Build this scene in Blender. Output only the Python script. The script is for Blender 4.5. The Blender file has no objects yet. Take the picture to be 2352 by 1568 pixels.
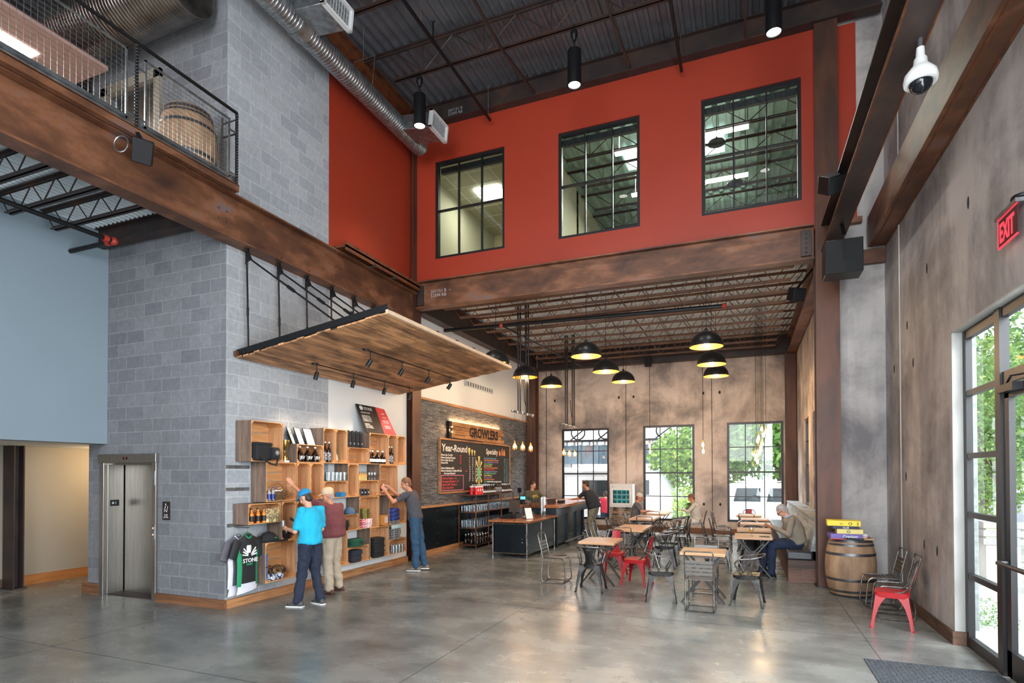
import bpy, bmesh, math, random
from mathutils import Vector, Matrix, Quaternion, noise as mnoise
rnd = random.Random(7)
SC = bpy.context.scene
COL = SC.collection
PI = math.pi
R = math.radians

# ------------------------------------------------------------------ camera
cd = bpy.data.cameras.new('camera'); cam = bpy.data.objects.new('camera', cd); COL.objects.link(cam)
cd.sensor_width = 36.0; cd.sensor_fit = 'HORIZONTAL'; cd.lens = 1320.1 * 36.0 / 2352
cd.shift_y = 285.9 / 2352; cd.clip_start = .05; cd.clip_end = 500
_y, _p, _r = R(22.092), R(.7525), R(-.0914)
_rt = Vector((math.cos(_y), math.sin(_y), 0)); _fw = Vector((-math.sin(_y), math.cos(_y), 0)); _up = Vector((0, 0, 1))
_f2 = _fw * math.cos(_p) + _up * math.sin(_p); _u2 = _up * math.cos(_p) - _fw * math.sin(_p)
_r3 = _rt * math.cos(_r) + _u2 * math.sin(_r); _u3 = _u2 * math.cos(_r) - _rt * math.sin(_r)
_m = Matrix((_r3, _u3, -_f2)).transposed().to_4x4(); _m.translation = (0, 0, 1.95); cam.matrix_world = _m
SC.camera = cam

# ------------------------------------------------------------------ world, light, exposure
w = bpy.data.worlds.new('world'); SC.world = w; w.use_nodes = True
nt = w.node_tree; bg = nt.nodes['Background']
tc = nt.nodes.new('ShaderNodeTexCoord'); sx = nt.nodes.new('ShaderNodeSeparateXYZ')
rp = nt.nodes.new('ShaderNodeValToRGB')
nt.links.new(tc.outputs['Generated'], sx.inputs[0]); nt.links.new(sx.outputs['Z'], rp.inputs[0])
rp.color_ramp.elements[0].color = (.93, .97, 1, 1); rp.color_ramp.elements[1].color = (.62, .78, 1, 1)
nt.links.new(rp.outputs[0], bg.inputs['Color']); bg.inputs['Strength'].default_value = 1.5

SC.view_settings.view_transform = 'Standard'; SC.view_settings.look = 'None'
SC.view_settings.gamma = 1; SC.view_settings.use_curve_mapping = False
SC.view_settings.exposure = 0.74
SC.cycles.use_denoising = True
SC.cycles.max_bounces = 6; SC.cycles.diffuse_bounces = 3; SC.cycles.glossy_bounces = 3
SC.cycles.transmission_bounces = 4; SC.cycles.transparent_max_bounces = 16
SC.cycles.sample_clamp_indirect = 3; SC.cycles.caustics_reflective = False; SC.cycles.caustics_refractive = False

def area(name, loc, target, sx_, sy_, power, col=(1, 1, 1), spread=180):
    l = bpy.data.lights.new(name, 'AREA'); l.shape = 'RECTANGLE'; l.size = sx_; l.size_y = sy_
    l.energy = power; l.color = col; l.spread = R(spread)
    o = bpy.data.objects.new(name, l); COL.objects.link(o); o.location = loc
    o.rotation_euler = (Vector(target) - Vector(loc)).to_track_quat('-Z', 'Y').to_euler()
    return o
def spot(name, loc, target, power, ang, col=(1, 1, 1), blend=.5, size=.06):
    l = bpy.data.lights.new(name, 'SPOT'); l.energy = power; l.color = col; l.spot_size = R(ang)
    l.spot_blend = blend; l.shadow_soft_size = size
    o = bpy.data.objects.new(name, l); COL.objects.link(o); o.location = loc
    o.rotation_euler = (Vector(target) - Vector(loc)).to_track_quat('-Z', 'Y').to_euler()
    return o
def point(name, loc, power, col=(1, 1, 1), size=.05):
    l = bpy.data.lights.new(name, 'POINT'); l.energy = power; l.color = col; l.shadow_soft_size = size
    o = bpy.data.objects.new(name, l); COL.objects.link(o); o.location = loc
    return o
# added fill lights; the high right-hand windows and glazed front are assumed, not built
area('assumed_right_fill', (2.17, 2.2, 3.0), (-7, 7.0, 4.8), 5, 5, 680, (.84, .93, 1))  # assumed daylight as an area fill, reaching past the built glazing
area('added_front_fill', (-.8, -5.8, 5.6), (-2.2, 8, 5.0), 6, 5.5, 640, (.90, .95, 1))  # added fill in open space behind the camera
# added fills for sky over the back yard and beside the entrance glazing
area('added_yard_fill', (-2.5, 23.0, 7.0), (-2.5, 15, 0), 11, 4, 3200, (.92, .96, 1))
area('added_entrance_fill', (6.0, 5.0, 5.0), (0, 8, 0), 6, 4, 900, (.9, .96, 1))

# ------------------------------------------------------------------ mesh helpers
def lin(v):
    v /= 255.0
    return v / 12.92 if v <= .04045 else ((v + .055) / 1.055) ** 2.4
def C(r, g=None, b=None):
    if g is None: g = b = r
    return (lin(r), lin(g), lin(b), 1)
class MB:
    def __init__(s): s.v = []; s.f = []; s.m = []; s.mi = 0
    def mat(s, i): s.mi = i; return s
    def add(s, vs, fs, mi=None):
        n = len(s.v); s.v.extend([tuple(p) for p in vs])
        for f in fs: s.f.append(tuple(n + i for i in f)); s.m.append(s.mi if mi is None else mi)
        return s
    def box(s, x0, x1, y0, y1, z0, z1, mi=None):
        if x0 > x1: x0, x1 = x1, x0
        if y0 > y1: y0, y1 = y1, y0
        if z0 > z1: z0, z1 = z1, z0
        return s.add([(x0,y0,z0),(x1,y0,z0),(x1,y1,z0),(x0,y1,z0),(x0,y0,z1),(x1,y0,z1),(x1,y1,z1),(x0,y1,z1)],
            [(0,3,2,1),(4,5,6,7),(0,1,5,4),(1,2,6,5),(2,3,7,6),(3,0,4,7)], mi)
    def obox(s, c, sz, M=None, mi=None):
        c = Vector(c); h = [v / 2 for v in sz]; M = M or Matrix.Identity(3)
        vs = [c + M @ Vector((a * h[0], b * h[1], d * h[2])) for d in (-1, 1) for a, b in ((-1,-1),(1,-1),(1,1),(-1,1))]
        return s.add(vs, [(0,3,2,1),(4,5,6,7),(0,1,5,4),(1,2,6,5),(2,3,7,6),(3,0,4,7)], mi)
    def bar(s, p, q, w_, h_, up=(0, 0, 1), mi=None):
        p, q = Vector(p), Vector(q); d = (q - p); L = d.length; d.normalize(); up = Vector(up)
        if abs(d.dot(up)) > .99: up = Vector((1, 0, 0))
        sd = d.cross(up).normalized(); u = sd.cross(d)
        M = Matrix((sd, d, u)).transposed()
        return s.obox((p + q) / 2, (w_, L, h_), M, mi)
    def tube(s, pts, r, seg=8, closed=False, cap=True, mi=None):
        P = [Vector(p) for p in pts]; n = len(P); vs = []; fs = []
        rr = r if isinstance(r, (list, tuple)) else [r] * n
        prev = None
        for i in range(n):
            a = P[(i - 1) % n] if (closed or i > 0) else P[i]; b = P[(i + 1) % n] if (closed or i < n - 1) else P[i]
            t = (b - a)
            if t.length < 1e-9: t = Vector((0, 0, 1))
            t.normalize()
            if prev is None:
                u = t.orthogonal().normalized()
            else:
                u = prev - t * prev.dot(t)
                u = u.normalized() if u.length > 1e-6 else t.orthogonal().normalized()
            prev = u; w2 = t.cross(u)
            for k in range(seg):
                an = 2 * PI * k / seg
                vs.append(P[i] + (u * math.cos(an) + w2 * math.sin(an)) * rr[i])
        m = n if closed else n - 1
        for i in range(m):
            j = (i + 1) % n
            for k in range(seg):
                k2 = (k + 1) % seg
                fs.append((i * seg + k, i * seg + k2, j * seg + k2, j * seg + k))
        if cap and not closed:
            fs.append(tuple(range(seg - 1, -1, -1))); fs.append(tuple((n - 1) * seg + k for k in range(seg)))
        return s.add(vs, fs, mi)
    def lathe(s, prof, c=(0, 0, 0), seg=16, M=None, mi=None, cap=True):
        c = Vector(c); M = M or Matrix.Identity(3); vs = []; fs = []; n = len(prof)
        for r_, z_ in prof:
            for k in range(seg):
                a = 2 * PI * k / seg
                vs.append(c + M @ Vector((r_ * math.cos(a), r_ * math.sin(a), z_)))
        for i in range(n - 1):
            for k in range(seg):
                k2 = (k + 1) % seg
                fs.append((i * seg + k, i * seg + k2, (i + 1) * seg + k2, (i + 1) * seg + k))
        if cap:
            if prof[0][0] > 1e-4: fs.append(tuple(range(seg - 1, -1, -1)))
            if prof[-1][0] > 1e-4: fs.append(tuple((n - 1) * seg + k for k in range(seg)))
        return s.add(vs, fs, mi)
    def prism(s, poly, axis, a0, a1, mi=None):
        # poly: 2-D points in the two axes other than axis (cyclic order)
        n = len(poly)
        def P(u, v_, w_): return {'x': (w_, u, v_), 'y': (u, w_, v_), 'z': (u, v_, w_)}[axis]
        vs = [P(u, v_, a0) for u, v_ in poly] + [P(u, v_, a1) for u, v_ in poly]
        fs = [tuple(range(n - 1, -1, -1)), tuple(range(n, 2 * n))]
        fs += [(i, (i + 1) % n, n + (i + 1) % n, n + i) for i in range(n)]
        return s.add(vs, fs, mi)
    def loft(s, rings, mi=None, cap=True, closed=True):
        n = len(rings[0]); vs = [p for r_ in rings for p in r_]; fs = []
        for i in range(len(rings) - 1):
            for k in range(n if closed else n - 1):
                k2 = (k + 1) % n
                fs.append((i * n + k, i * n + k2, (i + 1) * n + k2, (i + 1) * n + k))
        if cap and closed:
            fs.append(tuple(range(n - 1, -1, -1))); fs.append(tuple((len(rings) - 1) * n + k for k in range(n)))
        return s.add(vs, fs, mi)
    def sphere(s, c, r, seg=12, rings=8, sc=(1, 1, 1), M=None, mi=None):
        prof = [(max(1e-5, math.sin(PI * i / rings)), -math.cos(PI * i / rings)) for i in range(rings + 1)]
        M3 = (M or Matrix.Identity(3)) @ Matrix.Diagonal((r * sc[0], r * sc[1], r * sc[2]))
        return s.lathe(prof, c, seg, M3, mi, cap=False)
    def build(s, name, mats, parent=None, sharp=35, smooth=True):
        me = bpy.data.meshes.new(name); me.from_pydata(s.v, [], s.f)
        if not isinstance(mats, (list, tuple)): mats = [mats]
        for m_ in mats: me.materials.append(m_)
        if len(mats) > 1: me.polygons.foreach_set('material_index', [min(i, len(mats) - 1) for i in s.m])
        bm = bmesh.new(); bm.from_mesh(me); bmesh.ops.recalc_face_normals(bm, faces=bm.faces); bm.to_mesh(me); bm.free()
        if smooth:
            me.polygons.foreach_set('use_smooth', [True] * len(me.polygons)); me.set_sharp_from_angle(angle=R(sharp))
        o = bpy.data.objects.new(name, me); COL.objects.link(o)
        if parent: o.parent = parent
        return o
def bevel(o, w_=.004, seg=1):
    m = o.modifiers.new('bevel', 'BEVEL'); m.width = w_; m.segments = seg; m.limit_method = 'ANGLE'; m.angle_limit = R(40); return o
def tag(o, label, cat, group=None, kind=None):
    if label: o['label'] = label
    if cat: o['category'] = cat
    if group: o['group'] = group
    if kind: o['kind'] = kind
    return o
def thing(name, label, cat, loc=(0, 0, 0), rz=0, group=None):
    o = bpy.data.objects.new(name, None); COL.objects.link(o); o.location = loc; o.rotation_euler = (0, 0, rz)
    o.empty_display_size = .1
    return tag(o, label, cat, group)
def struct(o):
    o['kind'] = 'structure'; return o
def dup(root, loc, rz=None, label=None, group=None, parent=None):
    r = root.copy(); COL.objects.link(r); r.location = loc
    if rz is not None: r.rotation_euler = (0, 0, rz)
    if label: r['label'] = label
    if group: r['group'] = group
    for ch in root.children:
        c = ch.copy(); COL.objects.link(c); c.parent = r
        for g in ch.children:
            d = g.copy(); COL.objects.link(d); d.parent = c
    return r
def text_mesh(name, body, size, M4, mat, parent=None, depth=.002, align='LEFT', sp=1.0, bold=0, xs=1.0):
    cu = bpy.data.curves.new(name, 'FONT'); cu.body = body; cu.size = size; cu.extrude = depth; cu.align_x = align
    cu.space_line = sp; cu.offset = bold; cu.resolution_u = 2
    t = bpy.data.objects.new('tmp_text', cu); COL.objects.link(t)
    dg = bpy.context.evaluated_depsgraph_get(); me = bpy.data.meshes.new_from_object(t.evaluated_get(dg))
    bpy.data.objects.remove(t); bpy.data.curves.remove(cu)
    me.name = name; me.transform(M4 @ Matrix.Diagonal((xs, 1, 1, 1))); me.materials.clear(); me.materials.append(mat)
    o = bpy.data.objects.new(name, me); COL.objects.link(o)
    if parent: o.parent = parent
    return o
def frame(o, right, up):
    # 4x4 matrix putting text's x along right, its y along up, at o
    r_ = Vector(right).normalized(); u = Vector(up).normalized(); n = r_.cross(u)
    M = Matrix((r_, u, n)).transposed().to_4x4(); M.translation = Vector(o); return M
def arc(c, r, a0, a1, n, U=(1, 0, 0), V=(0, 0, 1)):
    c = Vector(c); U = Vector(U); V = Vector(V)
    return [c + U * (r * math.cos(R(a0 + (a1 - a0) * i / n))) + V * (r * math.sin(R(a0 + (a1 - a0) * i / n))) for i in range(n + 1)]
def rpath(pts, r, n=4):
    # polyline with rounded corners
    P = [Vector(p) for p in pts]; out = [P[0]]
    for i in range(1, len(P) - 1):
        a, b, c = P[i - 1], P[i], P[i + 1]
        d1 = (a - b); d2 = (c - b); rr = min(r, d1.length * .45, d2.length * .45)
        p = b + d1.normalized() * rr; q = b + d2.normalized() * rr
        for k in range(n + 1):
            t = k / n; out.append(p * (1 - t) ** 2 + b * 2 * t * (1 - t) + q * t * t)
    out.append(P[-1]); return out

# ------------------------------------------------------------------ materials
class NT:
    def __init__(s, name):
        m = bpy.data.materials.new(name); m.use_nodes = True; s.m = m; s.t = m.node_tree; s.b = s.t.nodes['Principled BSDF']
    def n(s, typ, **kw):
        nd = s.t.nodes.new('ShaderNode' + typ)
        for k, v in kw.items():
            if k in nd.inputs: nd.inputs[k].default_value = v
            else: setattr(nd, k, v)
        return nd
    def l(s, a, b): s.t.links.new(a, b)
    def coords(s, scale=(1, 1, 1), kind='Object', rot=(0, 0, 0), loc=(0, 0, 0)):
        tc_ = s.n('TexCoord'); mp = s.n('Mapping'); mp.inputs['Scale'].default_value = scale
        mp.inputs['Rotation'].default_value = rot; mp.inputs['Location'].default_value = loc
        s.l(tc_.outputs[kind], mp.inputs['Vector']); return mp.outputs[0]
    def noise(s, vec, scale, detail=4, rough=.55, dist=0):
        nd = s.n('TexNoise'); nd.inputs['Scale'].default_value = scale; nd.inputs['Detail'].default_value = detail
        nd.inputs['Roughness'].default_value = rough; nd.inputs['Distortion'].default_value = dist
        s.l(vec, nd.inputs['Vector']); return nd.outputs['Fac']
    def ramp(s, fac, stops):
        nd = s.n('ValToRGB'); cr = nd.color_ramp
        while len(cr.elements) < len(stops): cr.elements.new(.5)
        for e, (p, c) in zip(cr.elements, stops): e.position = p; e.color = c if len(c) == 4 else (*c, 1)
        s.l(fac, nd.inputs[0]); return nd.outputs[0]
    def mix(s, fac, a, b, mode='MIX'):
        nd = s.n('MixRGB'); nd.blend_type = mode
        for i, v in enumerate((fac, a, b)):
            if isinstance(v, (int, float)): nd.inputs[i].default_value = v
            elif isinstance(v, tuple): nd.inputs[i].default_value = v
            else: s.l(v, nd.inputs[i])
        return nd.outputs[0]
    def bump(s, h, strength=.3, dist=.01):
        nd = s.n('Bump'); nd.inputs['Strength'].default_value = strength; nd.inputs['Distance'].default_value = dist
        s.l(h, nd.inputs['Height']); s.l(nd.outputs[0], s.b.inputs['Normal'])
    def set(s, rough=.5, metal=0, spec=None, alpha=None):
        s.b.inputs['Roughness'].default_value = rough; s.b.inputs['Metallic'].default_value = metal
        if spec is not None: s.b.inputs['Specular IOR Level'].default_value = spec
        return s
def plain(name, col, rough=.5, metal=0, var=.08, scale=8, spec=None):
    t = NT(name).set(rough, metal, spec); f = t.noise(t.coords(), scale, 3)
    d = tuple(max(0, c * (1 - var)) for c in col[:3]) + (1,); u = tuple(min(1, c * (1 + var)) for c in col[:3]) + (1,)
    t.l(t.ramp(f, [(.3, d), (.7, u)]), t.b.inputs['Base Color']); return t.m
def noisy(name, stops, scale=4, stretch=(1, 1, 1), rough=.6, metal=0, bump=.2, detail=6, dist=0, bscale=None, bd=.01, spec=None, rr=None):
    t = NT(name).set(rough, metal, spec); v = t.coords(stretch); f = t.noise(v, scale, detail, .6, dist)
    t.l(t.ramp(f, stops), t.b.inputs['Base Color'])
    if rr: t.l(t.ramp(f, [(.35, (rr[0],) * 3), (.65, (rr[1],) * 3)]), t.b.inputs['Roughness'])
    if bump: t.bump(t.noise(v, bscale or scale * 4, 5), bump, bd)
    return t.m
def emis(name, col, strength):
    t = NT(name); t.b.inputs['Base Color'].default_value = col; t.b.inputs['Emission Color'].default_value = col
    t.b.inputs['Emission Strength'].default_value = strength; return t.m
def glassy(name, tint=(1, 1, 1, 1), rough=.02, fac=.12):
    m = bpy.data.materials.new(name); m.use_nodes = True; t = m.node_tree; t.nodes.clear()
    o = t.nodes.new('ShaderNodeOutputMaterial'); mx = t.nodes.new('ShaderNodeMixShader'); tr = t.nodes.new('ShaderNodeBsdfTransparent')
    g = t.nodes.new('ShaderNodeBsdfGlossy'); fr = t.nodes.new('ShaderNodeLayerWeight'); ad = t.nodes.new('ShaderNodeMath'); pw = t.nodes.new('ShaderNodeMath'); pw.operation = 'POWER'; pw.inputs[1].default_value = 4.5
    ad.operation = 'ADD'; ad.inputs[1].default_value = fac + .03; fr.inputs[0].default_value = .5
    tr.inputs[0].default_value = tint; g.inputs['Roughness'].default_value = rough
    t.links.new(fr.outputs['Facing'], pw.inputs[0]); t.links.new(pw.outputs[0], ad.inputs[0]); t.links.new(ad.outputs[0], mx.inputs[0]); t.links.new(tr.outputs[0], mx.inputs[1])
    t.links.new(g.outputs[0], mx.inputs[2]); t.links.new(mx.outputs[0], o.inputs[0]); return m
def brickmat(name, plane, bw, bh, mortar, c1, c2, cm, rough=.85, bump=.6, bd=.01, nz=.15, bias=0, off=.5, o=(0, 0), scale_noise=14, freq=2, smooth=.1, dark=None):
    t = NT(name).set(rough); tc_ = t.n('TexCoord'); sp = t.n('SeparateXYZ'); cb = t.n('CombineXYZ'); t.l(tc_.outputs['Object'], sp.inputs[0])
    for i, a in enumerate(plane):
        ad = t.n('Math'); ad.operation = 'ADD'; ad.inputs[1].default_value = o[i]
        t.l(sp.outputs[a.upper()], ad.inputs[0]); t.l(ad.outputs[0], cb.inputs[i])
    b = t.n('TexBrick'); b.offset = off; b.offset_frequency = freq; b.inputs['Color1'].default_value = c1; b.inputs['Color2'].default_value = c2
    b.inputs['Mortar'].default_value = cm; b.inputs['Scale'].default_value = 1; b.inputs['Mortar Size'].default_value = mortar
    b.inputs['Mortar Smooth'].default_value = smooth; b.inputs['Bias'].default_value = bias; b.inputs['Brick Width'].default_value = bw
    b.inputs['Row Height'].default_value = bh; t.l(cb.outputs[0], b.inputs['Vector'])
    f = t.noise(tc_.outputs['Object'], scale_noise, 6, .65); g = t.noise(tc_.outputs['Object'], 1.1, 4)
    v = t.ramp(f, [(.25, (1 - nz * 1.6,) * 3), (.75, (1 + nz * .2,) * 3)]); v2 = t.ramp(g, [(.3, (.86,) * 3), (.7, (1.0,) * 3)])
    c = t.mix(1, t.mix(1, b.outputs['Color'], v, 'MULTIPLY'), v2, 'MULTIPLY'); t.l(c, t.b.inputs['Base Color'])
    inv = t.n('Math'); inv.operation = 'SUBTRACT'; inv.inputs[0].default_value = 1; t.l(b.outputs['Fac'], inv.inputs[1])
    ad = t.n('Math'); ad.operation = 'MULTIPLY_ADD'; t.l(f, ad.inputs[0]); ad.inputs[1].default_value = .35; t.l(inv.outputs[0], ad.inputs[2])
    t.bump(ad.outputs[0], bump, bd); return t.m
def woodplank(name, plane, bw, bh, c1, c2, cm, grain='x', rough=.6, bump=.3, mortar=.002, dark=.55, bias=0, spec=None):
    # plane: axes (along the board, across it)
    t = NT(name).set(rough, 0, spec); tc_ = t.n('TexCoord'); sp = t.n('SeparateXYZ'); cb = t.n('CombineXYZ'); t.l(tc_.outputs['Object'], sp.inputs[0])
    for i, a in enumerate(plane): t.l(sp.outputs[a.upper()], cb.inputs[i])
    b = t.n('TexBrick'); b.offset = .37; b.offset_frequency = 2; b.inputs['Color1'].default_value = c1; b.inputs['Color2'].default_value = c2
    b.inputs['Mortar'].default_value = cm; b.inputs['Scale'].default_value = 1; b.inputs['Mortar Size'].default_value = mortar
    b.inputs['Bias'].default_value = bias; b.inputs['Brick Width'].default_value = bw; b.inputs['Row Height'].default_value = bh
    t.l(cb.outputs[0], b.inputs['Vector'])
    st = [14, 14, 14]; st['xyz'.index(plane[0])] = .9
    v = t.coords(tuple(st)); f = t.noise(v, 1.6, 8, .7, .6)
    st2 = [5, 5, 5]; st2['xyz'.index(plane[0])] = 1.2
    f2 = t.noise(t.coords(tuple(st2)), 1.3, 5, .6, .3)
    g = t.ramp(f, [(.3, (.5,) * 3), (.55, (1,) * 3)]); g2 = t.ramp(f2, [(.36, (dark,) * 3), (.56, (1,) * 3)])
    t.l(t.mix(1, t.mix(1, b.outputs['Color'], g, 'MULTIPLY'), g2, 'MULTIPLY'), t.b.inputs['Base Color'])
    t.bump(f, bump, .003); return t.m
def wood(name, c_dark, c_light, axis='z', rough=.55, scale=1.0, bump=.15, spec=None):
    st = [16, 16, 16]; st['xyz'.index(axis)] = 1.2
    return noisy(name, [(.3, c_dark), (.62, c_light)], 1.4 * scale, tuple(st), rough, 0, bump, 8, .8, 3, .002, spec)

M = {}
M['rust'] = noisy('rusty_steel', [(.3, C(66, 42, 32)), (.48, C(100, 64, 44)), (.58, C(128, 84, 58)), (.72, C(112, 98, 98))], 1.3, (1, 1, 2.2), .5, .25, .12, 9, .25, 30, .003)
M['rust_dark'] = noisy('dark_steel', [(.3, C(44, 37, 37)), (.55, C(62, 49, 45)), (.75, C(88, 60, 44))], 2.2, (1, 1, 1), .5, .2, .1, 9, .2, 30, .003)
M['rust_edge'] = noisy('orange_rust', [(.35, C(70, 40, 24)), (.6, C(120, 66, 30)), (.75, C(60, 40, 30))], 6, (1, 1, 1), .7, .2, .2, 8, .4, 40, .003)
M['rust_col'] = noisy('column_steel', [(.3, C(62, 44, 38)), (.55, C(90, 58, 44)), (.75, C(108, 68, 46))], 1.4, (2, 2, .5), .5, .35, .1, 8, .5, 30, .003)
M['black'] = plain('black_metal', C(20, 20, 22), .45, .3, .1)
M['frame'] = plain('bronze_frame', C(26, 25, 26), .4, .1, .1)
M['pipe'] = plain('dark_pipe', C(30, 29, 30), .4, .5, .15)
M['galv'] = noisy('galvanized_steel', [(.3, C(120, 124, 126)), (.7, C(176, 180, 182))], 9, (1, 1, 1), .3, .85, .05, 6)
M['steel'] = noisy('brushed_steel', [(.3, C(140, 136, 130)), (.7, C(180, 175, 168))], 3, (60, 60, .6), .3, .9, .03, 4, 0, None, .001)
M['gun'] = noisy('gunmetal', [(.3, C(34, 33, 33)), (.55, C(60, 58, 57)), (.8, C(92, 88, 86))], 5, (1, 1, 1), .28, .85, .02, 5, .5)
M['gun_tube'] = noisy('tube_steel', [(.3, C(70, 67, 66)), (.7, C(134, 129, 124))], 9, (1, 1, 1), .3, .8, 0, 4)
M['redpaint'] = noisy('worn_red_paint', [(.2, C(46, 26, 24)), (.27, C(150, 18, 24)), (.7, C(172, 24, 30))], 4.5, (1, 1, 1), .42, .0, .05, 10, 0, None, .002)
M['redwall'] = plain('red_wall', C(158, 53, 32), .42, 0, .06, .8)
M['bluewall'] = plain('blue_grey_wall', C(134, 147, 156), .8, 0, .03, .5)
M['white'] = plain('white_paint', C(214, 214, 212), .7, 0, .03, 1)
M['tan'] = plain('tan_wall', C(150, 140, 126), .75, 0, .04, 1)
M['palegreen'] = plain('pale_wall', C(176, 172, 148), .75, 0, .04, 1)
M['cmu_y'] = brickmat('block_side_lit', 'yz', .4064, .2013, .008, C(182, 184, 186), C(164, 167, 171), C(192, 194, 196), .9, .5, .006, .16, 0, .5, (-.10, 0))  # lit face of the tower, its light put into a paler block colour
M['cmu_x'] = brickmat('block_front_shaded', 'xz', .4064, .2013, .008, C(136, 137, 141), C(118, 119, 124), C(144, 146, 149), .9, .5, .006, .16, 0, .5, (0, 0))  # same blocks, darker colour stands in for the shade on this face
M['stone'] = brickmat('stacked_stone', 'yz', .24, .027, .003, C(158, 159, 160), C(92, 96, 100), C(56, 58, 61), .8, 1.0, .03, .5, 0, .43, (0, 0), 16, 2, .3)
def concrete(name, cs, seed=0, streak=.35, rough=.8, mixv=.4):
    t = NT(name).set(rough); v = t.coords((1, 1, 1), loc=(seed, seed * .7, 0)); v2 = t.coords((3.5, 3.5, streak), loc=(seed, 0, 0))
    a = t.noise(v, .7, 11, .66, .35); b = t.noise(v2, .7, 10, .6, .1); c = t.noise(v, 26, 4, .7)
    m_ = t.mix(mixv, a, b); col = t.ramp(m_, cs)
    pit = t.ramp(c, [(.24, (.55,) * 3), (.36, (1,) * 3)]); col = t.mix(.55, col, pit, 'MULTIPLY')
    t.l(col, t.b.inputs['Base Color']); t.bump(t.mix(.5, c, b), .25, .012); return t.m
M['conc_right'] = concrete('board_concrete', [(.38, C(116, 111, 112)), (.48, C(152, 145, 143)), (.58, C(184, 177, 173))], 3.3, .6, .8, .3)
M['conc_back'] = concrete('back_concrete', [(.38, C(124, 116, 112)), (.48, C(176, 159, 147)), (.58, C(216, 197, 182))], 9.1, .8, .8, .2)
M['conc_jamb'] = concrete('jamb_concrete', [(.3, C(150, 148, 144)), (.6, C(186, 184, 178))], 1.0)
# polished floor
t = NT('polished_concrete'); v = t.coords((1, 1, 1)); a = t.noise(v, .5, 10, .62, .3); b = t.noise(t.coords((.8, 1.2, 1)), 1.5, 9, .6, .1); c = t.noise(v, 14, 5, .7)
col = t.ramp(t.mix(.45, a, b), [(.36, C(82, 82, 80)), (.48, C(110, 111, 107)), (.6, C(136, 136, 130))])
t.l(t.mix(.15, col, t.ramp(c, [(.3, (.7,) * 3), (.6, (1,) * 3)]), 'MULTIPLY'), t.b.inputs['Base Color'])
t.l(t.ramp(b, [(.3, (.2,) * 3), (.7, (.32,) * 3)]), t.b.inputs['Roughness']); t.b.inputs['Specular IOR Level'].default_value = .55
t.bump(c, .03, .004); M['floor'] = t.m
M['joint'] = plain('saw_cut', C(40, 39, 38), .9)
M['deck'] = noisy('deck_steel', [(.3, C(78, 80, 84)), (.6, C(100, 102, 106)), (.8, C(112, 98, 96))], .9, (1, 3, 1), .4, .25, .05, 5)
M['deck_light'] = noisy('bright_deck_steel', [(.3, C(204, 214, 216)), (.7, C(226, 234, 236))], 2, (1, 1, 1), .4, 0, .05, 5)
M['deck_green'] = plain('pale_deck_paint', C(128, 150, 138), .45, .2, .08)
M['canopy'] = woodplank('reclaimed_planks', 'yx', 1.35, .115, C(226, 166, 114), C(156, 110, 76), C(24, 17, 13), rough=.7, dark=.34)
M['crate_in'] = wood('crate_inside', C(172, 122, 84), C(210, 158, 112), 'z', .6, .9)
M['crate_out'] = wood('crate_outside', C(78, 64, 56), C(124, 104, 92), 'z', .75, .9)
M['crate_edge'] = wood('crate_edge', C(176, 118, 70), C(214, 156, 102), 'y', .6, .8)
M['table_wood'] = wood('table_wood', C(176, 128, 92), C(216, 168, 126), 'x', .28, .8, .05)
M['trimwood'] = wood('trim_wood', C(122, 78, 48), C(186, 132, 86), 'y', .6, .7)
M['trimwood_x'] = wood('trim_wood_long', C(72, 46, 32), C(140, 94, 62), 'x', .65, .7)
M['darkbase'] = wood('dark_trim', C(52, 38, 30), C(104, 74, 54), 'y', .7, .7)
M['corridor_trim'] = wood('orange_trim', C(150, 92, 46), C(180, 116, 62), 'y', .5, .6)
M['bartop'] = wood('bar_top_wood', C(120, 70, 44), C(176, 112, 72), 'y', .22, .6, .05)
M['barrel'] = noisy('barrel_oak', [(.3, C(118, 90, 68)), (.52, C(152, 120, 92)), (.7, C(176, 144, 112))], 1.6, (3.5, 3.5, 1), .65, 0, .12, 8, .2)
M['hoop'] = noisy('barrel_hoop', [(.3, C(66, 66, 68)), (.7, C(112, 112, 114))], 6, (1, 1, 1), .4, .75, .1)
M['black_cloth'] = plain('black_cloth', C(22, 22, 24), .85)
M['leather'] = plain('black_leather', C(40, 40, 44), .35)
M['darkpanel'] = noisy('blackened_steel', [(.3, C(24, 29, 34)), (.7, C(46, 56, 64))], .8, (1, 1, .6), .3, .7, .03, 6)
M['greywash'] = woodplank('grey_washed_boards', 'yz', 1.6, .14, C(182, 190, 188), C(140, 148, 148), C(60, 60, 60), rough=.6, dark=.7)
M['benchwood'] = woodplank('bench_boards', 'xz', .9, .13, C(120, 84, 66), C(70, 50, 42), C(20, 15, 12), rough=.6, dark=.5)
M['glass'] = glassy('window_glass', (1, 1, 1, 1), .01, .02)
M['glass_in'] = glassy('interior_glass', (.86, .95, .9, 1), .01, .03)
M['drink'] = glassy('drinking_glass', (.93, .96, .97, 1), .05, .16)
M['bulb'] = emis('glowing_bulb', (1, .55, .2, 1), 8)
M['bulb_hot'] = emis('bright_bulb', (1, .82, .58, 1), 9)
M['lamp_face'] = emis('lamp_face', (1, .95, .9, 1), 6)
M['tubelight'] = emis('fluorescent_tube', (1, .97, .9, 1), 7)
M['gold'] = plain('gold_enamel', C(240, 142, 34), .5, 0)
M['brass'] = plain('brass', C(190, 140, 70), .3, .9)
M['trophy'] = plain('gold_plate', C(212, 176, 96), .18, 1)
M['beerbottle'] = plain('brown_bottle_glass', C(24, 14, 10), .08, 0)
M['whitelabel'] = plain('white_print', C(226, 226, 222), .6)
M['paper'] = plain('paper', C(236, 232, 226), .7)
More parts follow.
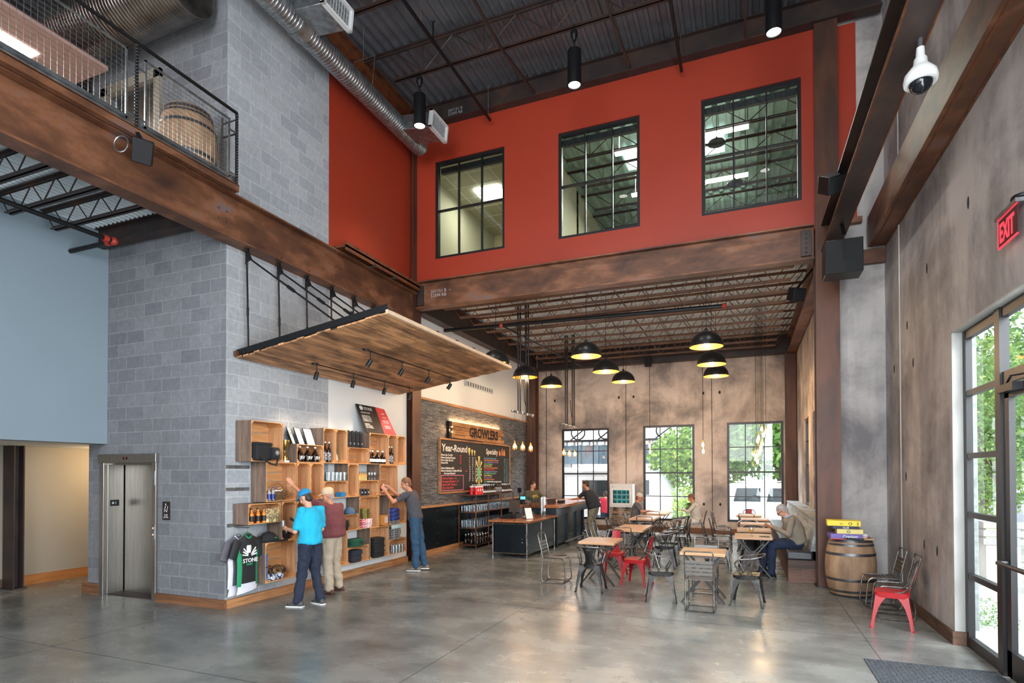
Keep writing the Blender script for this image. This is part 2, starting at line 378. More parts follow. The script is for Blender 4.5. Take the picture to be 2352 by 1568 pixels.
M['silverlabel'] = plain('silver_print', C(190, 190, 190), .4, .4)
M['chalk'] = plain('chalkboard_black', C(38, 38, 40), .7)
M['chalkw'] = emis('white_chalk', C(225, 222, 212), .0)
M['rubber'] = noisy('mat_rubber', [(.3, C(38, 42, 46)), (.7, C(66, 72, 78))], 30, (1, 1, 1), .8, 0, .3)
def chalkc(name, r, g, b): return plain(name, C(r, g, b), .9)
M['skin'] = plain('skin', C(206, 152, 126), .55, 0, .05)
M['skin2'] = plain('skin_tan', C(188, 128, 98), .55, 0, .05)
# ================================================================== the room
def panel_wall(name, axis, at_, th, u0, u1, z0, z1, holes, mats, pick=None):
    """wall slab with rectangular holes; axis 'x': plane x=at_, u is y; 'y': plane y=at_, u is x."""
    us = sorted({u0, u1} | {h[0] for h in holes} | {h[1] for h in holes}); zs = sorted({z0, z1} | {h[2] for h in holes} | {h[3] for h in holes})
    mb = MB()
    for i in range(len(us) - 1):
        run = None
        for j in range(len(zs) - 1):
            uc, zc = (us[i] + us[i + 1]) / 2, (zs[j] + zs[j + 1]) / 2
            solid = not any(h[0] < uc < h[1] and h[2] < zc < h[3] for h in holes)
            if solid and run is None: run = zs[j]
            if run is not None and (not solid or j == len(zs) - 2):
                top = zs[j + 1] if solid else zs[j]
                a, b = sorted((at_, at_ + th))
                if axis == 'x': mb.box(a, b, us[i], us[i + 1], run, top)
                else: mb.box(us[i], us[i + 1], a, b, run, top)
                run = None
    if pick:
        for k, f in enumerate(mb.f):
            p = [Vector(mb.v[i]) for i in f]; n = (p[1] - p[0]).cross(p[2] - p[0]); mb.m[k] = pick(n)
    return struct(mb.build(name, mats, smooth=False))

mb = MB().box(-13.2, 2.36, -7, 19.6, -.12, 0)
fl = struct(mb.build('floor', M['floor'], smooth=False))
mb = MB()
for x in (1.3, -3.0, -7.3): mb.box(x - .003, x + .003, -7, 19.4 if x > -7 else 5.9, 0, .0012)
for y in (-.1, 4.1, 7.9, 12.0, 16.2): mb.box(-11 if y < 6 else -6.9, 2.1 if y < 11 else 1.2, y - .003, y + .003, 0, .0012)
mb.build('saw_cut_joint', M['joint'], fl, smooth=False)

# block tower of the elevator shaft
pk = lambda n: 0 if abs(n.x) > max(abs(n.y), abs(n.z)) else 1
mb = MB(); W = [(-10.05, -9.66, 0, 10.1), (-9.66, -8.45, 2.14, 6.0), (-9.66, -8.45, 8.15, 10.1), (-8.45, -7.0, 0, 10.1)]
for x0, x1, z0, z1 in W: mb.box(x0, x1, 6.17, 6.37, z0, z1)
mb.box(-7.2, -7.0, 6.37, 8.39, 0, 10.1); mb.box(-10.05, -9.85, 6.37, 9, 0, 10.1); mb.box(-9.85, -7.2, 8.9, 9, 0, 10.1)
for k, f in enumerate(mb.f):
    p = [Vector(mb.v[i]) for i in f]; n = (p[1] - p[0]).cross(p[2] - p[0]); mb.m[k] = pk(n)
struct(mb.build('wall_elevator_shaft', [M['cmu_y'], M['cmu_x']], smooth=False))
struct(MB().box(-7.15, -7.005, 8.39, 11.0, 0, 5.95).build('wall_shelf_side', M['white'], smooth=False))
struct(MB().box(-7.15, -7.0, 8.39, 11.4, 5.95, 10.1).build('wall_upper_left', M['redwall'], smooth=False))
# grey-blue wall left of the tower with the corridor under it
struct(MB().box(-9.85, -9.6, -2, 6.17, 2.44, 6.05).build('wall_left', M['bluewall'], smooth=False))
struct(MB().box(-12.1, -11.8, -2, 9, 0, 2.6).build('wall_corridor', M['tan'], smooth=False))
struct(MB().box(-11.8, -9.85, -2, 9, 2.44, 2.6).build('ceiling_corridor', M['white'], smooth=False))
struct(MB().box(-11.8, -9.85, 9, 9.2, 0, 2.5).build('wall_corridor_end', M['tan'], smooth=False))
struct(MB().box(-11.8, -11.77, 6.02, 9, 0, .17).build('baseboard_corridor', M['corridor_trim'], smooth=False))
struct(MB().box(-11.8, -11.77, -2, 5.83, 0, .16).build('baseboard_corridor_near', M['darkbase'], smooth=False))
struct(MB().box(-10.15, -9.72, 6.13, 6.17, 0, .17).box(-10.15, -10.05, 6.17, 7.5, 0, .17).build('baseboard_elevator_left', M['trimwood_x'], smooth=False))
struct(MB().box(-8.4, -6.96, 6.12, 6.17, 0, .125).build('baseboard_elevator_right', M['trimwood_x'], smooth=False))
struct(MB().box(-7.0, -6.95, 6.17, 10.98, 0, .125).build('baseboard_shelf_wall', M['trimwood'], smooth=False))

# stone accent wall behind the counter
struct(MB().box(-7.3, -7.0, 11.4, 19.6, 1.19, 3.69).build('wall_stone', M['stone'], smooth=False))
struct(MB().box(-7.3, -7.03, 11.4, 19.6, 3.69, 6.1).build('wall_counter_upper', M['white'], smooth=False))
mb = MB(); mb.box(-7.3, -7.03, 11.4, 19.6, 0, 1.19)
pan = struct(mb.build('wall_counter_lower', M['darkpanel'], smooth=False))
mb = MB()
for i in range(8):
    y = 11.42 + i * .98; mb.box(-7.03, -7.012, y, y + .975, .14, 1.13)
mb.build('steel_panel', M['darkpanel'], pan, smooth=False)
mb = MB()
for i in range(8):
    for z in (.24, .5, .78, 1.04):
        for dy in (.04, .93): mb.sphere((-7.01, 11.42 + i * .98 + dy, z), .012, 6, 4, (.5, 1, 1))
mb.build('panel_bolt', M['galv'], pan)
struct(MB().box(-7.03, -6.95, 11.4, 19.3, 1.14, 1.19).build('trim_1', M['trimwood'], smooth=False))
struct(MB().box(-7.03, -6.96, 11.4, 18.6, 3.69, 3.74).build('trim_2', M['trimwood'], smooth=False))
struct(MB().box(-7.03, -6.97, 11.4, 19.3, 0, .135).build('baseboard_counter', M['trimwood'], smooth=False))

# back wall with three tall windows
BW = [(-6.04, -4.35, .36, 3.52), (-3.185, -1.53, .38, 3.55), (-.537, 1.10, .40, 3.57)]
panel_wall('wall_back', 'y', 19.6, .28, -7.3, 1.75, 0, 6.3, BW, M['conc_back'])
mb = MB()
for x in (-6.62, -3.76, -.99): mb.box(x - .008, x + .008, 19.588, 19.6, 0, 5.6)
for x in (-6.3, -4.0, -3.5, -1.25, -.75):
    for z in (.95, 4.55): mb.sphere((x, 19.6, z), .05, 8, 6, (.7, .15, 1))
struct(mb.build('wall_back_joints', M['joint']))
struct(MB().box(-7.0, 1.2, 19.56, 19.6, 0, .17).build('baseboard_back', M['trimwood_x'], smooth=False))

def window(name, axis, at_, u0, u1, z0, z1, cols, bars, fw=.07, dp=.06, mw=.028, thick=None, glass='glass'):
    fm = MB(); 
    def b(a0, a1, c0, c1, d=dp):
        lo, hi = at_ - d / 2, at_ + d / 2
        if axis == 'y': fm.box(a0, a1, lo, hi, c0, c1)
        else: fm.box(lo, hi, a0, a1, c0, c1)
    b(u0, u0 + fw, z0, z1); b(u1 - fw, u1, z0, z1); b(u0 + fw, u1 - fw, z0, z0 + fw); b(u0 + fw, u1 - fw, z1 - fw, z1)
    fr = struct(fm.build(name, M['frame'], smooth=False)); fm = MB()
    for k in range(1, cols):
        u = u0 + (u1 - u0) * k / cols; b(u - mw / 2, u + mw / 2, z0 + fw, z1 - fw, dp * .7)
    for z in bars:
        h = .05 if thick and abs(z - thick) < .01 else mw
        b(u0 + fw, u1 - fw, z - h / 2, z + h / 2, dp * .8)
    fm.build('muntin_bars', M['frame'], fr, smooth=False)
    fm = MB()
    if axis == 'y': fm.add([(u0 + fw, at_, z0 + fw), (u1 - fw, at_, z0 + fw), (u1 - fw, at_, z1 - fw), (u0 + fw, at_, z1 - fw)], [(0, 1, 2, 3)])
    else: fm.add([(at_, u0 + fw, z0 + fw), (at_, u1 - fw, z0 + fw), (at_, u1 - fw, z1 - fw), (at_, u0 + fw, z1 - fw)], [(0, 1, 2, 3)])
    fm.build('glass_pane', M[glass], fr, smooth=False)
    return fr
for i, (a, b_, c_, d_) in enumerate(BW):
    h = (d_ - c_); window('window_%d' % (i + 1), 'y', 19.66, a, b_, c_, d_, 3, [c_ + h * .255, c_ + h * .5, c_ + h * .75], thick=c_ + h * .5)
# right-hand wall of the back room
panel_wall('wall_right_back', 'x', 1.45, .28, 11.58, 19.6, 0, 6.3, [(13.95, 14.9, 1.12, 3.35), (15.85, 17.0, 1.12, 3.35)], M['conc_back'])
window('window_4', 'x', 1.52, 13.95, 14.9, 1.12, 3.35, 2, [2.2, 2.8], thick=2.2)
window('window_5', 'x', 1.52, 15.85, 17.0, 1.12, 3.35, 2, [2.2, 2.8], thick=2.2)
# return wall and right wall of the hall
struct(MB().box(1.5, 2.45, 11.3, 11.58, 0, 10.1).build('wall_return', M['conc_right'], smooth=False))
struct(MB().box(1.5, 1.8, 11.28, 11.3, 6.28, 9.7).build('wall_return_red', M['redwall'], smooth=False))
panel_wall('wall_right', 'x', 2.2, .16, -7, 11.3, 0, 10.1, [(2.2, 8.0, 0, 3.57)], M['conc_right'])
struct(MB().box(2.2, 2.33, 7.98, 8.0, 0, 3.57).box(2.2, 2.33, 2.2, 8.0, 3.55, 3.57).build('trim_jamb', M['conc_jamb'], smooth=False))
struct(MB().box(2.17, 2.2, 8.0, 11.3, 0, .14).box(2.17, 2.33, 7.95, 7.98, 0, .15).build('baseboard_right', M['darkbase'], smooth=False))
struct(MB().box(2.185, 2.2, 10.3, 10.315, 0, 10).build('trim_right_seam', M['conc_jamb'], smooth=False))
mb = MB()
for y, z in ((8.6, .98), (9.15, 1.0), (9.6, 3.5), (8.9, 4.6), (10.05, 1.9), (7.4, 4.8), (10.7, 3.6), (9.9, 4.1)): mb.sphere((2.2, y, z), .05, 8, 6, (.2, .5, 1.4))
struct(mb.build('wall_right_holes', M['joint']))
# glazed entrance: side light, door with closer and push bar
mb = MB(); X0, X1 = 2.30, 2.36
mb.box(X0, X1, 7.88, 7.98, 0, 3.55).box(X0 - .02, X1, 6.90, 7.02, 0, 3.55).box(X0, X1, 2.2, 7.9, 3.45, 3.55).box(X0, X1, 7.02, 7.86, 0, .12)
for z in (.80, 1.485, 2.139, 2.838): mb.box(X0, X1, 7.02, 7.86, z - .03, z + .03)
mb.box(X0, X1, 4.9, 6.9, 2.80, 2.92).box(X0, X1, 4.82, 4.92, 0, 3.5).box(X0, X1, 2.2, 4.82, 0, .12)
for z in (.80, 1.485, 2.139, 2.838): mb.box(X0, X1, 2.2, 4.82, z - .03, z + .03)
we = struct(mb.build('window_6', M['frame'], smooth=False))
MB().add([(2.345, 2.2, .05), (2.345, 7.95, .05), (2.345, 7.95, 3.5), (2.345, 2.2, 3.5)], [(0, 1, 2, 3)]).build('glass_pane', M['glass'], we, smooth=False)
mb = MB()
for y0, y1 in ((5.93, 6.86), (4.95, 5.88)):
    mb.box(2.30, 2.35, y0, y0 + .1, .02, 2.78).box(2.30, 2.35, y1 - .1, y1, .02, 2.78).box(2.30, 2.35, y0, y1, .02, .27).box(2.30, 2.35, y0, y1, 2.66, 2.78)
dr = struct(mb.build('door_2', M['frame'], smooth=False))
mb = MB(); mb.tube(rpath([(2.30, 6.80, 1.10), (2.20, 6.78, 1.10), (2.20, 5.98, 1.10), (2.30, 5.96, 1.10)], .05), .022, 8); mb.build('push_bar', M['frame'], dr)
mb = MB(); mb.box(2.22, 2.30, 6.45, 6.8, 2.70, 2.77); mb.bar((2.24, 6.62, 2.78), (2.16, 6.3, 2.80), .02, .012).bar((2.16, 6.3, 2.80), (2.28, 6.1, 2.80), .02, .012); mb.build('door_closer', M['pipe'], dr, smooth=False)

# red wall of the upper storey with three windows
RW = [(-6.39, -4.71, 6.74, 8.92), (-3.51, -1.86, 6.74, 8.92), (-.72, .95, 6.74, 8.92)]
panel_wall('wall_upper_red', 'y', 11.2, .2, -7.15, 1.5, 6.2, 9.72, RW, M['redwall'])
for i, (a, b_, c_, d_) in enumerate(RW):
    window('window_%d' % (7 + i), 'y', 11.28, a, b_, c_, d_, 3, [c_ + (d_ - c_) * .5], fw=.06, dp=.1, mw=.025, glass='glass_in')
    cs = MB().box(a + .06, b_ - .06, 11.36, 11.44, d_ - .2, d_ - .08).build('roller_shade', M['frame'], smooth=False)
    tag(cs, ['black roller shade cassette at the top of the left upper window', 'black roller shade cassette at the top of the middle upper window', 'black roller shade cassette at the top of the right upper window'][i], 'window shade', 'rolled shades of the upper windows')
# main roof deck: ribbed steel running front to back
def ribbed(x0, x1, y0, y1, z, pitch, h, th=.01):
    pts = []; x = x0; k = 0
    prof = [(0, 0), (.30, 0), (.38, h), (.92, h)]
    while x < x1:
        for a, b_ in prof: pts.append((x + a * pitch, z + b_))
        x += pitch
    rings = [[(px, y0, pz) for px, pz in pts], [(px, y1, pz) for px, pz in pts]]
    return MB().loft(rings, cap=False, closed=False)
dk = ribbed(-13.2, 2.3, -7, 11.2, 10.1, .19, .05).build('ceiling', M['deck'], smooth=False); struct(dk)
struct(MB().box(-13.5, 2.5, -7, 11.2, 10.17, 10.3).build('ceiling_slab', M['deck'], smooth=False))
struct(ribbed(-7.0, 1.5, 11.25, 19.6, 6.2, .10, .03).build('ceiling_back_room', M['deck_light'], smooth=False))
struct(MB().box(-7.3, 1.75, 11.3, 19.8, 6.26, 6.4).build('floor_upper_room', M['tan'], smooth=False))
struct(ribbed(-9.6, -6.95, -2, 6.1, 5.86, .10, .03).build('ceiling_mezzanine', M['deck_light'], smooth=False))
struct(MB().box(-13.2, -6.86, -2, 6.1, 5.97, 6.02).build('floor_mezzanine', M['tan'], smooth=False))
# rooms seen through the upper windows and over the railing
struct(ribbed(-4.55, 2.4, 11.4, 19.6, 10.3, .30, .07).build('ceiling_upper_hall', M['deck_green'], smooth=False))
struct(MB().box(-4.7, -4.55, 11.4, 19.6, 6.4, 11).build('wall_upper_partition', M['palegreen'], smooth=False))
struct(brk := MB().box(-7.2, -4.7, 11.4, 16.4, 9.35, 9.4).build('ceiling_office', M['palegreen'], smooth=False))
mb = MB()
for x in (-6.9, -6.3, -5.7, -5.1): mb.box(x - .01, x + .01, 11.4, 16.4, 9.345, 9.35)
for y in (12, 12.6, 13.2, 13.8, 14.4, 15, 15.6): mb.box(-7.2, -4.7, y - .01, y + .01, 9.345, 9.35)
mb.build('ceiling_grid', M['white'], brk, smooth=False)
struct(MB().box(-7.3, -7.2, 11.4, 16.5, 6.3, 9.5).build('wall_office_side', M['palegreen'], smooth=False))
struct(MB().box(-7.2, -4.55, 16.3, 16.5, 6.4, 11).build('wall_office_back', plain('warm_office_wall', C(196, 178, 134), .8), smooth=False))
struct(MB().box(-4.55, 2.4, 19.5, 19.7, 6.4, 11).build('wall_upper_back', M['deck'], smooth=False))
struct(MB().box(2.3, 2.5, 11.4, 19.7, 6.4, 11).build('wall_upper_right', M['palegreen'], smooth=False))
struct(MB().box(-13.2, -13, -2, 9, 2.6, 10.1).box(-13.2, -10.05, 8.9, 9.1, 6, 10.1).build('wall_mezzanine', M['redwall'], smooth=False))
struct(MB().box(-13.2, -9.0, -2.2, -2, 0, 10.1).build('wall_mezzanine_near', M['tan'], smooth=False))
# upper elevator door
mb = MB(); mb.box(-9.75, -9.60, 6.12, 6.2, 6.0, 8.25).box(-8.50, -8.36, 6.12, 6.2, 6.0, 8.25).box(-9.75, -8.36, 6.12, 6.2, 8.12, 8.27)
d3 = struct(mb.build('door_3', M['tan'], smooth=False)); MB().box(-9.6, -8.5, 6.3, 6.35, 6.0, 8.15).build('door_panel', M['steel'], d3, smooth=False)
# ground-floor elevator
mb = MB(); mb.box(-9.72, -9.62, 6.13, 6.2, 0, 2.14).box(-8.49, -8.40, 6.13, 6.2, 0, 2.14).box(-9.74, -8.38, 6.11, 6.2, 2.13, 2.27)
mb.box(-9.66, -9.62, 6.2, 6.46, 0, 2.14).box(-8.49, -8.45, 6.2, 6.46, 0, 2.14).box(-9.62, -8.49, 6.2, 6.46, 2.10, 2.14)
d1 = struct(mb.build('door_1', M['steel'], smooth=False)); bevel(d1, .004)
MB().box(-9.60, -8.49, 6.47, 6.50, 0, 2.12).build('door_panel', M['steel'], d1, smooth=False)
MB().box(-9.62, -8.49, 6.2, 6.5, 0, .012).build('threshold', M['rust_dark'], d1, smooth=False)
MB().box(-9.12, -9.02, 6.105, 6.11, 2.18, 2.22).build('floor_indicator', M['black'], d1, smooth=False)
text_mesh('indicator_digit', '1', .035, frame((-9.08, 6.104, 2.188), (1, 0, 0), (0, 0, 1)), emis('red_digit', (1, .05, .03, 1), 4), d1, .0005)
mb = MB(); mb.box(-8.47, -8.42, 6.122, 6.13, .95, 1.18).box(-8.47, -8.42, 6.122, 6.13, 1.78, 2.0); mb.build('call_panel', M['galv'], d1, smooth=False)
mb = MB(); mb.sphere((-8.445, 6.12, 1.02), .012, 8, 6, (1, .4, 1)).sphere((-8.445, 6.12, 1.12), .012, 8, 6, (1, .4, 1)); mb.build('call_button', emis('button_glow', (1, .3, .2, 1), 1.5), d1)
pl = MB().box(-9.617, -9.612, 6.24, 6.38, 1.43, 1.53).build('floor_plate', M['black'], d1, smooth=False)
text_mesh('floor_number', '\u26051', .062, frame((-9.611, 6.25, 1.458), (0, 1, 0), (0, 0, 1)), M['whitelabel'], pl, .0005)
sg = MB().box(-8.285, -8.13, 6.158, 6.168, 1.25, 1.53).build('stair_sign', plain('brown_sign', C(36, 28, 24), .5), smooth=False)
tag(sg, 'small dark brown stair sign with white figure beside the elevator', 'sign')
mb = MB(); mb.tube([(-8.24, 6.157, 1.40), (-8.22, 6.157, 1.46), (-8.20, 6.157, 1.47)], .005, 5).tube([(-8.25, 6.157, 1.37), (-8.22, 6.157, 1.40), (-8.19, 6.157, 1.37), (-8.17, 6.157, 1.46)], .004, 5).sphere((-8.215, 6.157, 1.49), .01, 6, 5)
mb.build('stair_figure', M['whitelabel'], sg)
text_mesh('sign_text', 'IN CASE\nOF FIRE\nUSE STAIRS', .022, frame((-8.208, 6.156, 1.325), (1, 0, 0), (0, 0, 1)), M['whitelabel'], sg, .0005, 'CENTER')

# ------------------------------------------------------------------ steel frame
def ibeam(name, p, q, depth, fl, mat, tw=.02, tf=.025, stiff=()):
    """wide-flange beam between p and q (bottom centre line)"""
    p, q = Vector(p), Vector(q); mb = MB(); up = Vector((0, 0, 1))
    mb.bar(p + up * tf / 2, q + up * tf / 2, fl, tf); mb.bar(p + up * (depth - tf / 2), q + up * (depth - tf / 2), fl, tf)
    mb.bar(p + up * depth / 2, q + up * depth / 2, tw, depth - 2 * tf)
    d = q - p; L = d.length; d.normalize()
    for s_ in stiff: c = p + d * s_ + up * depth / 2; mb.bar(c - d * .006, c + d * .006, fl * .9, depth - 2 * tf)
    return mb.build(name, mat, smooth=False)
def bolts(parent, pts, r=.016, sc=(1, 1, 1)):
    mb = MB()
    for p in pts: mb.sphere(p, r, 6, 4, sc)
    return mb.build('bolt_heads', M['rust_dark'], parent)
b1 = ibeam('steel_beam', (-6.86, -3, 5.30), (-6.86, 11.0, 5.30), .66, .26, M['rust'])
tag(b1, 'long rusty steel beam carrying the mezzanine and the plank canopy along the left wall', 'beam', 'wide-flange steel beams')
bolts(b1, [(-6.84, y, z) for y0 in (5.9, 8.4) for y in (y0, y0 + .14) for z in (5.55, 5.70, )], .016)
b2 = ibeam('steel_beam', (-6.78, 11.12, 5.62), (1.12, 11.12, 5.62), .60, .24, M['rust'])
tag(b2, 'rusty steel beam with chalk marks spanning under the red upper wall', 'beam', 'wide-flange steel beams')
mb = MB().box(-6.76, -6.62, 11.06, 11.10, 5.70, 6.14).box(.92, 1.08, 11.06, 11.10, 5.70, 6.14); cp = mb.build('splice_plate', M['rust_dark'], b2, smooth=False)
bolts(b2, [(x, 11.055, z) for x in (-6.69, 1.0) for z in (5.76, 5.84, 5.92, 6.0, 6.08)])
text_mesh('chalk_marks', '20Y151 B  ~\n53394 RB', .10, frame((-6.45, 11.10, 5.95), (1, 0, .0), (0, 0, 1)), M['silverlabel'], b2, .0005, sp=.9)
b3 = ibeam('steel_beam', (-7.0, 11.1, 9.70), (2.15, 11.1, 9.70), .42, .2, M['rust_dark'])
tag(b3, 'dark roof beam running along the top of the red wall', 'beam', 'wide-flange steel beams')
text_mesh('chalk_marks', '20Y151 B\n53395 RB', .09, frame((-6.0, 11.08, 9.88), (1, 0, 0), (0, 0, 1)), M['silverlabel'], b3, .0005, sp=.9)
b4 = ibeam('steel_beam', (-6.9, 6.1, 9.82), (-6.9, 11.0, 9.82), .28, .16, M['rust_edge'])
tag(b4, 'thin rusty roof beam above the round duct on the left', 'beam', 'wide-flange steel beams')
b5 = ibeam('steel_beam', (1.365, -3, 5.74), (1.365, 11.08, 5.74), .46, .27, M['rust_dark'])
tag(b5, 'dark free-standing steel beam holding the white dome camera overhead', 'beam', 'wide-flange steel beams')
MB().box(1.225, 1.245, -3, 11.08, 5.735, 5.745).box(1.49, 1.505, -3, 11.08, 5.735, 5.745).build('rust_edge_line', M['rust_edge'], b5, smooth=False)
b6 = MB().box(1.93, 2.19, -3, 11.15, 5.74, 6.24).build('steel_beam', M['rust'], smooth=False)
tag(b6, 'broad orange-rusted steel beam fixed along the right concrete wall', 'beam', 'wide-flange steel beams')
MB().box(1.98, 2.0, -3, 11.15, 5.73, 5.745).box(2.17, 2.19, -3, 11.15, 5.73, 5.745).build('rust_edge_line', M['rust_edge'], b6, smooth=False)
b7 = MB().box(1.52, 2.19, 11.18, 11.28, 5.48, 5.72).build('beam_stub', M['rust'], smooth=False)
tag(MB().box(1.52, 1.86, 11.16, 11.28, 6.2, 6.29).build('beam_stub', M['rust'], smooth=False), 'small rusty angle at the foot of the narrow red strip right of the column', 'beam')
tag(b7, 'short rusty steel stub joining the right column to the concrete wall', 'beam')
b8 = ibeam('steel_beam', (-6.85, 19.35, 5.6), (1.3, 19.35, 5.6), .56, .24, M['rust_dark'])
tag(b8, 'dark steel beam across the top of the back concrete wall', 'beam', 'wide-flange steel beams')
b9 = ibeam('steel_beam', (1.3, 11.42, 5.55), (1.3, 19.2, 5.55), .5, .24, M['rust'])
tag(b9, 'rusty steel beam along the right side of the back room ceiling', 'beam', 'wide-flange steel beams')
b10 = ibeam('steel_beam', (-6.86, 11.35, 5.6), (-6.86, 19.2, 5.6), .55, .24, M['rust_dark'])
tag(b10, 'dark steel beam along the left side of the back room above the white wall', 'beam', 'wide-flange steel beams')
b11 = ibeam('steel_beam', (-9.6, 6.02, 5.58), (-7.0, 6.02, 5.58), .30, .16, M['rust_dark'])
tag(b11, 'short dark steel beam under the mezzanine against the block tower', 'beam', 'wide-flange steel beams')
def wcol(name, x0, x1, y0, y1, z0, z1, mat, web='y', t_=.02):
    mb = MB()
    if web == 'y': mb.box(x0, x0 + t_, y0, y1, z0, z1).box(x1 - t_, x1, y0, y1, z0, z1).box(x0 + t_, x1 - t_, (y0 + y1) / 2 - t_ / 2, (y0 + y1) / 2 + t_ / 2, z0, z1)
    else: mb.box(x0, x1, y0, y0 + t_, z0, z1).box(x0, x1, y1 - t_, y1, z0, z1).box((x0 + x1) / 2 - t_ / 2, (x0 + x1) / 2 + t_ / 2, y0 + t_, y1 - t_, z0, z1)
    o = mb.build(name, mat, smooth=False)
    MB().box(x0 - .03, x1 + .03, y0 - .03, y1 + .03, z0, z0 + .02).build('base_plate', M['rust_dark'], o, smooth=False)
    return o
tag(wcol('steel_column', -7.13, -6.86, 11.02, 11.38, 0, 9.7, M['rust_col']), 'tall rusty steel column between the crate shelves and the chalkboard wall', 'column', 'steel columns')
tag(wcol('steel_column', 1.14, 1.50, 11.06, 11.4, 0, 9.7, M['rust_col'], 'x'), 'broad rusty steel column between the bench and the barrel', 'column', 'steel columns')
tag(wcol('steel_column', -6.98, -6.66, 18.55, 18.9, 0, 5.6, M['rust_col'], 'x'), 'rusty steel column at the far end of the stone wall', 'column', 'steel columns')
tag(wcol('steel_column', 1.14, 1.43, 19.15, 19.5, 0, 5.6, M['rust_col'], 'x'), 'rusty steel column in the far right corner of the back room', 'column', 'steel columns')
tag(wcol('steel_column', -11.76, -11.46, 5.84, 6.0, 0, 2.44, M['rust_dark'], 'x'), 'dark steel column with chalk scribbles in the left corridor', 'column', 'steel columns')

M['rust_joist'] = noisy('joist_rust', [(.3, C(88, 62, 50)), (.55, C(122, 84, 62)), (.75, C(146, 100, 66))], 2.2, (1, 1, 1), .5, .1, .1, 9, .2)
def joist(name, x0, x1, y, zb, zt, panel, label, group, wr=.012, cw=.06, inset=.5, mat='rust_dark'):
    root = thing(name, label, 'joist', (0, y, 0), 0, group)
    MB().box(x0, x1, -cw, -.008, zt - .045, zt - .035).box(x0, x1, .008, cw, zt - .045, zt - .035).box(x0, x1, -.014, -.008, zt - .08, zt - .035).box(x0, x1, .008, .014, zt - .08, zt - .035).build('top_chord', M[mat], root, smooth=False)
    MB().box(x0 + inset, x1 - inset, -cw, -.008, zb, zb + .01).box(x0 + inset, x1 - inset, .008, cw, zb, zb + .01).box(x0 + inset, x1 - inset, -.014, -.008, zb, zb + .05).box(x0 + inset, x1 - inset, .008, .014, zb, zb + .05).build('bottom_chord', M[mat], root, smooth=False)
    mb = MB(); n = max(2, round((x1 - x0 - 2 * inset) / panel)); p = (x1 - x0 - 2 * inset) / n; pts = []
    for i in range(n):
        a = x0 + inset + i * p; mb.tube([(a, 0, zt - .05), (a + p / 2, 0, zb + .02)], wr, 5).tube([(a + p / 2, 0, zb + .02), (a + p, 0, zt - .05)], wr, 5)
        if panel > .8: mb.tube([(a + p / 2, 0, zt - .05), (a + p / 2, 0, zb + .02)], wr * .8, 5)
    mb.tube([(x0 + .05, 0, zt - .06), (x0 + inset, 0, zb + .03)], wr, 5).tube([(x1 - .05, 0, zt - .06), (x1 - inset, 0, zb + .03)], wr, 5)
    mb.build('web_rods', M[mat], root)
    return root
for y, nm in ((9.3, 'roof joist nearest the red wall, carrying the cylinder lamps'), (7.66, 'second roof joist out from the red wall'), (6.02, 'third roof joist out from the red wall'), (4.4, 'fourth roof joist, almost overhead')):
    joist('roof_joist', -6.9, 2.1, y, 9.48, 10.1, 1.25, 'dark open-web steel ' + nm, 'open-web roof joists', inset=.7)
ord_ = ['first', 'second', 'third', 'fourth', 'fifth', 'sixth', 'seventh', 'eighth', 'ninth', 'tenth']
for i in range(10):
    joist('ceiling_joist', -6.75, 1.2, 11.65 + i * .78, 5.72, 6.18, .62, 'thin rusty open-web joist under the back room ceiling, %s row from the front' % ord_[i], 'open-web joists of the back room', .010, .05, .35, 'rust_joist')
for i, y in enumerate((4.08, 4.64, 5.2, 3.5)):
    joist('mezzanine_joist', -9.55, -6.98, y, 5.50, 5.86, .5, 'rusty open-web joist under the mezzanine, %s from the block tower' % ['third', 'second', 'first', 'fourth'][i], 'open-web joists under the mezzanine', .009, .05, .25)
def pipe(pts, r, label, name='sprinkler_pipe', mat='pipe', group=None):
    return tag(MB().tube(pts, r, 8).build(name, M[mat]), label, 'pipe', group)
for x, nm in ((-4.95, 'left'), (-1.05, 'middle')):
    root = thing('sprinkler_pipe', 'dark sprinkler pipe under the roof deck, %s one of those ending at the red wall' % nm, 'pipe', (x, 0, 0), 0, 'sprinkler pipes of the roof')
    MB().tube([(0, 3.0, 9.42), (0, 11.0, 9.42)], .03, 8).build('pipe_run', M['pipe'], root)
    for yy in (10.9, 8.2): MB().tube([(0, yy, 9.42), (0, yy, 10.1)], .006, 5).build('hanger_rod', M['galv'], root)
    MB().tube([(0, 8.6, 9.42), (0, 8.6, 9.75)], .016, 8).lathe([(.02, 0), (.035, .02), (.02, .04)], (0, 8.6, 9.75), 8).build('sprinkler_head', M['pipe'], root)
for x, nm in ((-3.95, 'left'), (-2.0, 'middle'), (.05, 'right')):
    tag(MB().tube([(x, 4.0, 9.5), (x, 9.3, 9.47), (x, 11.0, 9.74)], .03, 4).build('bridging_angle', M['rust_dark']), 'dark steel bridging bar crossing the roof joists, %s one of three' % nm, 'steel bar', 'bridging bars of the roof')
root = thing('sprinkler_pipe', 'dark sprinkler pipe with red elbow under the mezzanine on the left', 'pipe')
MB().tube([(-8.6, 2.5, 5.38), (-8.6, 5.6, 5.38)], .035, 8).tube([(-8.6, 5.6, 5.38), (-9.6, 5.6, 5.38)], .035, 8).build('pipe_run', M['pipe'], root)
MB().sphere((-8.6, 5.6, 5.38), .06, 8, 6).tube([(-8.6, 5.52, 5.38), (-8.6, 5.45, 5.38)], .05, 8).tube([(-8.68, 5.6, 5.38), (-8.75, 5.6, 5.38)], .05, 8).build('red_elbow', plain('red_fitting', C(170, 52, 36), .5), root)
root = thing('sprinkler_pipe', 'thick dark sprinkler pipe hanging across the back room ceiling', 'pipe')
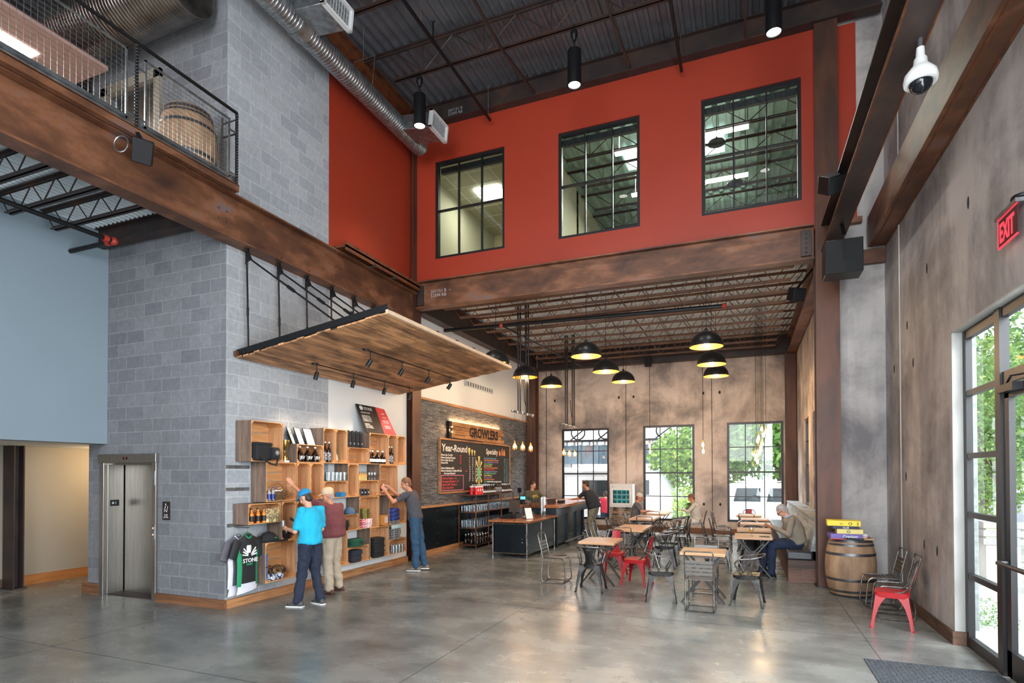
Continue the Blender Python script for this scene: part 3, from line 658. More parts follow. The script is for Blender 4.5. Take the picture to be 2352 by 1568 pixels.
MB().tube([(-6.9, 12.55, 5.5), (-.4, 12.95, 5.5)], .045, 8).build('pipe_run', M['pipe'], root)
for xx, yy in ((-.4, 12.95), (-5.4, 12.64)): MB().sphere((xx, yy, 5.5), .06, 8, 6).build('red_cap', bpy.data.materials['red_fitting'], root)
MB().tube([(-5.4, 12.64, 5.5), (-5.0, 18.6, 5.5)], .025, 8).build('branch_pipe', M['pipe'], root)
for xx, yy in ((-3, 12.79), (-1.2, 12.9)): MB().tube([(xx, yy, 5.5), (xx, yy, 6.15)], .006, 5).build('hanger_rod', M['galv'], root)

# ------------------------------------------------------------------ railing of the mezzanine
root = thing('mezzanine_edge', 'rusty steel slab edge with grey toe plate along the mezzanine', 'floor edge')
MB().box(-6.68, -6.60, -2, 6.03, 5.93, 6.02).box(-6.72, -6.60, -2, 6.03, 6.01, 6.03).build('edge_channel', M['rust'], root, smooth=False)
MB().box(-6.66, -6.645, -2, 4.5, 6.03, 6.14).box(-6.66, -6.645, 4.6, 6.0, 6.03, 6.14).build('toe_plate', M['galv'], root, smooth=False)
for y in (1.7, 2.5, 3.3, 4.1, 5.0, 5.7): MB().box(-6.74, -6.61, y, y + .07, 5.955, 6.0).build('outrigger_tube', M['rust_dark'], root, smooth=False)
root = thing('mezzanine_railing', 'black steel guard rail with wire mesh panels on the mezzanine', 'railing')
mb = MB().tube([(-6.62, -2, 7.04), (-6.62, 6.0, 7.04)], .022, 8); mb.build('top_rail', M['pipe'], root)
for y in (-1.0, 1.8, 4.56, 6.0):
    mb = MB(); mb.tube([(-6.62, y, 5.98), (-6.62, y, 7.04)], .02, 8)
    for k in range(26): mb.lathe([(.021, 0), (.025, .008), (.021, .016)], (-6.62, y, 6.02 + k * .039), 6)
    mb.build('post', M['pipe'], root)
for y0, y1 in ((-.9, 1.7), (1.9, 4.45), (4.66, 5.88)):
    mb = MB()
    for a, b_, c_, d_ in ((y0, y1, 6.88, 6.9), (y0, y1, 6.08, 6.10), (y0, y0 + .02, 6.08, 6.9), (y1 - .02, y1, 6.08, 6.9)): mb.box(-6.63, -6.61, a, b_, c_, d_)
    pf = mb.build('panel_frame', M['galv'], root, smooth=False)
    mb = MB(); n = int((y1 - y0) / .06)
    for k in range(1, n): y = y0 + (y1 - y0) * k / n; mb.tube([(-6.62, y, 6.1), (-6.62, y, 6.88)], .0022, 4, cap=False)
    for k in range(1, 14): z = 6.1 + .78 * k / 14; mb.tube([(-6.62, y0, z), (-6.62, y1, z)], .0022, 4, cap=False)
    mb.build('wire_mesh', M['galv'], pf)
mb = MB()
for y in (4.5, 4.62, 5.94):
    for z in (6.15, 6.75): mb.bar((-6.62, y - .06, z), (-6.62, y + .06, z), .006, .03)
mb.build('panel_clip', M['galv'], root, smooth=False)
mb = MB(); mb.tube([(-6.62, 6.0, 6.95), (-6.9, 6.0, 6.95)], .012, 6).tube([(-6.62, 6.0, 6.75), (-6.9, 6.0, 6.75)], .012, 6).tube([(-6.62, 6.0, 6.1), (-6.9, 6.0, 6.1)], .012, 6).tube([(-6.9, 6.0, 6.0), (-6.9, 6.0, 7.04)], .014, 6)
mb.build('end_rail', M['rust_dark'], root)
# ledge beyond the railing (the rusty channel by the red wall)
root = thing('ledge_channel', 'rusty steel channel lying along the big beam below the red side wall', 'steel channel')
MB().box(-6.99, -6.66, 8.45, 11.0, 6.06, 6.10).box(-6.68, -6.66, 8.45, 11.0, 6.0, 6.16).build('channel', M['rust_edge'], root, smooth=False)
for y in (9.3, 10.0): MB().box(-6.99, -6.62, y, y + .07, 5.965, 6.0).build('outrigger_tube', M['rust_dark'], root, smooth=False)
# ================================================================== shelf wall
def plank(mb, x0, x1, y0, y1, z0, z1, out):
    n0 = len(mb.f); mb.box(x0, x1, y0, y1, z0, z1); out = Vector(out)
    for k in range(n0, len(mb.f)):
        p = [Vector(mb.v[i]) for i in mb.f[k]]; n = (p[1] - p[0]).cross(p[2] - p[0]).normalized()
        mb.m[k] = 2 if n.x > .7 else (1 if n.dot(out) > .5 or n.x < -.7 else 0)
CM = [M['crate_in'], M['crate_out'], M['crate_edge']]
def make_crate(w_, h_, d_=.30):
    root = thing('wooden_crate', 'x', 'crate'); t = .012; e = .004
    for s_, y0 in ((-1, 0), (1, w_ - t)):
        mb = MB(); n = 3
        for k in range(n): plank(mb, k * d_ / n + .004, (k + 1) * d_ / n - .004 if k < n - 1 else d_, y0, y0 + t, 0, h_, (0, s_, 0))
        mb.build('side_panel', CM, root, smooth=False)
    for s_, z0, nm in ((-1, 0, 'bottom_panel'), (1, h_ - t, 'top_panel')):
        mb = MB()
        for k in range(2): plank(mb, k * d_ / 2 + .003, (k + 1) * d_ / 2 - .003 if k < 1 else d_, t, w_ - t, z0, z0 + t, (0, 0, s_))
        mb.build(nm, CM, root, smooth=False)
    mb = MB(); nb = max(2, round(h_ / .14)); hh = (h_ - 2 * t) / nb
    for k in range(nb): plank(mb, 0, .01, t, w_ - t, t + k * hh + .005, t + (k + 1) * hh - .005, (-1, 0, 0))
    mb.build('back_slats', CM, root, smooth=False)
    c = .05
    for y0, z0, a, b_ in ((t, t, 1, 1), (w_ - t, t, -1, 1), (t, h_ - t, 1, -1), (w_ - t, h_ - t, -1, -1)):
        mb = MB(); mb.mi = 2; poly = [(y0, z0), (y0 + a * c, z0), (y0, z0 + b_ * c)]
        if a * b_ < 0: poly = poly[::-1]
        mb.prism(poly, 'x', .01, d_ - .002); mb.build('corner_block', CM, root, smooth=False)
    return root
G = 'wooden crates screwed to the shelf wall'
crates = [
 (6.34, 2.135, 'L', 'large crate at the upper left corner holding a black cooler bag'), (7.27, 2.135, 'H', 'low crate holding three growlers with menus standing on its top'),
 (7.90, 2.135, 'V', 'upright crate holding two slim dark bottles left of the picture crate'), (8.225, 2.135, 'V', 'upright crate holding a tall green framed picture'),
 (8.55, 2.135, 'H', 'empty low crate under the row of black canisters'), (9.20, 2.135, 'L', 'large crate of white-labelled growlers under the poster board'),
 (9.84, 2.135, 'V', 'upright crate with two slim bottles right of the poster board'), (10.165, 2.135, 'V', 'last upright crate of the top row, beside the steel column'),
 (6.63, 1.525, 'L', 'large crate with blue bottles and a wicker basket'), (7.275, 1.525, 'V', 'empty upright crate right of the wicker basket crate'),
 (7.595, 1.525, 'V', 'empty upright crate left of the tall glasses'), (7.915, 1.525, 'H', 'low crate with a row of tall glasses on its top'),
 (8.555, 1.525, 'V', 'empty upright crate in the middle of the second row'), (8.88, 1.525, 'H', 'low crate holding black mugs with goblets on its top'),
 (9.53, 1.525, 'L', 'large crate of the second row that the grey-shirted man reaches into'), (6.30, 1.21, 'H', 'low crate of orange sauce bottles and snack bags'),
 (6.95, .91, 'V', 'upright crate with a small black basket inside'), (7.275, .91, 'V', 'upright crate mostly hidden behind the boy in blue'),
 (8.24, .91, 'H', 'low crate of folded black shirts with a blue cap on top'), (8.89, .91, 'L', 'large crate holding a patterned shirt pile over a red one'),
 (9.86, .91, 'L', 'crate with blue patterned bags behind the grey-shirted man'), (6.62, .305, 'L', 'large bottom crate holding patterned rolled towels'),
 (8.23, .305, 'V', 'upright bottom crate left of the folded jeans'), (8.555, .305, 'H', 'low bottom crate holding folded dark jeans'),
 (9.22, .305, 'L', 'large bottom crate with a tall pile of black shirts'), (9.86, .305, 'H', 'low bottom crate holding clear glasses')]
protos = {'L': make_crate(.635, .605), 'H': make_crate(.635, .30), 'V': make_crate(.317, .605)}
used = set()
for y, z, k, lb in crates:
    p = protos[k]
    if k in used: dup(p, (-6.99, y, z), 0, 'weathered wooden ' + lb, G)
    else: used.add(k); p.location = (-6.99, y, z); p['label'] = 'weathered wooden ' + lb; p['group'] = G
for y0, y1, z, nm in ((6.18, 6.6, 2.03, 'just below the cooler bag crate'), (6.18, 6.6, 1.70, 'left of the blue bottles'), (6.2, 6.95, 1.17, 'below the orange sauce bottles')):
    tag(MB().box(-7.0, -6.993, y0, y1, z, z + .05).build('strut_rail', M['galv'], smooth=False), 'grey slotted metal rail on the block wall ' + nm, 'rail', 'slotted rails on the wall')
FX = -6.80     # x of goods inside the crates
ORD = ['first', 'second', 'third', 'fourth', 'fifth', 'sixth', 'seventh', 'eighth', 'ninth', 'tenth']
def rep(o, pts, group=None, label=None, rz=None):
    """o stays at the first point, copies go to the others"""
    out = [o]; o.location = pts[0]
    if group: o['group'] = group
    for p in pts[1:]: out.append(dup(o, p, rz, label, group))
    n = len(pts); base = o['label']
    if 1 < n <= 10 and len({round(p[1], 3) for p in pts}) == n:
        for k, q in enumerate(sorted(out, key=lambda q: q.location.y)):
            q['label'] = base + (', leftmost' if k == 0 else ', rightmost' if k == n - 1 else ', ' + ORD[k] + ' from left')
    return out
def jit(o, k): o.rotation_euler = (0, 0, rnd.uniform(-k, k))
# growlers: squat dark jugs with a label band, cap and finger ring
def growler(label, s=1.0, band='silverlabel', txt=None):
    root = thing('growler', label, 'bottle')
    pr = [(.001, 0), (.058, .004), (.062, .02), (.062, .10), (.052, .135), (.03, .165), (.02, .185), (.017, .20), (.0165, .225), (.02, .228), (.02, .238), (.001, .24)]
    MB().lathe([(r_ * s, z * s) for r_, z in pr], (0, 0, 0), 18).build('body', M['beerbottle'], root)
    MB().lathe([(.0635 * s, .035 * s), (.0635 * s, .09 * s)], (0, 0, 0), 18, cap=False).build('label_band', M[band], root)
    MB().lathe([(.021 * s, .228 * s), (.021 * s, .25 * s), (.012 * s, .256 * s)], (0, 0, 0), 12).build('cap', M['whitelabel'], root)
    MB().tube(arc((0, .03 * s, .18 * s), .018 * s, -140, 120, 8, (0, 1, 0)), .004 * s, 6).build('finger_ring', M['beerbottle'], root)
    return root
g = growler('dark growler with a silver printed label under the menus', 1.02, 'beerbottle')
text_mesh('print', 'RV', .075, frame((.064, -.042, .045), (0, 1, 0), (0, 0, 1)), M['whitelabel'], g, .001, bold=.0015)
rep(g, [(FX + .05, 7.40, 2.148), (FX + .05, 7.58, 2.148), (FX + .05, 7.76, 2.148)], 'growlers under the menus')
g = growler('dark growler with white label band under the poster board', 1.02, 'whitelabel')
rep(g, [(FX + .06, 9.27, 2.148), (FX + .02, 9.42, 2.148), (FX + .07, 9.52, 2.148), (FX + .06, 9.70, 2.148)], 'white-labelled growlers')
def slim(label, h=.30, col='beerbottle', lab='whitelabel', r_=.034, capm='whitelabel', nm='bottle'):
    root = thing(nm, label, 'bottle')
    MB().lathe([(.001, 0), (r_, .003), (r_, h * .58), (r_ * .8, h * .66), (r_ * .42, h * .76), (r_ * .38, h * .95), (.001, h * .955)], (0, 0, 0), 14).build('body', M[col], root)
    MB().lathe([(r_ * 1.03, h * .12), (r_ * 1.03, h * .5)], (0, 0, 0), 14, cap=False).build('label_band', M[lab], root)
    MB().lathe([(r_ * .46, h * .93), (r_ * .46, h), (.001, h * 1.01)], (0, 0, 0), 10).build('cap', M[capm], root)
    return root
M['darkprint'] = noisy('dark_print', [(.42, C(26, 26, 28)), (.5, C(190, 190, 196)), (.56, C(30, 30, 34))], 26, (1, 1, 1), .5, 0, 0)
s_ = slim('slim dark bottle with printed lettering in the crate left of the green picture', .36, 'beerbottle', 'darkprint'); rep(s_, [(FX + .06, 8.0, 2.148), (FX + .06, 8.1, 2.148)], 'slim bottles left of the picture')
s_ = slim('slim dark bottle with printed lettering in the top crate second from the column', .36, 'beerbottle', 'darkprint'); rep(s_, [(FX + .06, 9.93, 2.148), (FX + .06, 10.02, 2.148)], 'slim bottles near the column')
M['bluefoil'] = plain('blue_foil', C(40, 62, 128), .3, .3); M['orange_glass'] = plain('orange_sauce', C(214, 120, 34), .2); M['darkcap'] = plain('dark_cap', C(28, 24, 22), .5)
s_ = slim('blue capped sauce bottle beside the wicker basket', .21, 'darkprint', 'bluefoil', .028, 'bluefoil'); rep(s_, [(FX + .1, 6.70, 1.538), (FX + .1, 6.775, 1.538)], 'blue bottles by the basket')
s_ = slim('orange sauce bottle with dark cap in the low left crate', .22, 'orange_glass', 'darkcap', .03, 'darkcap')
rep(s_, [(FX + .1, 6.37, 1.223), (FX + .03, 6.42, 1.223), (FX + .1, 6.49, 1.223), (FX + .03, 6.54, 1.223), (FX + .1, 6.60, 1.223)], 'orange sauce bottles')
# snack bags
def bag(label, c, w_=.13, h_=.2):
    mb = MB(); rings = []
    for z, t in ((0, .02), (.04, .035), (h_ * .5, .04), (h_ * .85, .02), (h_, .003)):
        rings.append([(t * math.cos(a) , w_ / 2 * (math.copysign(abs(math.sin(a)) ** .5, math.sin(a))), z) for a in [2 * PI * k / 12 for k in range(12)]])
    o = mb.loft(rings).build('snack_bag', c); return tag(o, label, 'bag')
M['snack'] = noisy('snack_print', [(.4, C(216, 196, 140)), (.5, C(70, 52, 40)), (.6, C(222, 206, 156))], 12, (1, 1, 1), .5, 0, .1)
o = bag('cream snack bag with brown print beside the orange sauce bottles', M['snack']); rep(o, [(FX + .11, 6.69, 1.223), (FX + .09, 6.76, 1.223), (FX + .1, 6.84, 1.223)], 'snack bags')
# black canisters on the low crate
root = thing('canister', 'black canister with round print left of the poster board', 'canister')
MB().lathe([(.001, 0), (.05, 0), (.05, .26), (.045, .265), (.001, .265)], (0, 0, 0), 16).build('body', M['black_cloth'], root)
MB().lathe([(.052, .255), (.052, .29), (.02, .295), (.02, .31), (.001, .31)], (0, 0, 0), 16).build('lid', M['black'], root)
MB().tube(arc((.051, 0, .07), .016, 0, 360, 12, (0, 1, 0)), .0025, 4).build('round_print', M['silverlabel'], root)
rep(root, [(FX + .08, 8.60 + .115 * k, 2.437) for k in range(4)], 'black canisters')
# framed sheets leaning on the low crate
def sheet(name, label, cat, y, z, x, w_, h_, lean, fm='black', pm='paper', yaw=0, txt=None):
    root = thing(name, label, cat, (x, y, z)); root.rotation_euler = (0, -lean, yaw)
    MB().box(-.012, 0, 0, w_, 0, h_).build('frame', M[fm], root, smooth=False)
    MB().box(0, .0015, .006, w_ - .006, .008, h_ - .008).build('sheet', M[pm] if isinstance(pm, str) else pm, root, smooth=False)
    if txt: text_mesh('printed_lines', txt, .022, frame((.0025, w_ / 2, h_ - .06), (0, 1, 0), (0, 0, 1)), M['darkcap'], root, .0003, 'CENTER', 1.2)
    return root
T_ = 'STORE HOURS\n\nMONDAY\nTUESDAY\nWEDNESDAY\nTHURSDAY\nFRIDAY'
sheet('menu_frame', 'leftmost of three framed white sheets leaning above the growlers', 'framed sheet', 7.30, 2.437, -6.80, .19, .30, .35, yaw=.5, txt='MENU\n\nGROWLER\nFILLS\n\nPINTS').__setitem__('group', 'framed sheets')
sheet('menu_frame', 'middle of three framed white sheets leaning above the growlers', 'framed sheet', 7.45, 2.437, -6.80, .20, .30, .35, yaw=.3, txt='GROWLER\n\nFILLS\nDAILY\n\nASK US').__setitem__('group', 'framed sheets')
sheet('menu_frame', 'rightmost of three framed white sheets leaning above the growlers', 'framed sheet', 7.64, 2.437, -6.80, .22, .30, .35, yaw=.1, txt='TASTING\n\nROOM').__setitem__('group', 'framed sheets')
M['greenart'] = noisy('green_picture', [(.35, C(30, 60, 44)), (.5, C(70, 110, 72)), (.62, C(214, 206, 180))], 5, (1, 1, 1), .5, 0, 0)
sheet('framed_picture', 'tall green framed picture with a pale flower in an upright crate', 'picture', 8.27, 2.148, -6.83, .20, .38, .12, pm=M['greenart'])
# poster board on the top
root = thing('poster_board', 'leaning black and red poster board on top of the crates', 'poster', (-6.72, 9.15, 2.742)); root.rotation_euler = (0, -.42, 0)
MB().box(-.015, 0, 0, .62, 0, .62).build('black_half', M['black'], root, smooth=False)
MB().add([(.001, .60, 0), (.001, 1.02, 0), (.001, .93, .60), (.001, .62, .62), (-.014, .60, 0), (-.014, 1.02, 0), (-.014, .93, .60), (-.014, .62, .62)], [(0, 1, 2, 3), (7, 6, 5, 4), (0, 4, 5, 1), (1, 5, 6, 2), (2, 6, 7, 3), (3, 7, 4, 0)]).build('red_half', plain('poster_red', C(196, 44, 54), .5), root, smooth=False)
text_mesh('printed_lines', 'STONE', .085, frame((.003, .20, .51), (0, 1, 0), (0, 0, 1)), M['whitelabel'], root, .0004)
text_mesh('printed_lines', 'COMPANY STORE\n\nGROWLER FILLS\nBOTTLES & CANS\nAPPAREL & GIFTS\nTASTINGS DAILY\n\nSAMPLERS\nPINT GLASSES\nHOP HOODIES', .036, frame((.003, .05, .43), (0, 1, 0), (0, 0, 1)), M['whitelabel'], root, .0004)
text_mesh('printed_lines', 'HAPPY\n\nHOURS\n\nEVERY DAY\n3 PM - 6 PM\n\nTOURS ON\nWEEKENDS', .04, frame((.003, .80, .46), (0, 1, 0), (0, 0, 1)), M['whitelabel'], root, .0004, 'CENTER')
MB().tube(arc((.003, .12, .545), .045, 0, 360, 16, (0, 1, 0)), .006, 4).sphere((.003, .12, .545), .028, 8, 6, (.1, 1, 1.1)).build('round_emblem', M['whitelabel'], root)
# cooler bag with a strap
root = thing('cooler_bag', 'black cooler bag with round emblem and hanging strap in the top left crate', 'bag', (-6.84, 6.37, 2.15))
bevel(MB().box(0, .24, 0, .30, 0, .25).build('body', M['black_cloth'], root), .03, 3)
bevel(MB().box(-.005, .245, -.005, .305, .22, .27).build('lid', M['black_cloth'], root), .02, 2)
bevel(MB().box(.2, .30, .26, .40, .02, .2).build('side_pocket', M['black_cloth'], root), .03, 2)
MB().tube([(.245, .05, .06), (.27, .12, 0), (.29, .22, -.05), (.29, .32, -.07), (.28, .36, .02), (.26, .34, .12)], .014, 6).build('strap', M['black_cloth'], root)
MB().tube(arc((.302, .33, .12), .035, 0, 360, 14, (0, 1, 0)), .003, 4).sphere((.302, .33, .12), .02, 8, 6, (.1, 1, 1)).build('round_emblem', M['silverlabel'], root)
# trophy
root = thing('trophy', 'gold trophy cup with two handles standing between the crates', 'trophy', (-6.8, 7.12, 2.135))
MB().lathe([(.001, 0), (.05, 0), (.05, .05), (.03, .06), (.028, .1), (.012, .13), (.012, .17), (.03, .2), (.06, .26), (.072, .33), (.072, .335), (.066, .33), (.05, .26), (.001, .2)], (0, 0, .02), 16).build('cup', M['trophy'], root)
for s_ in (-1, 1): MB().tube([(0, s_ * .062, .30), (0, s_ * .11, .34), (0, s_ * .10, .27), (0, s_ * .045, .23)], .006, 6).build('handle', M['trophy'], root)
MB().box(-.05, .05, -.05, .05, 0, .03).build('base', M['whitelabel'], root, smooth=False)
# wicker basket
root = thing('wicker_basket', 'brown wicker basket with cellophane next to the blue bottles', 'basket', (-6.80, 6.98, 1.538))
mb = MB()
for k in range(9): mb.tube([((.09 + .006 * k) * math.cos(a) * 1.0 + rnd.uniform(-.006, .006), (.12 + .006 * k) * math.sin(a) + rnd.uniform(-.006, .006), .01 + k * .016 + rnd.uniform(-.005, .005)) for a in [2 * PI * j / 18 for j in range(18)]], .006, 5, closed=True)
mb.lathe([(.001, 0), (.09, 0), (.09, .01)], (0, 0, 0), 14); mb.build('basket_weave', noisy('wicker', [(.3, C(70, 48, 32)), (.7, C(140, 104, 70))], 20), root)
MB().tube(arc((0, 0, .14), .12, 0, 180, 12, (0, 1, 0)), .006, 5).build('handle', M['crate_out'], root)
mb = MB(); mb.sphere((0, .0, .15), .1, 10, 7, (.8, 1.1, .7)); mb.build('cellophane', glassy('cellophane', (.95, .93, .88, 1), .15, .25), root)
# glasses
def tumbler(name, label, h, r0, r1, rim=.002):
    return tag(MB().lathe([(.001, .004), (r0, 0), (r1, h), (r1 - rim, h), (r0 - rim, .012), (.001, .012)], (0, 0, 0), 12, cap=False).build(name, M['drink']), label, 'glass')
o = tumbler('beer_glass', 'clear printed beer glass in the row on the low crate', .15, .03, .04)
rep(o, [(FX + (.13 if k % 2 else .05), 7.97 + .052 * k, 1.826) for k in range(10)], 'beer glasses on the crate')
o = tumbler('pint_glass', 'clear glass in the lowest right crate', .16, .03, .04)
rep(o, [(FX + (.13 if k % 2 else .05), 9.93 + .055 * k, .318) for k in range(8)], 'glasses in the lowest right crate')
root = thing('goblet', 'clear goblet glass on the low crate left of the reaching man', 'glass')
MB().lathe([(.001, 0), (.032, 0), (.032, .004), (.005, .01), (.005, .05), (.03, .075), (.038, .11), (.033, .15), (.031, .15), (.035, .11), (.001, .07)], (0, 0, 0), 14, cap=False).build('bowl', M['drink'], root)
rep(root, [(FX + .09, 9.22, 1.826), (FX + .09, 9.31, 1.826), (FX + .09, 9.40, 1.826)], 'goblets on the crate')
M['jarprint'] = noisy('jar_print', [(.4, C(60, 80, 60)), (.5, C(226, 150, 60)), (.6, C(210, 200, 120))], 9, (1, 1, .3), .4, 0, 0)
s_ = slim('small colourful bottle beside the goblets on the low crate', .16, 'jarprint', 'jarprint', .026, 'darkcap'); rep(s_, [(FX + .09, 8.93 + .06 * k, 1.826) for k in range(4)], 'small colourful bottles')
root = thing('black_mug', 'black mug with pale emblem in the low crate under the goblets', 'mug')
MB().lathe([(.001, 0), (.035, 0), (.038, .12), (.034, .12), (.031, .01), (.001, .01)], (0, 0, 0), 14, cap=False).build('body', M['black'], root)
MB().tube(arc((0, .038, .06), .03, -80, 80, 8, (0, 1, 0)), .005, 6).build('handle', M['black'], root)
MB().sphere((.038, 0, .06), .018, 8, 6, (.1, 1, 1.2)).build('emblem', M['silverlabel'], root)
rep(root, [(FX + .1, 8.94, 1.538), (FX + .1, 9.04, 1.538), (FX + .1, 9.14, 1.538), (FX + .03, 9.0, 1.538)], 'black mugs')
# caps
def cap(label, m, brim_m, rz, loc, flat=False, patch=None):
    root = thing('baseball_cap', label, 'cap', loc, rz)
    mb = MB(); mb.lathe([(.095, 0), (.097, .03), (.088, .075), (.06, .11), (.025, .125), (.001, .127)], (0, 0, 0), 18); mb.build('crown', m, root)
    rings = []
    for k in range(2): rings.append([(.07 * math.cos(a) * 1.2, .07 + .12 * max(0, math.sin(a)) , .006 + k * .005) for a in [PI * j / 12 for j in range(13)]])
    mb = MB(); mb.loft(rings, closed=True); mb.build('brim', brim_m, root)
    if patch: MB().sphere((0, .092, .06), .024, 8, 6, (1, .25, 1)).build('patch', patch, root)
    return root
M['denim_cap'] = plain('blue_cap_cloth', C(74, 100, 128), .9); M['leatherpatch'] = plain('leather_patch', C(170, 98, 60), .7)
cap('grey blue baseball cap with a brown patch on the low crate', M['denim_cap'], M['denim_cap'], -.7, (FX + .05, 8.68, 1.213), patch=M['leatherpatch'])
cap('black baseball cap next to the grey blue one on the low crate', M['black_cloth'], M['black_cloth'], -.7, (FX + .03, 8.40, 1.213))
root = thing('beanie_hat', 'black ruched beanie cap on top of the large bottom crate', 'hat', (FX + .02, 6.77, .912))
mb = MB(); rings = []
for z, r_ in ((0, .13), (.03, .145), (.08, .13), (.13, .09), (.155, .03), (.157, .001)):
    rings.append([((r_ * (1 + .05 * math.cos(9 * a))) * math.cos(a) * .8, (r_ * (1 + .05 * math.cos(9 * a))) * math.sin(a), z) for a in [2 * PI * j / 36 for j in range(36)]])
mb.loft(rings); mb.build('crown', M['black_cloth'], root); MB().box(.0, .16, .02, .24, .0, .02).build('brim', M['black_cloth'], root); MB().sphere((.10, .05, .06), .03, 8, 6, (.3, 1, .5)).build('green_print', plain('green_print', C(30, 120, 70), .8), root)
# folded clothes
def fold(label, m, w_=.26, d_=.22, h_=.035, name='folded_shirt'):
    mb = MB(); rings = []; N = 20
    for z, s_ in ((0, .94), (h_ * .35, 1), (h_ * .75, 1), (h_, .93)):
        r2 = []
        for j in range(N):
            a = 2 * PI * (j + .5) / N; cx = math.copysign(abs(math.cos(a)) ** .35, math.cos(a)); cy = math.copysign(abs(math.sin(a)) ** .35, math.sin(a))
            r2.append((cx * d_ / 2 * s_ + rnd.uniform(-.004, .004), cy * w_ / 2 * s_ + rnd.uniform(-.004, .004), z + rnd.uniform(-.003, .003)))
        rings.append(r2)
    return tag(mb.loft(rings).build(name, m), label, 'folded clothing')
def pile(label, m, loc, n, group, w_=.26, h_=.035, name='folded_shirt', d_=.22, tilt=0):
    o = fold(label, m, w_, d_, h_, name); pts = [(loc[0] + rnd.uniform(-.01, .01), loc[1] + rnd.uniform(-.012, .012), loc[2] + k * (h_ + .001)) for k in range(n)]
    for k, q in enumerate(rep(o, pts, group)):
        q.rotation_euler = (0, tilt, rnd.uniform(-.08, .08)); q['label'] = label + (', lowest' if k == 0 else ', topmost' if k == n - 1 else ', ' + ORD[k] + ' from bottom')
def printm(name, c1, c2, c3, sc=14): return noisy(name, [(.40, c1), (.47, c2), (.53, c2), (.60, c3)], sc, (1, 1, 1), .85, 0, .1, 3, 1.5)
M['green_cloth'] = noisy('green_shirt_cloth', [(.4, C(22, 66, 52)), (.62, C(34, 96, 74))], 8, (1, 1, 1), .9, 0, .1)
M['denim_dark'] = plain('dark_denim', C(34, 38, 50), .9); M['goldprint'] = printm('gold_black_print', C(30, 28, 28), C(150, 138, 60), C(24, 24, 24), 9)
M['redprint'] = printm('red_white_print', C(196, 30, 52), C(230, 214, 214), C(190, 28, 50), 7); M['blueprint'] = printm('blue_white_print', C(24, 34, 66), C(206, 212, 224), C(26, 36, 70), 8)
M['ochreprint'] = printm('ochre_black_print', C(30, 26, 24), C(150, 104, 54), C(34, 28, 26), 6); M['bluebag'] = printm('blue_print', C(28, 50, 140), C(30, 30, 44), C(40, 76, 170), 8)
M['darkshirtprint'] = printm('black_white_speckle', C(22, 22, 24), C(150, 150, 152), C(20, 20, 22), 16)
pile('folded black shirt in the low crate under the blue cap', M['black_cloth'], (FX + .03, 8.44, .925), 6, 'folded black shirts under the cap', .28, .03)
pile('folded black and gold patterned shirt in the large middle crate', M['goldprint'], (FX + .03, 9.10, 1.10), 5, 'folded black and gold shirts', .24, .036)
pile('folded red and white patterned shirt under the black and gold pile', M['redprint'], (FX + .05, 9.11, .925), 4, 'folded red and white shirts', .30, .042)
pile('folded green shirt on top of the low bottom crate', M['green_cloth'], (FX + .06, 8.80, .608), 5, 'folded green shirts', .36, .026)
pile('folded dark jeans in the low bottom crate', M['denim_dark'], (FX + .04, 8.80, .32), 5, 'folded dark jeans', .32, .042, 'folded_jeans')
pile('folded black shirt in the tall pile of the bottom crate', M['black_cloth'], (FX + .06, 9.48, .32), 8, 'tall pile of folded black shirts', .34, .046)
pile('folded black speckled shirt on top of the low crate of glasses', M['darkshirtprint'], (FX + .04, 10.1, .608), 5, 'folded speckled shirts', .34, .045)
pile('blue patterned bag behind the grey-shirted man', M['bluebag'], (FX + .05, 10.06, 1.0), 3, 'blue patterned bags', .30, .08, 'patterned_bag')
pile('dark patterned cloth under the blue bags', M['darkshirtprint'], (FX + .05, 10.06, .925), 2, 'dark patterned cloths', .30, .035, 'folded_cloth')
for k, (y, z, m_, lb) in enumerate(((6.80, .36, 'blueprint', 'navy and white patterned rolled towel at the left of the bottom crate'), (6.97, .365, 'blueprint', 'navy and white patterned rolled towel at the right of the bottom crate'), (6.86, .47, 'ochreprint', 'ochre and black patterned rolled towel lying on the navy ones'), (7.02, .46, 'ochreprint', 'ochre and black patterned rolled towel at the right on the navy ones'))):
    tag(MB().tube([(-6.92, y, z), (-6.86, y, z + .004), (-6.74, y, z), (-6.70, y, z)], [.04, .062, .06, .035], 14).build('rolled_towel', M[m_]), lb, 'towel', 'rolled towels')
# carton on the bottom crate, basket, blue boxes
root = thing('carton', 'small orange and white carton standing left of the blue bags', 'box', (FX + .02, 9.62, .925))
MB().box(0, .14, 0, .13, 0, .2).build('body', plain('carton_orange', C(196, 128, 62), .6), root, smooth=False); MB().box(.141, .143, .01, .12, .05, .17).build('printed_panel', plain('carton_panel', C(214, 176, 160), .6), root, smooth=False)
root = thing('small_basket', 'small black basket with a green label in an upright crate', 'basket', (FX + .03, 7.10, .925))
MB().lathe([(.001, 0), (.075, 0), (.10, .12), (.095, .12), (.07, .01), (.001, .01)], (0, 0, 0), 14, cap=False).build('bowl', M['black'], root)
MB().sphere((.03, 0, .13), .04, 8, 6, (.8, 1, .7)).build('label', M['green_cloth'], root)
tag(MB().box(FX, FX + .12, 8.36, 8.48, 1.538, 1.62).build('blue_box', plain('bright_blue', C(34, 116, 170), .5), smooth=False), 'small bright blue box beside the tan cap in the low crate', 'box')
tag(MB().box(FX + .10, FX + .12, 10.02, 10.12, .908, .912).box(FX + .15, FX + .152, 9.88, 10.3, .83, .905).build('shelf_tag', plain('pale_tag', C(170, 196, 200), .6), smooth=False), 'pale card hanging below the blue bags', 'sign')
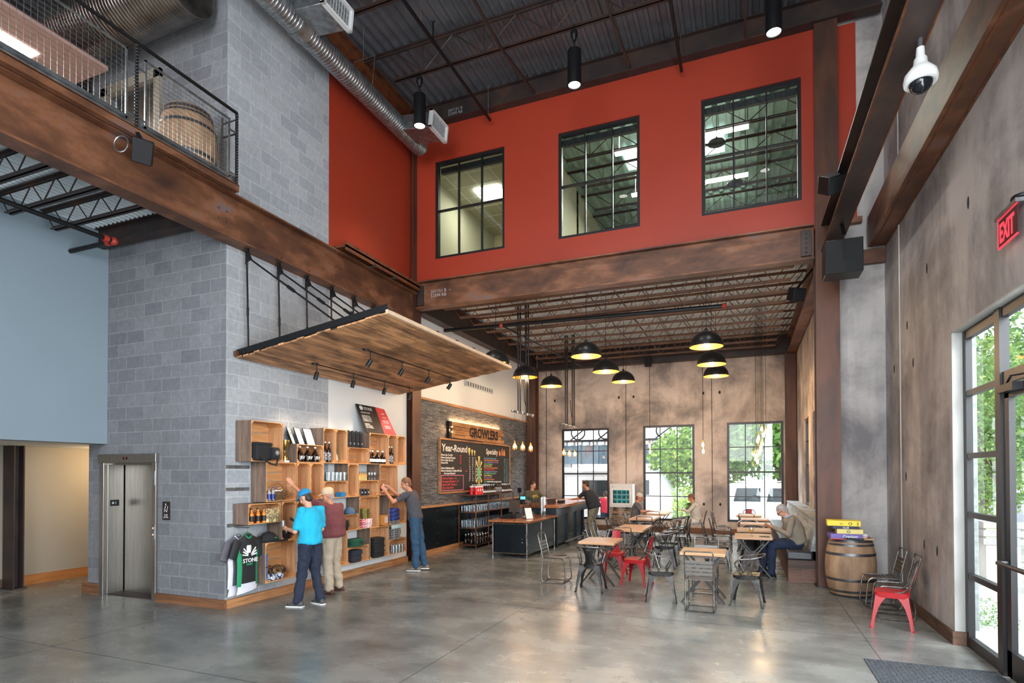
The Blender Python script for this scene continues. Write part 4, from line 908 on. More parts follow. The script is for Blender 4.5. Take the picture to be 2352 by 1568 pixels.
# jerseys on hangers
def jersey(name, label, x, mats, emblem=True, dy=0, dz=0):
    root = thing(name, label, 'jersey', (x, 6.12 + dy, 0 + dz), 0, 'cycling jerseys on hangers'); w2 = .20; cy = .25
    # body outline rings, flattened tube from hem to neck
    rings = []
    for z, w_, t in ((.32, .19, .03), (.36, .188, .032), (.42, .185, .035), (.6, .18, .04), (.8, .195, .045), (.93, .20, .04), (1.0, .17, .035), (1.05, .08, .03), (1.065, .065, .03)):
        rings.append([(t * math.cos(a) * (1 + .12 * math.sin(5 * a + z * 9)), cy + w_ * math.copysign(abs(math.sin(a)) ** .8, math.sin(a)), z) for a in [2 * PI * k / 28 for k in range(28)]])
    mb = MB(); mb.loft(rings)
    for k, f in enumerate(mb.f):
        c = sum((Vector(mb.v[i]) for i in f), Vector()) / len(f)
        side = abs(c.y - cy) > .125 + .25 * max(0, c.z - .75)
        mb.m[k] = 1 if side and c.z < .93 else (2 if c.z < .36 else 0)
    mb.build('body', mats, root)
    for s_ in (-1, 1):
        rr = []
        for t_, w_, q in ((0, .075, .035), (.5, .07, .035), (1, .065, .03)):
            c = Vector((0, cy + s_ * (.165 + .10 * t_), .985 - .25 * t_)); d = Vector((0, s_ * .37, -.93)); n = Vector((0, .93, s_ * .37))
            rr.append([c + Vector((q, 0, 0)) * math.cos(a) + n * w_ * math.sin(a) for a in [2 * PI * k / 16 for k in range(16)]])
        MB().loft(rr).build('sleeve', mats[0], root)
    MB().tube([(.0, cy - .065, 1.07), (.03, cy - .04, 1.03), (.04, cy, 1.01), (.03, cy + .04, 1.03), (0, cy + .065, 1.07), (-.03, cy, 1.08)], .012, 6, closed=True).build('collar', mats[1], root)
    MB().loft([[(.035 * math.cos(a), cy + .17 * math.sin(a) + .01, .33) for a in [2 * PI * k / 20 for k in range(20)]], [(.04 * math.cos(a), cy + .18 * math.sin(a) - .01, .235 + .025 * math.sin(a)) for a in [2 * PI * k / 20 for k in range(20)]]]).build('white_hem', mats[2], root)
    MB().tube([(0, cy - .17, 1.0), (0, cy - .05, 1.07), (0, cy, 1.10), (0, cy + .05, 1.07), (0, cy + .17, 1.0)], .008, 6).tube([(0, cy, 1.10), (0, cy, 1.13)] + arc((0, cy + .015, 1.15), .02, 200, 20, 6, (0, 1, 0)), .003, 5).build('hanger', M['galv'], root)
    if emblem:
        t2 = text_mesh('print', 'STONE', .085, frame((.05, cy - .125, .66), (0, 1, 0), (0, 0, 1)), M['whitelabel'], root, .003, bold=.001)
        mb = MB(); mb.lathe([(.001, 0), (.045, .01), (.05, .1), (.04, .12), (.001, .12)], (.035, cy - .01, .79), 12, Matrix.Diagonal((.4, 1, 1)))
        for s_ in (-1, 1):
            for k in range(3): mb.bar((.048, cy + s_ * .03, .76 + .01 * k), (.048, cy + s_ * (.13 - .01 * k), .78 + .045 * k), .006, .018)
        mb.build('emblem', M['whitelabel'], root); MB().box(.048, .052, cy - .06, cy + .05, .62, .645).build('green_bar', mats[1], root)
    return root
M['jgreen'] = plain('jersey_green', C(20, 130, 86), .7); M['jwhite'] = plain('jersey_white', C(206, 204, 214), .8); M['jblack'] = plain('jersey_black', C(26, 25, 28), .7)
M['jmaroon'] = plain('jersey_grey', C(90, 84, 92), .8)
jersey('cycling_jersey', 'black and green cycling jersey with white emblem and lettering on a hanger', -6.78, [M['jblack'], M['jgreen'], M['jwhite']])
jersey('cycling_jersey', 'grey and white cycling jersey hanging directly behind the black and green one', -6.90, [M['jmaroon'], M['jwhite'], M['jwhite']], False, -.05, -.03)
tag(MB().tube([(-6.99, 6.34, 1.165), (-6.72, 6.34, 1.165), (-6.70, 6.34, 1.185)], .008, 6).build('wall_hook', M['galv']), 'short metal hook rod holding the jerseys on the block wall', 'hook')
tag(MB().box(-6.70, -6.698, 6.60, 6.68, .55, .75).box(-6.70, -6.698, 6.61, 6.68, .38, .53).build('hang_tag', plain('blue_tag', C(74, 92, 124), .6), smooth=False), 'small blue printed cards hanging between the jerseys and the bottom crate', 'card')

# ------------------------------------------------------------------ canopy
tilt = math.atan2(.385, 2.633); CW = math.hypot(.385, 2.633)
root = thing('plank_canopy', 'large tilted canopy of reclaimed brown planks hanging over the shelf wall', 'canopy', (-6.95, 6.32, 3.66)); root.rotation_euler = (0, -tilt, 0)
mb = MB(); y_ = 0
nb = 23
for k in range(nb):
    x0 = CW * k / nb; yy = rnd.uniform(-.02, .02)
    mb.box(x0 + .0015, CW * (k + 1) / nb - .0015, yy, 4.28 + rnd.uniform(-.03, .03), rnd.uniform(-.004, .002), .022)
mb.build('plank_soffit', M['canopy'], root, smooth=False)
MB().box(0, CW, .01, .03, .022, .13).box(0, CW, .01, .07, .022, .034).build('edge_channel', M['black'], root, smooth=False)
MB().box(0, CW, 4.2, 4.22, .022, .13).build('far_channel', M['black'], root, smooth=False)
MB().box(CW - .02, CW + .015, -.01, 4.28, -.005, .05).build('pale_edge_board', plain('pale_board', C(206, 176, 146), .6), root, smooth=False)
MB().box(-.01, .04, -.04, 4.3, .02, .10).build('wall_ledger', M['rust'], root, smooth=False)
for k in range(7):
    MB().box(0, CW, .07 + .63 * k, .13 + .63 * k, .022, .08).build('cross_rib', M['black'], root, smooth=False)
rt = thing('hanger_rods', 'row of black steel tie rods with turnbuckles holding up the plank canopy', 'tie rods', (0, 0, 0))
def turnbuckle(mb, p, q, t0, L=.16):
    d = (Vector(q) - Vector(p)); u = d.normalized(); c = Vector(p) + d * t0; s_ = u.cross(Vector((0, 1, 0))); s_ = s_.normalized() if s_.length > .1 else Vector((1, 0, 0))
    for k in (-1, 1): mb.tube([c - u * L / 2 + s_ * .0, c - u * L * .35 + s_ * k * .02, c + u * L * .35 + s_ * k * .02, c + u * L / 2], .006, 6)
    mb.tube([c - u * L * .55, c - u * L * .4], .014, 8).tube([c + u * L * .4, c + u * L * .55], .014, 8)
for k in range(7):
    y = 6.39 + .629 * k
    mb = MB(); p, q = (-6.88, y + .04, 5.13), (-6.88, y + .08, 3.76); mb.tube([p, q], .014, 8); turnbuckle(mb, p, q, .55); mb.tube([(q[0], q[1], q[2] - .03), q], .03, 6)
    mb.build('vertical_rod', M['pipe'], rt)
    mb = MB(); p, q = (-6.80, y, 5.15), (-5.2, y + .08, 4.02); mb.tube([p, q], .014, 8); turnbuckle(mb, p, q, .48, .2)
    mb.build('diagonal_rod', M['pipe'], rt)
    mb = MB(); mb.bar((-6.88, y + .04, 5.28), (-6.88, y + .04, 5.10), .012, .05).bar((-6.85, y + .01, 5.28), (-6.76, y, 5.12), .012, .05).lathe([(.035, 0), (.035, .05), (.02, .06)], (-6.86, y + .02, 5.25), 8).sphere((-6.88, y + .04, 5.10), .035, 8, 6, (1, .4, 1)).sphere((-6.79, y, 5.13), .032, 8, 6, (1, .4, 1))
    mb.tube([(-6.78, y, 5.28), (-6.78, y, 5.38)], .008, 6)
    mb.build('clevis', M['black'], rt)
def spotlight(loc, label, aim):
    root = thing('track_spotlight', label, 'spotlight', loc, 0, 'small spotlights under the canopy')
    MB().lathe([(.03, 0), (.03, -.02), (.008, -.025), (.008, -.13)], (0, 0, 0), 10).build('stem', M['black'], root)
    d = (Vector(aim) - Vector(loc)).normalized(); q = d.to_track_quat('Z', 'Y').to_matrix(); c = Vector((0, 0, -.16))
    MB().lathe([(.001, -.03), (.028, -.03), (.034, .0), (.036, .10), (.031, .10), (.028, .06), (.001, .055)], c, 14, q, cap=False).build('can', M['black'], root)
    MB().lathe([(.001, .07), (.028, .07)], c, 12, q, cap=False).build('lens', M['lamp_face'], root)
    L = spot('spot_beam', Vector(loc) + c + d * .12, aim, 26, 75, (1, .80, .60), .7, .03)
    return root
for i, (x, y) in enumerate(((-6.42, 7.42), (-6.42, 8.36), (-6.42, 9.31), (-6.42, 10.2), (-5.43, 7.49), (-5.43, 8.39), (-5.43, 9.28), (-5.43, 10.12))):
    z = 3.655 + (x + 6.95) * .1462
    spotlight((x, y, z), 'small black spotlight under the canopy, %s in the row %s' % (['first', 'second', 'third', 'last'][i % 4], 'nearest the wall' if i < 4 else 'farther from the wall'), (-6.9, y - .3, 1.6))
for x, nm in ((-6.42, 'nearest the wall'), (-5.43, 'farther from the wall')):
    z = 3.645 + (x + 6.95) * .1462
    tag(MB().tube([(x, 7.3, z), (x, 10.3, z)], .009, 6).lathe([(.05, -.01), (.05, .01)], (x, 7.38, z), 10).build('light_track', M['black']), 'thin black conduit under the canopy feeding the spotlights %s' % nm, 'conduit')
root = thing('wood_offcut', 'small bent board lying on top of the canopy edge', 'board', (-5.3, 6.5, 4.03)); root.rotation_euler = (.2, -.3, .4)
MB().box(-.12, .12, -.06, .06, 0, .02).box(-.12, .0, -.07, -.05, 0, .07).build('board', M['crate_out'], root, smooth=False)
root = thing('sprinkler_valve', 'red sprinkler fitting on the white wall above the canopy', 'valve', (-6.95, 9.0, 4.7))
MB().tube([(0, 0, -1.0), (0, 0, .35)], .03, 8).build('riser', M['pipe'], root); MB().tube([(0, -.12, .12), (0, .05, .02)], .05, 8).build('red_coupling', bpy.data.materials['red_fitting'], root)

# ------------------------------------------------------------------ ducts, grilles
def spiral_duct(name, p, q, r_, label, step=.06):
    p, q = Vector(p), Vector(q); d = q - p; n = int(d.length / step); pts = []; rr = []
    for k in range(n + 1):
        for t, a in ((0, 0), (.12, .006), (.24, 0)):
            if k == n and t: continue
            pts.append(p + d * min(1, (k + t) / n)); rr.append(r_ + a)
    o = thing(name, label, 'duct'); MB().tube(pts, rr, 24).build('spiral_pipe', M['galv'], o, sharp=60); return o
M['galv_dark'] = noisy('duct_steel', [(.3, C(92, 86, 80)), (.7, C(150, 146, 142))], 3, (1, 1, 1), .22, .9, .05, 6)
d_ = spiral_duct('round_duct', (-6.42, 2.0, 8.95), (-6.42, 10.62, 8.95), .18, 'shiny round spiral duct running along the top of the left wall')
MB().lathe([(.001, .02), (.15, .02), (.185, -.02), (.185, -.1)], (-6.42, 10.62, 8.95), 24, Matrix.Rotation(-PI / 2, 3, 'X'), cap=False).build('end_cap', M['galv'], d_)
MB().tube([(-6.42, 6.9, 8.95), (-6.42, 7.1, 8.95)], .2, 24).build('joint_collar', M['galv'], d_)
for y in (4.0, 7.0, 8.6): MB().tube([(-6.2, y, 9.0), (-6.15, y, 9.5), (-6.6, y, 9.5), (-6.63, y, 9.0)], .006, 5).tube([(-6.4, y, 9.5), (-6.4, y, 10.1)], .006, 5).build('hanger_rod', M['galv'], d_)
d2_ = spiral_duct('round_duct', (-12.8, 5.66, 8.82), (-7.15, 5.66, 8.82), .42, 'large dark round duct crossing behind the mezzanine at the top left')
for c in d2_.children: c.data.materials[0] = M['galv_dark']
def grille(loc, label):
    root = thing('air_diffuser', label, 'air vent', loc, 0, 'supply air boxes on the duct'); bevel(MB().box(-.35, .32, -.28, .28, -.15, .15).build('plenum_box', M['galv'], root), .01)
    mb = MB().box(.32, .40, -.32, -.28, -.17, .17).box(.32, .40, .28, .32, -.17, .17).box(.32, .40, -.32, .32, -.17, -.14).box(.32, .40, -.32, .32, .14, .17); mb.build('rim', M['white'], root, smooth=False)
    mb = MB()
    for k in range(9): mb.box(.33, .37, -.27 + .06 * k, -.262 + .06 * k, -.14, .14)
    for z in (-.05, .05): mb.box(.33, .35, -.28, .28, z - .003, z + .003)
    mb.build('louvre_blades', M['silverlabel'], root, smooth=False); MB().box(.30, .33, -.27, .27, -.14, .14).build('dark_throat', M['black'], root, smooth=False)
    root.rotation_euler = (0, .12, 0)
grille((-6.0, 10.02, 8.93), 'small grey supply air box at the far end of the round duct')
grille((-6.0, 6.95, 9.02), 'larger looking grey supply air box at the top edge of the view')
root = thing('wall_grille', 'long white linear air grille high on the white wall', 'air vent', (-7.02, 13.9, 4.33))
MB().box(0, .02, 0, 1.85, 0, .02).box(0, .02, 0, 1.85, .14, .16).box(0, .02, 0, .02, 0, .16).box(0, .02, 1.83, 1.85, 0, .16).build('rim', M['white'], root, smooth=False)
mb = MB()
for k in range(11): mb.box(0, .015, .1 + .16 * k, .13 + .16 * k, .02, .14)
mb.build('louvre_blades', M['white'], root, smooth=False); MB().box(0, .004, .02, 1.83, .02, .14).build('dark_throat', plain('throat', C(110), .7), root, smooth=False)

# ------------------------------------------------------------------ hanging lights
def cyl_lamp(x, label):
    root = thing('cylinder_pendant', label, 'pendant lamp', (x, 9.2, 0), 0, 'black cylinder pendants')
    MB().tube([(0, 0, 9.46), (0, 0, 8.98)], .008, 6).build('stem', M['black'], root)
    MB().lathe([(.05, 9.34), (.06, 9.30), (.06, 9.24), (.035, 9.2), (.03, 9.16)], (0, 0, 0), 12).build('canopy', M['black'], root)
    MB().lathe([(.001, 9.0), (.11, 9.0), (.115, 8.99), (.115, 8.42), (.10, 8.42), (.10, 8.5), (.001, 8.5)], (0, 0, 0), 28, cap=False).build('housing', M['black'], root)
    MB().lathe([(.001, 8.435), (.098, 8.435)], (0, 0, 0), 24, cap=False).build('lens', M['lamp_face'], root)
    spot('cylinder_beam', (x, 9.2, 8.38), (x, 9.6, 0), 170, 95, (1, .94, .86), .9, .09)
    return root
for x, nm in ((-5.58, 'leftmost'), (-2.6, 'middle one'), (.43, 'rightmost, at the top edge')):
    cyl_lamp(x, 'black cylinder pendant lamp hanging from the roof joist, ' + nm)
M['domeblack'] = plain('black_enamel', C(26, 26, 27), .35, .2)
def dome_lamp():
    root = thing('dome_pendant', 'x', 'pendant lamp', (0, 0, 0), 0, 'black and gold dome pendants')
    n = 14; prof = [(.31 * math.sin(R(90) * k / n), .30 * math.cos(R(90) * k / n)) for k in range(n + 1)]
    MB().lathe([(max(.001, a), b_) for a, b_ in prof], (0, 0, 0), 32, cap=False).build('outer_shade', M['domeblack'], root)
    MB().lathe([(max(.001, a * .985), b_ * .985 + .0) for a, b_ in prof], (0, 0, 0), 32, cap=False).build('gold_lining', M['gold'], root)
    MB().tube([(.31 * math.cos(a), .31 * math.sin(a), 0) for a in [2 * PI * k / 32 for k in range(32)]], .005, 6, closed=True).build('rim', M['domeblack'], root)
    MB().lathe([(.03, .29), (.03, .34), (.012, .36)], (0, 0, 0), 12).build('cap', M['black'], root)
    MB().tube([(0, 0, .33), (0, 0, 1.82)], .006, 6).build('cord', M['black'], root)
    MB().sphere((0, 0, .05), .045, 12, 8).build('bulb', M['bulb_hot'], root)
    return root
dm = dome_lamp(); first = True
DOMES = [(x, y, z) for x in (-5.1, -3.05, -.68) for y, z in ((11.62, 4.38), (13.45, 4.36), (15.55, 4.43))]
nmx = ['left', 'middle', 'right']; nmy = ['nearest', 'second', 'farthest']
for i, (x, y, z) in enumerate(DOMES):
    lb = 'black dome pendant with gold inside, %s lamp of the %s row over the tables' % (nmy[i % 3], nmx[i // 3])
    if first: dm.location = (x, y, z); dm['label'] = lb; first = False
    else: dup(dm, (x, y, z), 0, lb)
    point('dome_light', (x, y, z - .04), 34, (1, .72, .42), .05)
# caged bulbs on pipe racks
def edison(label, cord=.85, cage=True):
    root = thing('caged_bulb', label, 'pendant lamp')
    MB().tube([(0, 0, .10), (0, 0, cord)], .004, 5).build('cord', M['black'], root)
    MB().lathe([(.012, .12), (.02, .11), (.02, .055), (.016, .05)], (0, 0, 0), 10).build('socket', M['brass'], root)
    MB().lathe([(.001, -.07), (.02, -.062), (.033, -.03), (.032, 0), (.02, .035), (.015, .055)], (0, 0, 0), 14, cap=False).build('bulb', M['bulb'], root)
    if cage:
        mb = MB()
        for k in range(6): a = PI * k / 3; mb.tube([(.02 * math.cos(a), .02 * math.sin(a), .06), (.055 * math.cos(a), .055 * math.sin(a), .0), (.06 * math.cos(a), .06 * math.sin(a), -.07), (.04 * math.cos(a), .04 * math.sin(a), -.10)], .0025, 4)
        for z, r_ in ((0, .055), (-.07, .06), (-.10, .04)): mb.tube([(r_ * math.cos(a), r_ * math.sin(a), z) for a in [2 * PI * k / 12 for k in range(12)]], .0025, 4, closed=True)
        mb.build('wire_cage', M['brass'], root)
    return root
def rack(x, y, z, dx, label, blabel, bz):
    root = thing('pipe_rack', label, 'light fixture', (x, y, 0))
    MB().tube([(-dx, 0, z + .07), (dx, 0, z - .07)], .026, 8).build('cross_pipe', M['galv'], root)
    mb = MB()
    for k in (-1, -.5, 0, .5, 1): mb.sphere((dx * k, 0, z - .07 * k), .04, 8, 6)
    mb.build('pipe_fittings', M['galv'], root)
    for xx in (-.12, -.06, .1, .16): MB().tube([(xx, 0, z), (xx, 0, 6.2)], .021, 8).build('drop_pipe', M['black'], root)
    MB().tube([(.04, 0, 4.2), (.06, -.02, 3.8), (.13, 0, z)], .012, 6).build('loose_cable', M['black'], root)
    e = edison(blabel, z - bz + .05)
    rep(e, [(x + k * dx * .8, y, bz - .03 * k) for k in (-1, 0, 1)], blabel)
    for k in (-1, 0, 1): point('bulb_light', (x + k * dx * .8, y - .09, bz), 6, (1, .6, .3), .03)
rack(-5.19, 13.5, 3.47, .27, 'black iron pipe rack hanging left of the columns, carrying three caged bulbs', 'glowing caged bulb of the near pipe rack, against the stone wall', 2.63)
rack(-5.0, 17.0, 3.42, .22, 'black iron pipe rack hanging before the left window, carrying three caged bulbs', 'glowing caged bulb of the far pipe rack, before the left window', 2.58)
for x, nm in ((-2.50, 'before the middle window'), (-1.07, 'between the middle and right windows')):
    e = edison('upper bare bulb of the pair hanging ' + nm, 6.15 - 2.74, False); e.location = (x, 16.5, 2.74); e['group'] = 'bare bulbs on long cords'
    e = edison('lower bare bulb of the pair hanging ' + nm, 6.15 - 2.56, False); e.location = (x + .01, 16.52, 2.56); e['group'] = 'bare bulbs on long cords'
    point('bulb_light', (x, 16.4, 2.65), 5, (1, .6, .3), .03)
e0 = None
for k in range(12):
    a = rnd.uniform(0, 6.3); z = 2.25 + .075 * k; x = .22 + .02 * k + .07 * math.cos(a); y = 15.8 + .07 * math.sin(a)
    if e0 is None: e0 = edison('bare glowing bulb in the cluster hanging before the right window', 3.9, False); e0.location = (x, y, z); e0['group'] = 'cluster of bare bulbs'
    else: dup(e0, (x, y, z), 0, e0['label'], 'cluster of bare bulbs').scale = (1, 1, (6.15 - z) / 3.9 if False else 1)
point('cluster_light', (.35, 15.5, 2.7), 25, (1, .7, .42), .12)

# ------------------------------------------------------------------ speakers, camera, exit sign
def speaker(loc, rot, size, label, bracket):
    root = thing('loudspeaker', label, 'loudspeaker', loc); root.rotation_euler = rot; sx_, sy_, sz_ = size
    bevel(MB().box(-sx_ / 2, sx_ / 2, -sy_ / 2, sy_ / 2, -sz_ / 2, sz_ / 2).build('cabinet', M['black'], root), .008, 2)
    MB().box(-sx_ / 2 + .01, sx_ / 2 - .01, -sy_ / 2 - .004, -sy_ / 2, -sz_ / 2 + .01, sz_ / 2 - .01).build('grille_cloth', M['black_cloth'], root, smooth=False)
    mb = MB()
    from_e = root.rotation_euler.to_matrix().inverted()
    for p, q in bracket: mb.bar(from_e @ Vector(p), from_e @ Vector(q), .05, .008)
    mb.build('mounting_bracket', M['black'], root, smooth=False); return root
speaker((-6.50, 4.56, 5.72), (.5, .1, .9), (.2, .2, .26), 'small black loudspeaker hanging from the mezzanine edge at the upper left', [((0, 0, .1), (-.11, .0, .26))])
tag(MB().tube([(-6.58 + .06 * math.sin(a), 4.36 + .07 * math.cos(a), 5.72 + .07 * math.sin(a)) for a in [2 * PI * k / 16 for k in range(16)]], .008, 6, closed=True).build('hose_clamp', M['galv']), 'metal ring clamp beside the upper left loudspeaker', 'ring')
speaker((1.16, 9.2, 6.05), (.6, -.3, .4), (.26, .24, .24), 'black loudspeaker tilted beside the upper red wall at the right column', [((.03, .0, .05), (.22, .05, .08))])
speaker((1.385, 9.95, 5.19), (0, 0, -.0), (.5, .4, .50), 'large black loudspeaker hanging under the dark beam by the right column', [((0, -.21, -.05), (0, -.21, .30)), ((0, -.21, .3), (0, .0, .56))])
speaker((.95, 12.5, 5.45), (.4, 0, .5), (.25, .22, .25), 'black loudspeaker tucked under the right end of the back room ceiling', [((0, 0, .1), (.3, .1, .5))])
speaker((-2.9, 18.9, 5.55), (.2, 0, 0), (.2, .2, .28), 'small black loudspeaker at the top of the back concrete wall', [((0, 0, .1), (0, .46, .2))])
root = thing('dome_camera', 'white dome security camera hanging from the dark beam at the right', 'security camera', (1.44, 5.95, 5.38))
MB().lathe([(.001, .28), (.03, .28), (.035, .20), (.05, .18), (.055, .13), (.08, .10), (.12, .05), (.13, .0), (.125, -.03), (.105, -.035), (.10, -.03), (.001, -.03)], (0, 0, 0), 28, cap=False).build('housing', M['white'], root)
MB().sphere((0, 0, -.025), .092, 20, 12).build('dome', plain('smoked_dome', C(18, 20, 24), .05), root)
MB().tube([(0, 0, .26), (0, 0, .44)], .022, 10).build('stem', M['galv'], root)
MB().box(-.06, .06, -.04, .04, .44, .54).build('mount_box', M['galv'], root, smooth=False); MB().tube(arc((.04, 0, .52), .06, -60, 120, 8), .005, 5).build('cable', M['galv'], root)
root = thing('exit_sign', 'red lettered EXIT sign on the right concrete wall', 'exit sign', (2.13, 6.44, 4.22))
MB().box(.0, .008, -.40, 0, -.26, 0).build('acrylic_panel', plain('dark_red_panel', C(70, 30, 34), .3), root, smooth=False)
er = emis('exit_red', (1, .03, .06, 1), .75); MB().box(-.003, .009, -.40, 0, -.262, -.25).box(-.003, .009, -.01, 0, -.26, 0).box(-.003, .009, -.40, 0, -.01, 0).build('red_border', er, root, smooth=False)
text_mesh('lettering', 'EXIT', .235, frame((-.002, -.035, -.215), (0, -1, 0), (0, 0, 1)), er, root, .001, bold=.006, xs=.62)
MB().box(-.02, .07, -.42, .02, 0, .035).build('mount_bar', M['galv'], root, smooth=False)
MB().lathe([(.001, .02), (.07, .01), (.08, 0), (.08, -.02)], (.05, -.36, .06), 14).build('ceiling_cap', M['black'], root)
root = thing('ceiling_panel', 'pale ceiling panel with bright strip light above the mezzanine', 'ceiling panel', (0, 0, 0))
MB().box(-9.95, -8.85, 1.5, 5.66, 8.02, 8.08).build('panel', plain('pink_panel', C(176, 140, 128), .7), root, smooth=False)
MB().box(-9.8, -9.40, 1.6, 5.05, 8.005, 8.018).build('strip_light', M['tubelight'], root, smooth=False)
area('mezzanine_strip', (-9.6, 3.6, 7.95), (-9.6, 3.6, 0), .4, 3.4, 60, (1, .95, .88))
point('corridor_light', (-10.9, 7.4, 2.2), 34, (1, .74, .44), .12)
# lights of the upper rooms
def upper_light(x0, x1, y0, y1, z, label, pw):
    o = tag(MB().box(x0, x1, y0, y1, z, z + .05).box(x0 + .1, x0 + .11, (y0 + y1) / 2, (y0 + y1) / 2 + .01, z + .05, 10.3 if y1 - y0 < .3 else 9.36).build('strip_light', M['tubelight'], smooth=False), label, 'ceiling light', 'strip lights of the upper rooms')
    area('upper_strip', ((x0 + x1) / 2, (y0 + y1) / 2, z - .03), ((x0 + x1) / 2, (y0 + y1) / 2, 0), x1 - x0, y1 - y0, pw, (1, .95, .85))
upper_light(-6.5, -5.8, 13.4, 14.0, 9.29, 'bright ceiling light seen through the left upper window', 30)
for k, y in enumerate((13.8, 16.05, 18.2)):
    upper_light(-2.9, .12, y, y + .14, 9.72, 'long bright strip light seen through the right upper window, %s of three' % ['nearest', 'middle', 'farthest'][k], 75)
tag(MB().box(-2.9, -.44, 14.76, 15.7, 10.24, 10.25).build('skylight', emis('skylight_white', (.85, .95, 1, 1), 3), smooth=False), 'white skylight seen through the middle and right upper windows', 'skylight')
for i in range(5): joist('upper_joist', -4.5, 2.3, 12.3 + i * 1.45, 9.75, 10.28, 1.3, 'dark joist of the upper room behind the windows, %s row from the glass' % ord_[i], 'joists of the upper room', inset=.4)
for x, nm in ((-.55, 'nearer'), (-.2, 'farther')):
    tag(MB().lathe([(.2, 0), (.19, .03), (.05, .10), (.02, .14), (.008, .16), (.008, .96)], (x, 13.6 + (x + .55) * 6, 9.35), 18).build('bell_speaker', M['black']), 'black pendant speaker seen through the right upper window, the %s one' % nm, 'loudspeaker')
root = thing('barrel', 'oak barrel standing behind the mesh railing of the mezzanine', 'barrel', (-7.15, 5.66, 6.03))
def barrel_parts(root, s=1.0, dark=False):
    H_ = .93 * s; R0, R1 = .285 * s, .365 * s; prof = []
    def rad(t): return R0 + (R1 - R0) * (1 - (2 * t - 1) ** 2) ** .9
    mb = MB(); N = 44; rings = []
    for k in range(17):
        t = k / 16; r_ = rad(t); rings.append([((r_ - (.003 if j % 2 else 0)) * math.cos(2 * PI * j / N), (r_ - (.003 if j % 2 else 0)) * math.sin(2 * PI * j / N), t * H_) for j in range(N)])
    mb.loft(rings, cap=False).lathe([(.001, H_ - .03), (R0 - .015, H_ - .03), (R0 - .015, H_), (R0, H_)], (0, 0, 0), 28, cap=False); mb.build('staves', M['barrel'], root, sharp=60)
    for a, b_ in ((.0, .035), (.075, .115), (.27, .315), (.70, .745), (.865, .90), (.925, .975)):
        MB().lathe([(rad(a) + .003, a * H_), ((rad(a) + rad(b_)) / 2 + .005, (a + b_) / 2 * H_), (rad(b_) + .003, b_ * H_)], (0, 0, 0), 40, cap=False).build('hoop', M['hoop'], root)
barrel_parts(root)
# ================================================================== counter, bar, rack, chalkboard
root = thing('service_counter', 'low black steel counter with wooden top nearest the entrance hall', 'counter', (-5.5, 12.35, 0))
mb = MB()
for x in (0, .85):
    for y in (0, 1.0, 2.05): mb.tube([(x, y, 0), (x, y, .80)], .022, 8)
for x in (0, .85):
    for z in (.10, .78): mb.tube([(x, 0, z), (x, 2.05, z)], .018, 8)
for y in (0, 2.05):
    for z in (.10, .78): mb.tube([(0, y, z), (.85, y, z)], .018, 8)
for x in (0, .85):
    for y in (0, 1.0, 2.05): mb.lathe([(.034, 0), (.034, .03), (.03, .03)], (x, y, 0), 8).sphere((x, y, .10), .03, 8, 6).sphere((x, y, .77), .03, 8, 6)
mb.build('pipe_frame', M['gun_tube'], root)
M['bluesteel'] = noisy('blue_grey_steel', [(.3, C(52, 64, 72)), (.7, C(92, 108, 116))], .9, (1, 1, .5), .25, .7, .02, 6)
MB().box(.04, .81, -.005, .005, .12, .76).build('front_panel', M['darkpanel'], root, smooth=False)
for y in (.04, 1.04): MB().box(.845, .855, y, y + .93, .12, .76).build('side_panel', M['bluesteel'], root, smooth=False)
MB().box(-.005, .005, .03, 2.02, .12, .76).build('back_panel', M['darkpanel'], root, smooth=False)
bevel(MB().box(-.10, .95, -.06, 2.1, .815, .865).build('counter_top', M['bartop'], root), .01, 2)
mb = MB()
for y in (.02, .98, 1.02): 
    for k in range(5): mb.sphere((.858, y + .02, .2 + .12 * k), .01, 6, 4, (.4, 1, 1))
mb.build('panel_bolt', M['galv'], root); MB().sphere((.74, -.01, .36), .016, 8, 6).sphere((.74, -.01, .44), .012, 8, 6).build('door_lock', M['galv'], root)
root = thing('bar_counter', 'tall black steel bar with thick wooden top that the dark-shirted man leans on', 'bar', (-5.35, 14.45, 0))
bevel(MB().box(-.25, .85, -.12, 4.5, 1.04, 1.12).build('bar_top', M['bartop'], root), .012, 2)
MB().box(.0, .70, .05, 2.6, .06, .86).build('panelling', M['bluesteel'], root, smooth=False)
MB().box(.70, .74, 0, 4.4, .84, 1.03).box(.02, .74, -.02, .02, .84, 1.03).build('steel_fascia', M['bluesteel'], root, smooth=False)
for y, xx in [(y_, x_) for y_ in (0, .95, 1.9, 2.65) for x_ in (.68, 0)]: MB().box(xx, xx + .08, y, y + .08, 0, .86).build('steel_post', M['darkpanel'], root, smooth=False)
MB().box(.55, .76, 3.95, 4.1, 0, .86).build('end_post', M['darkpanel'], root, smooth=False)
mb = MB().tube([(.98, .1, .16), (.98, 3.7, .16)], .028, 10)
for y in (.3, 1.6, 2.9): mb.tube([(.72, y, .16), (.98, y, .16)], .014, 6).tube([(.98, y, .16), (.98, y, 0)], .014, 6)
mb.build('foot_rail', M['gun_tube'], root)
mb = MB()
for y in (.9, 1.85, 2.6):
    for k in range(5): mb.sphere((.762, y + .04, .2 + .14 * k), .012, 6, 4, (.4, 1, 1))
mb.build('bolt_heads', M['galv'], root)
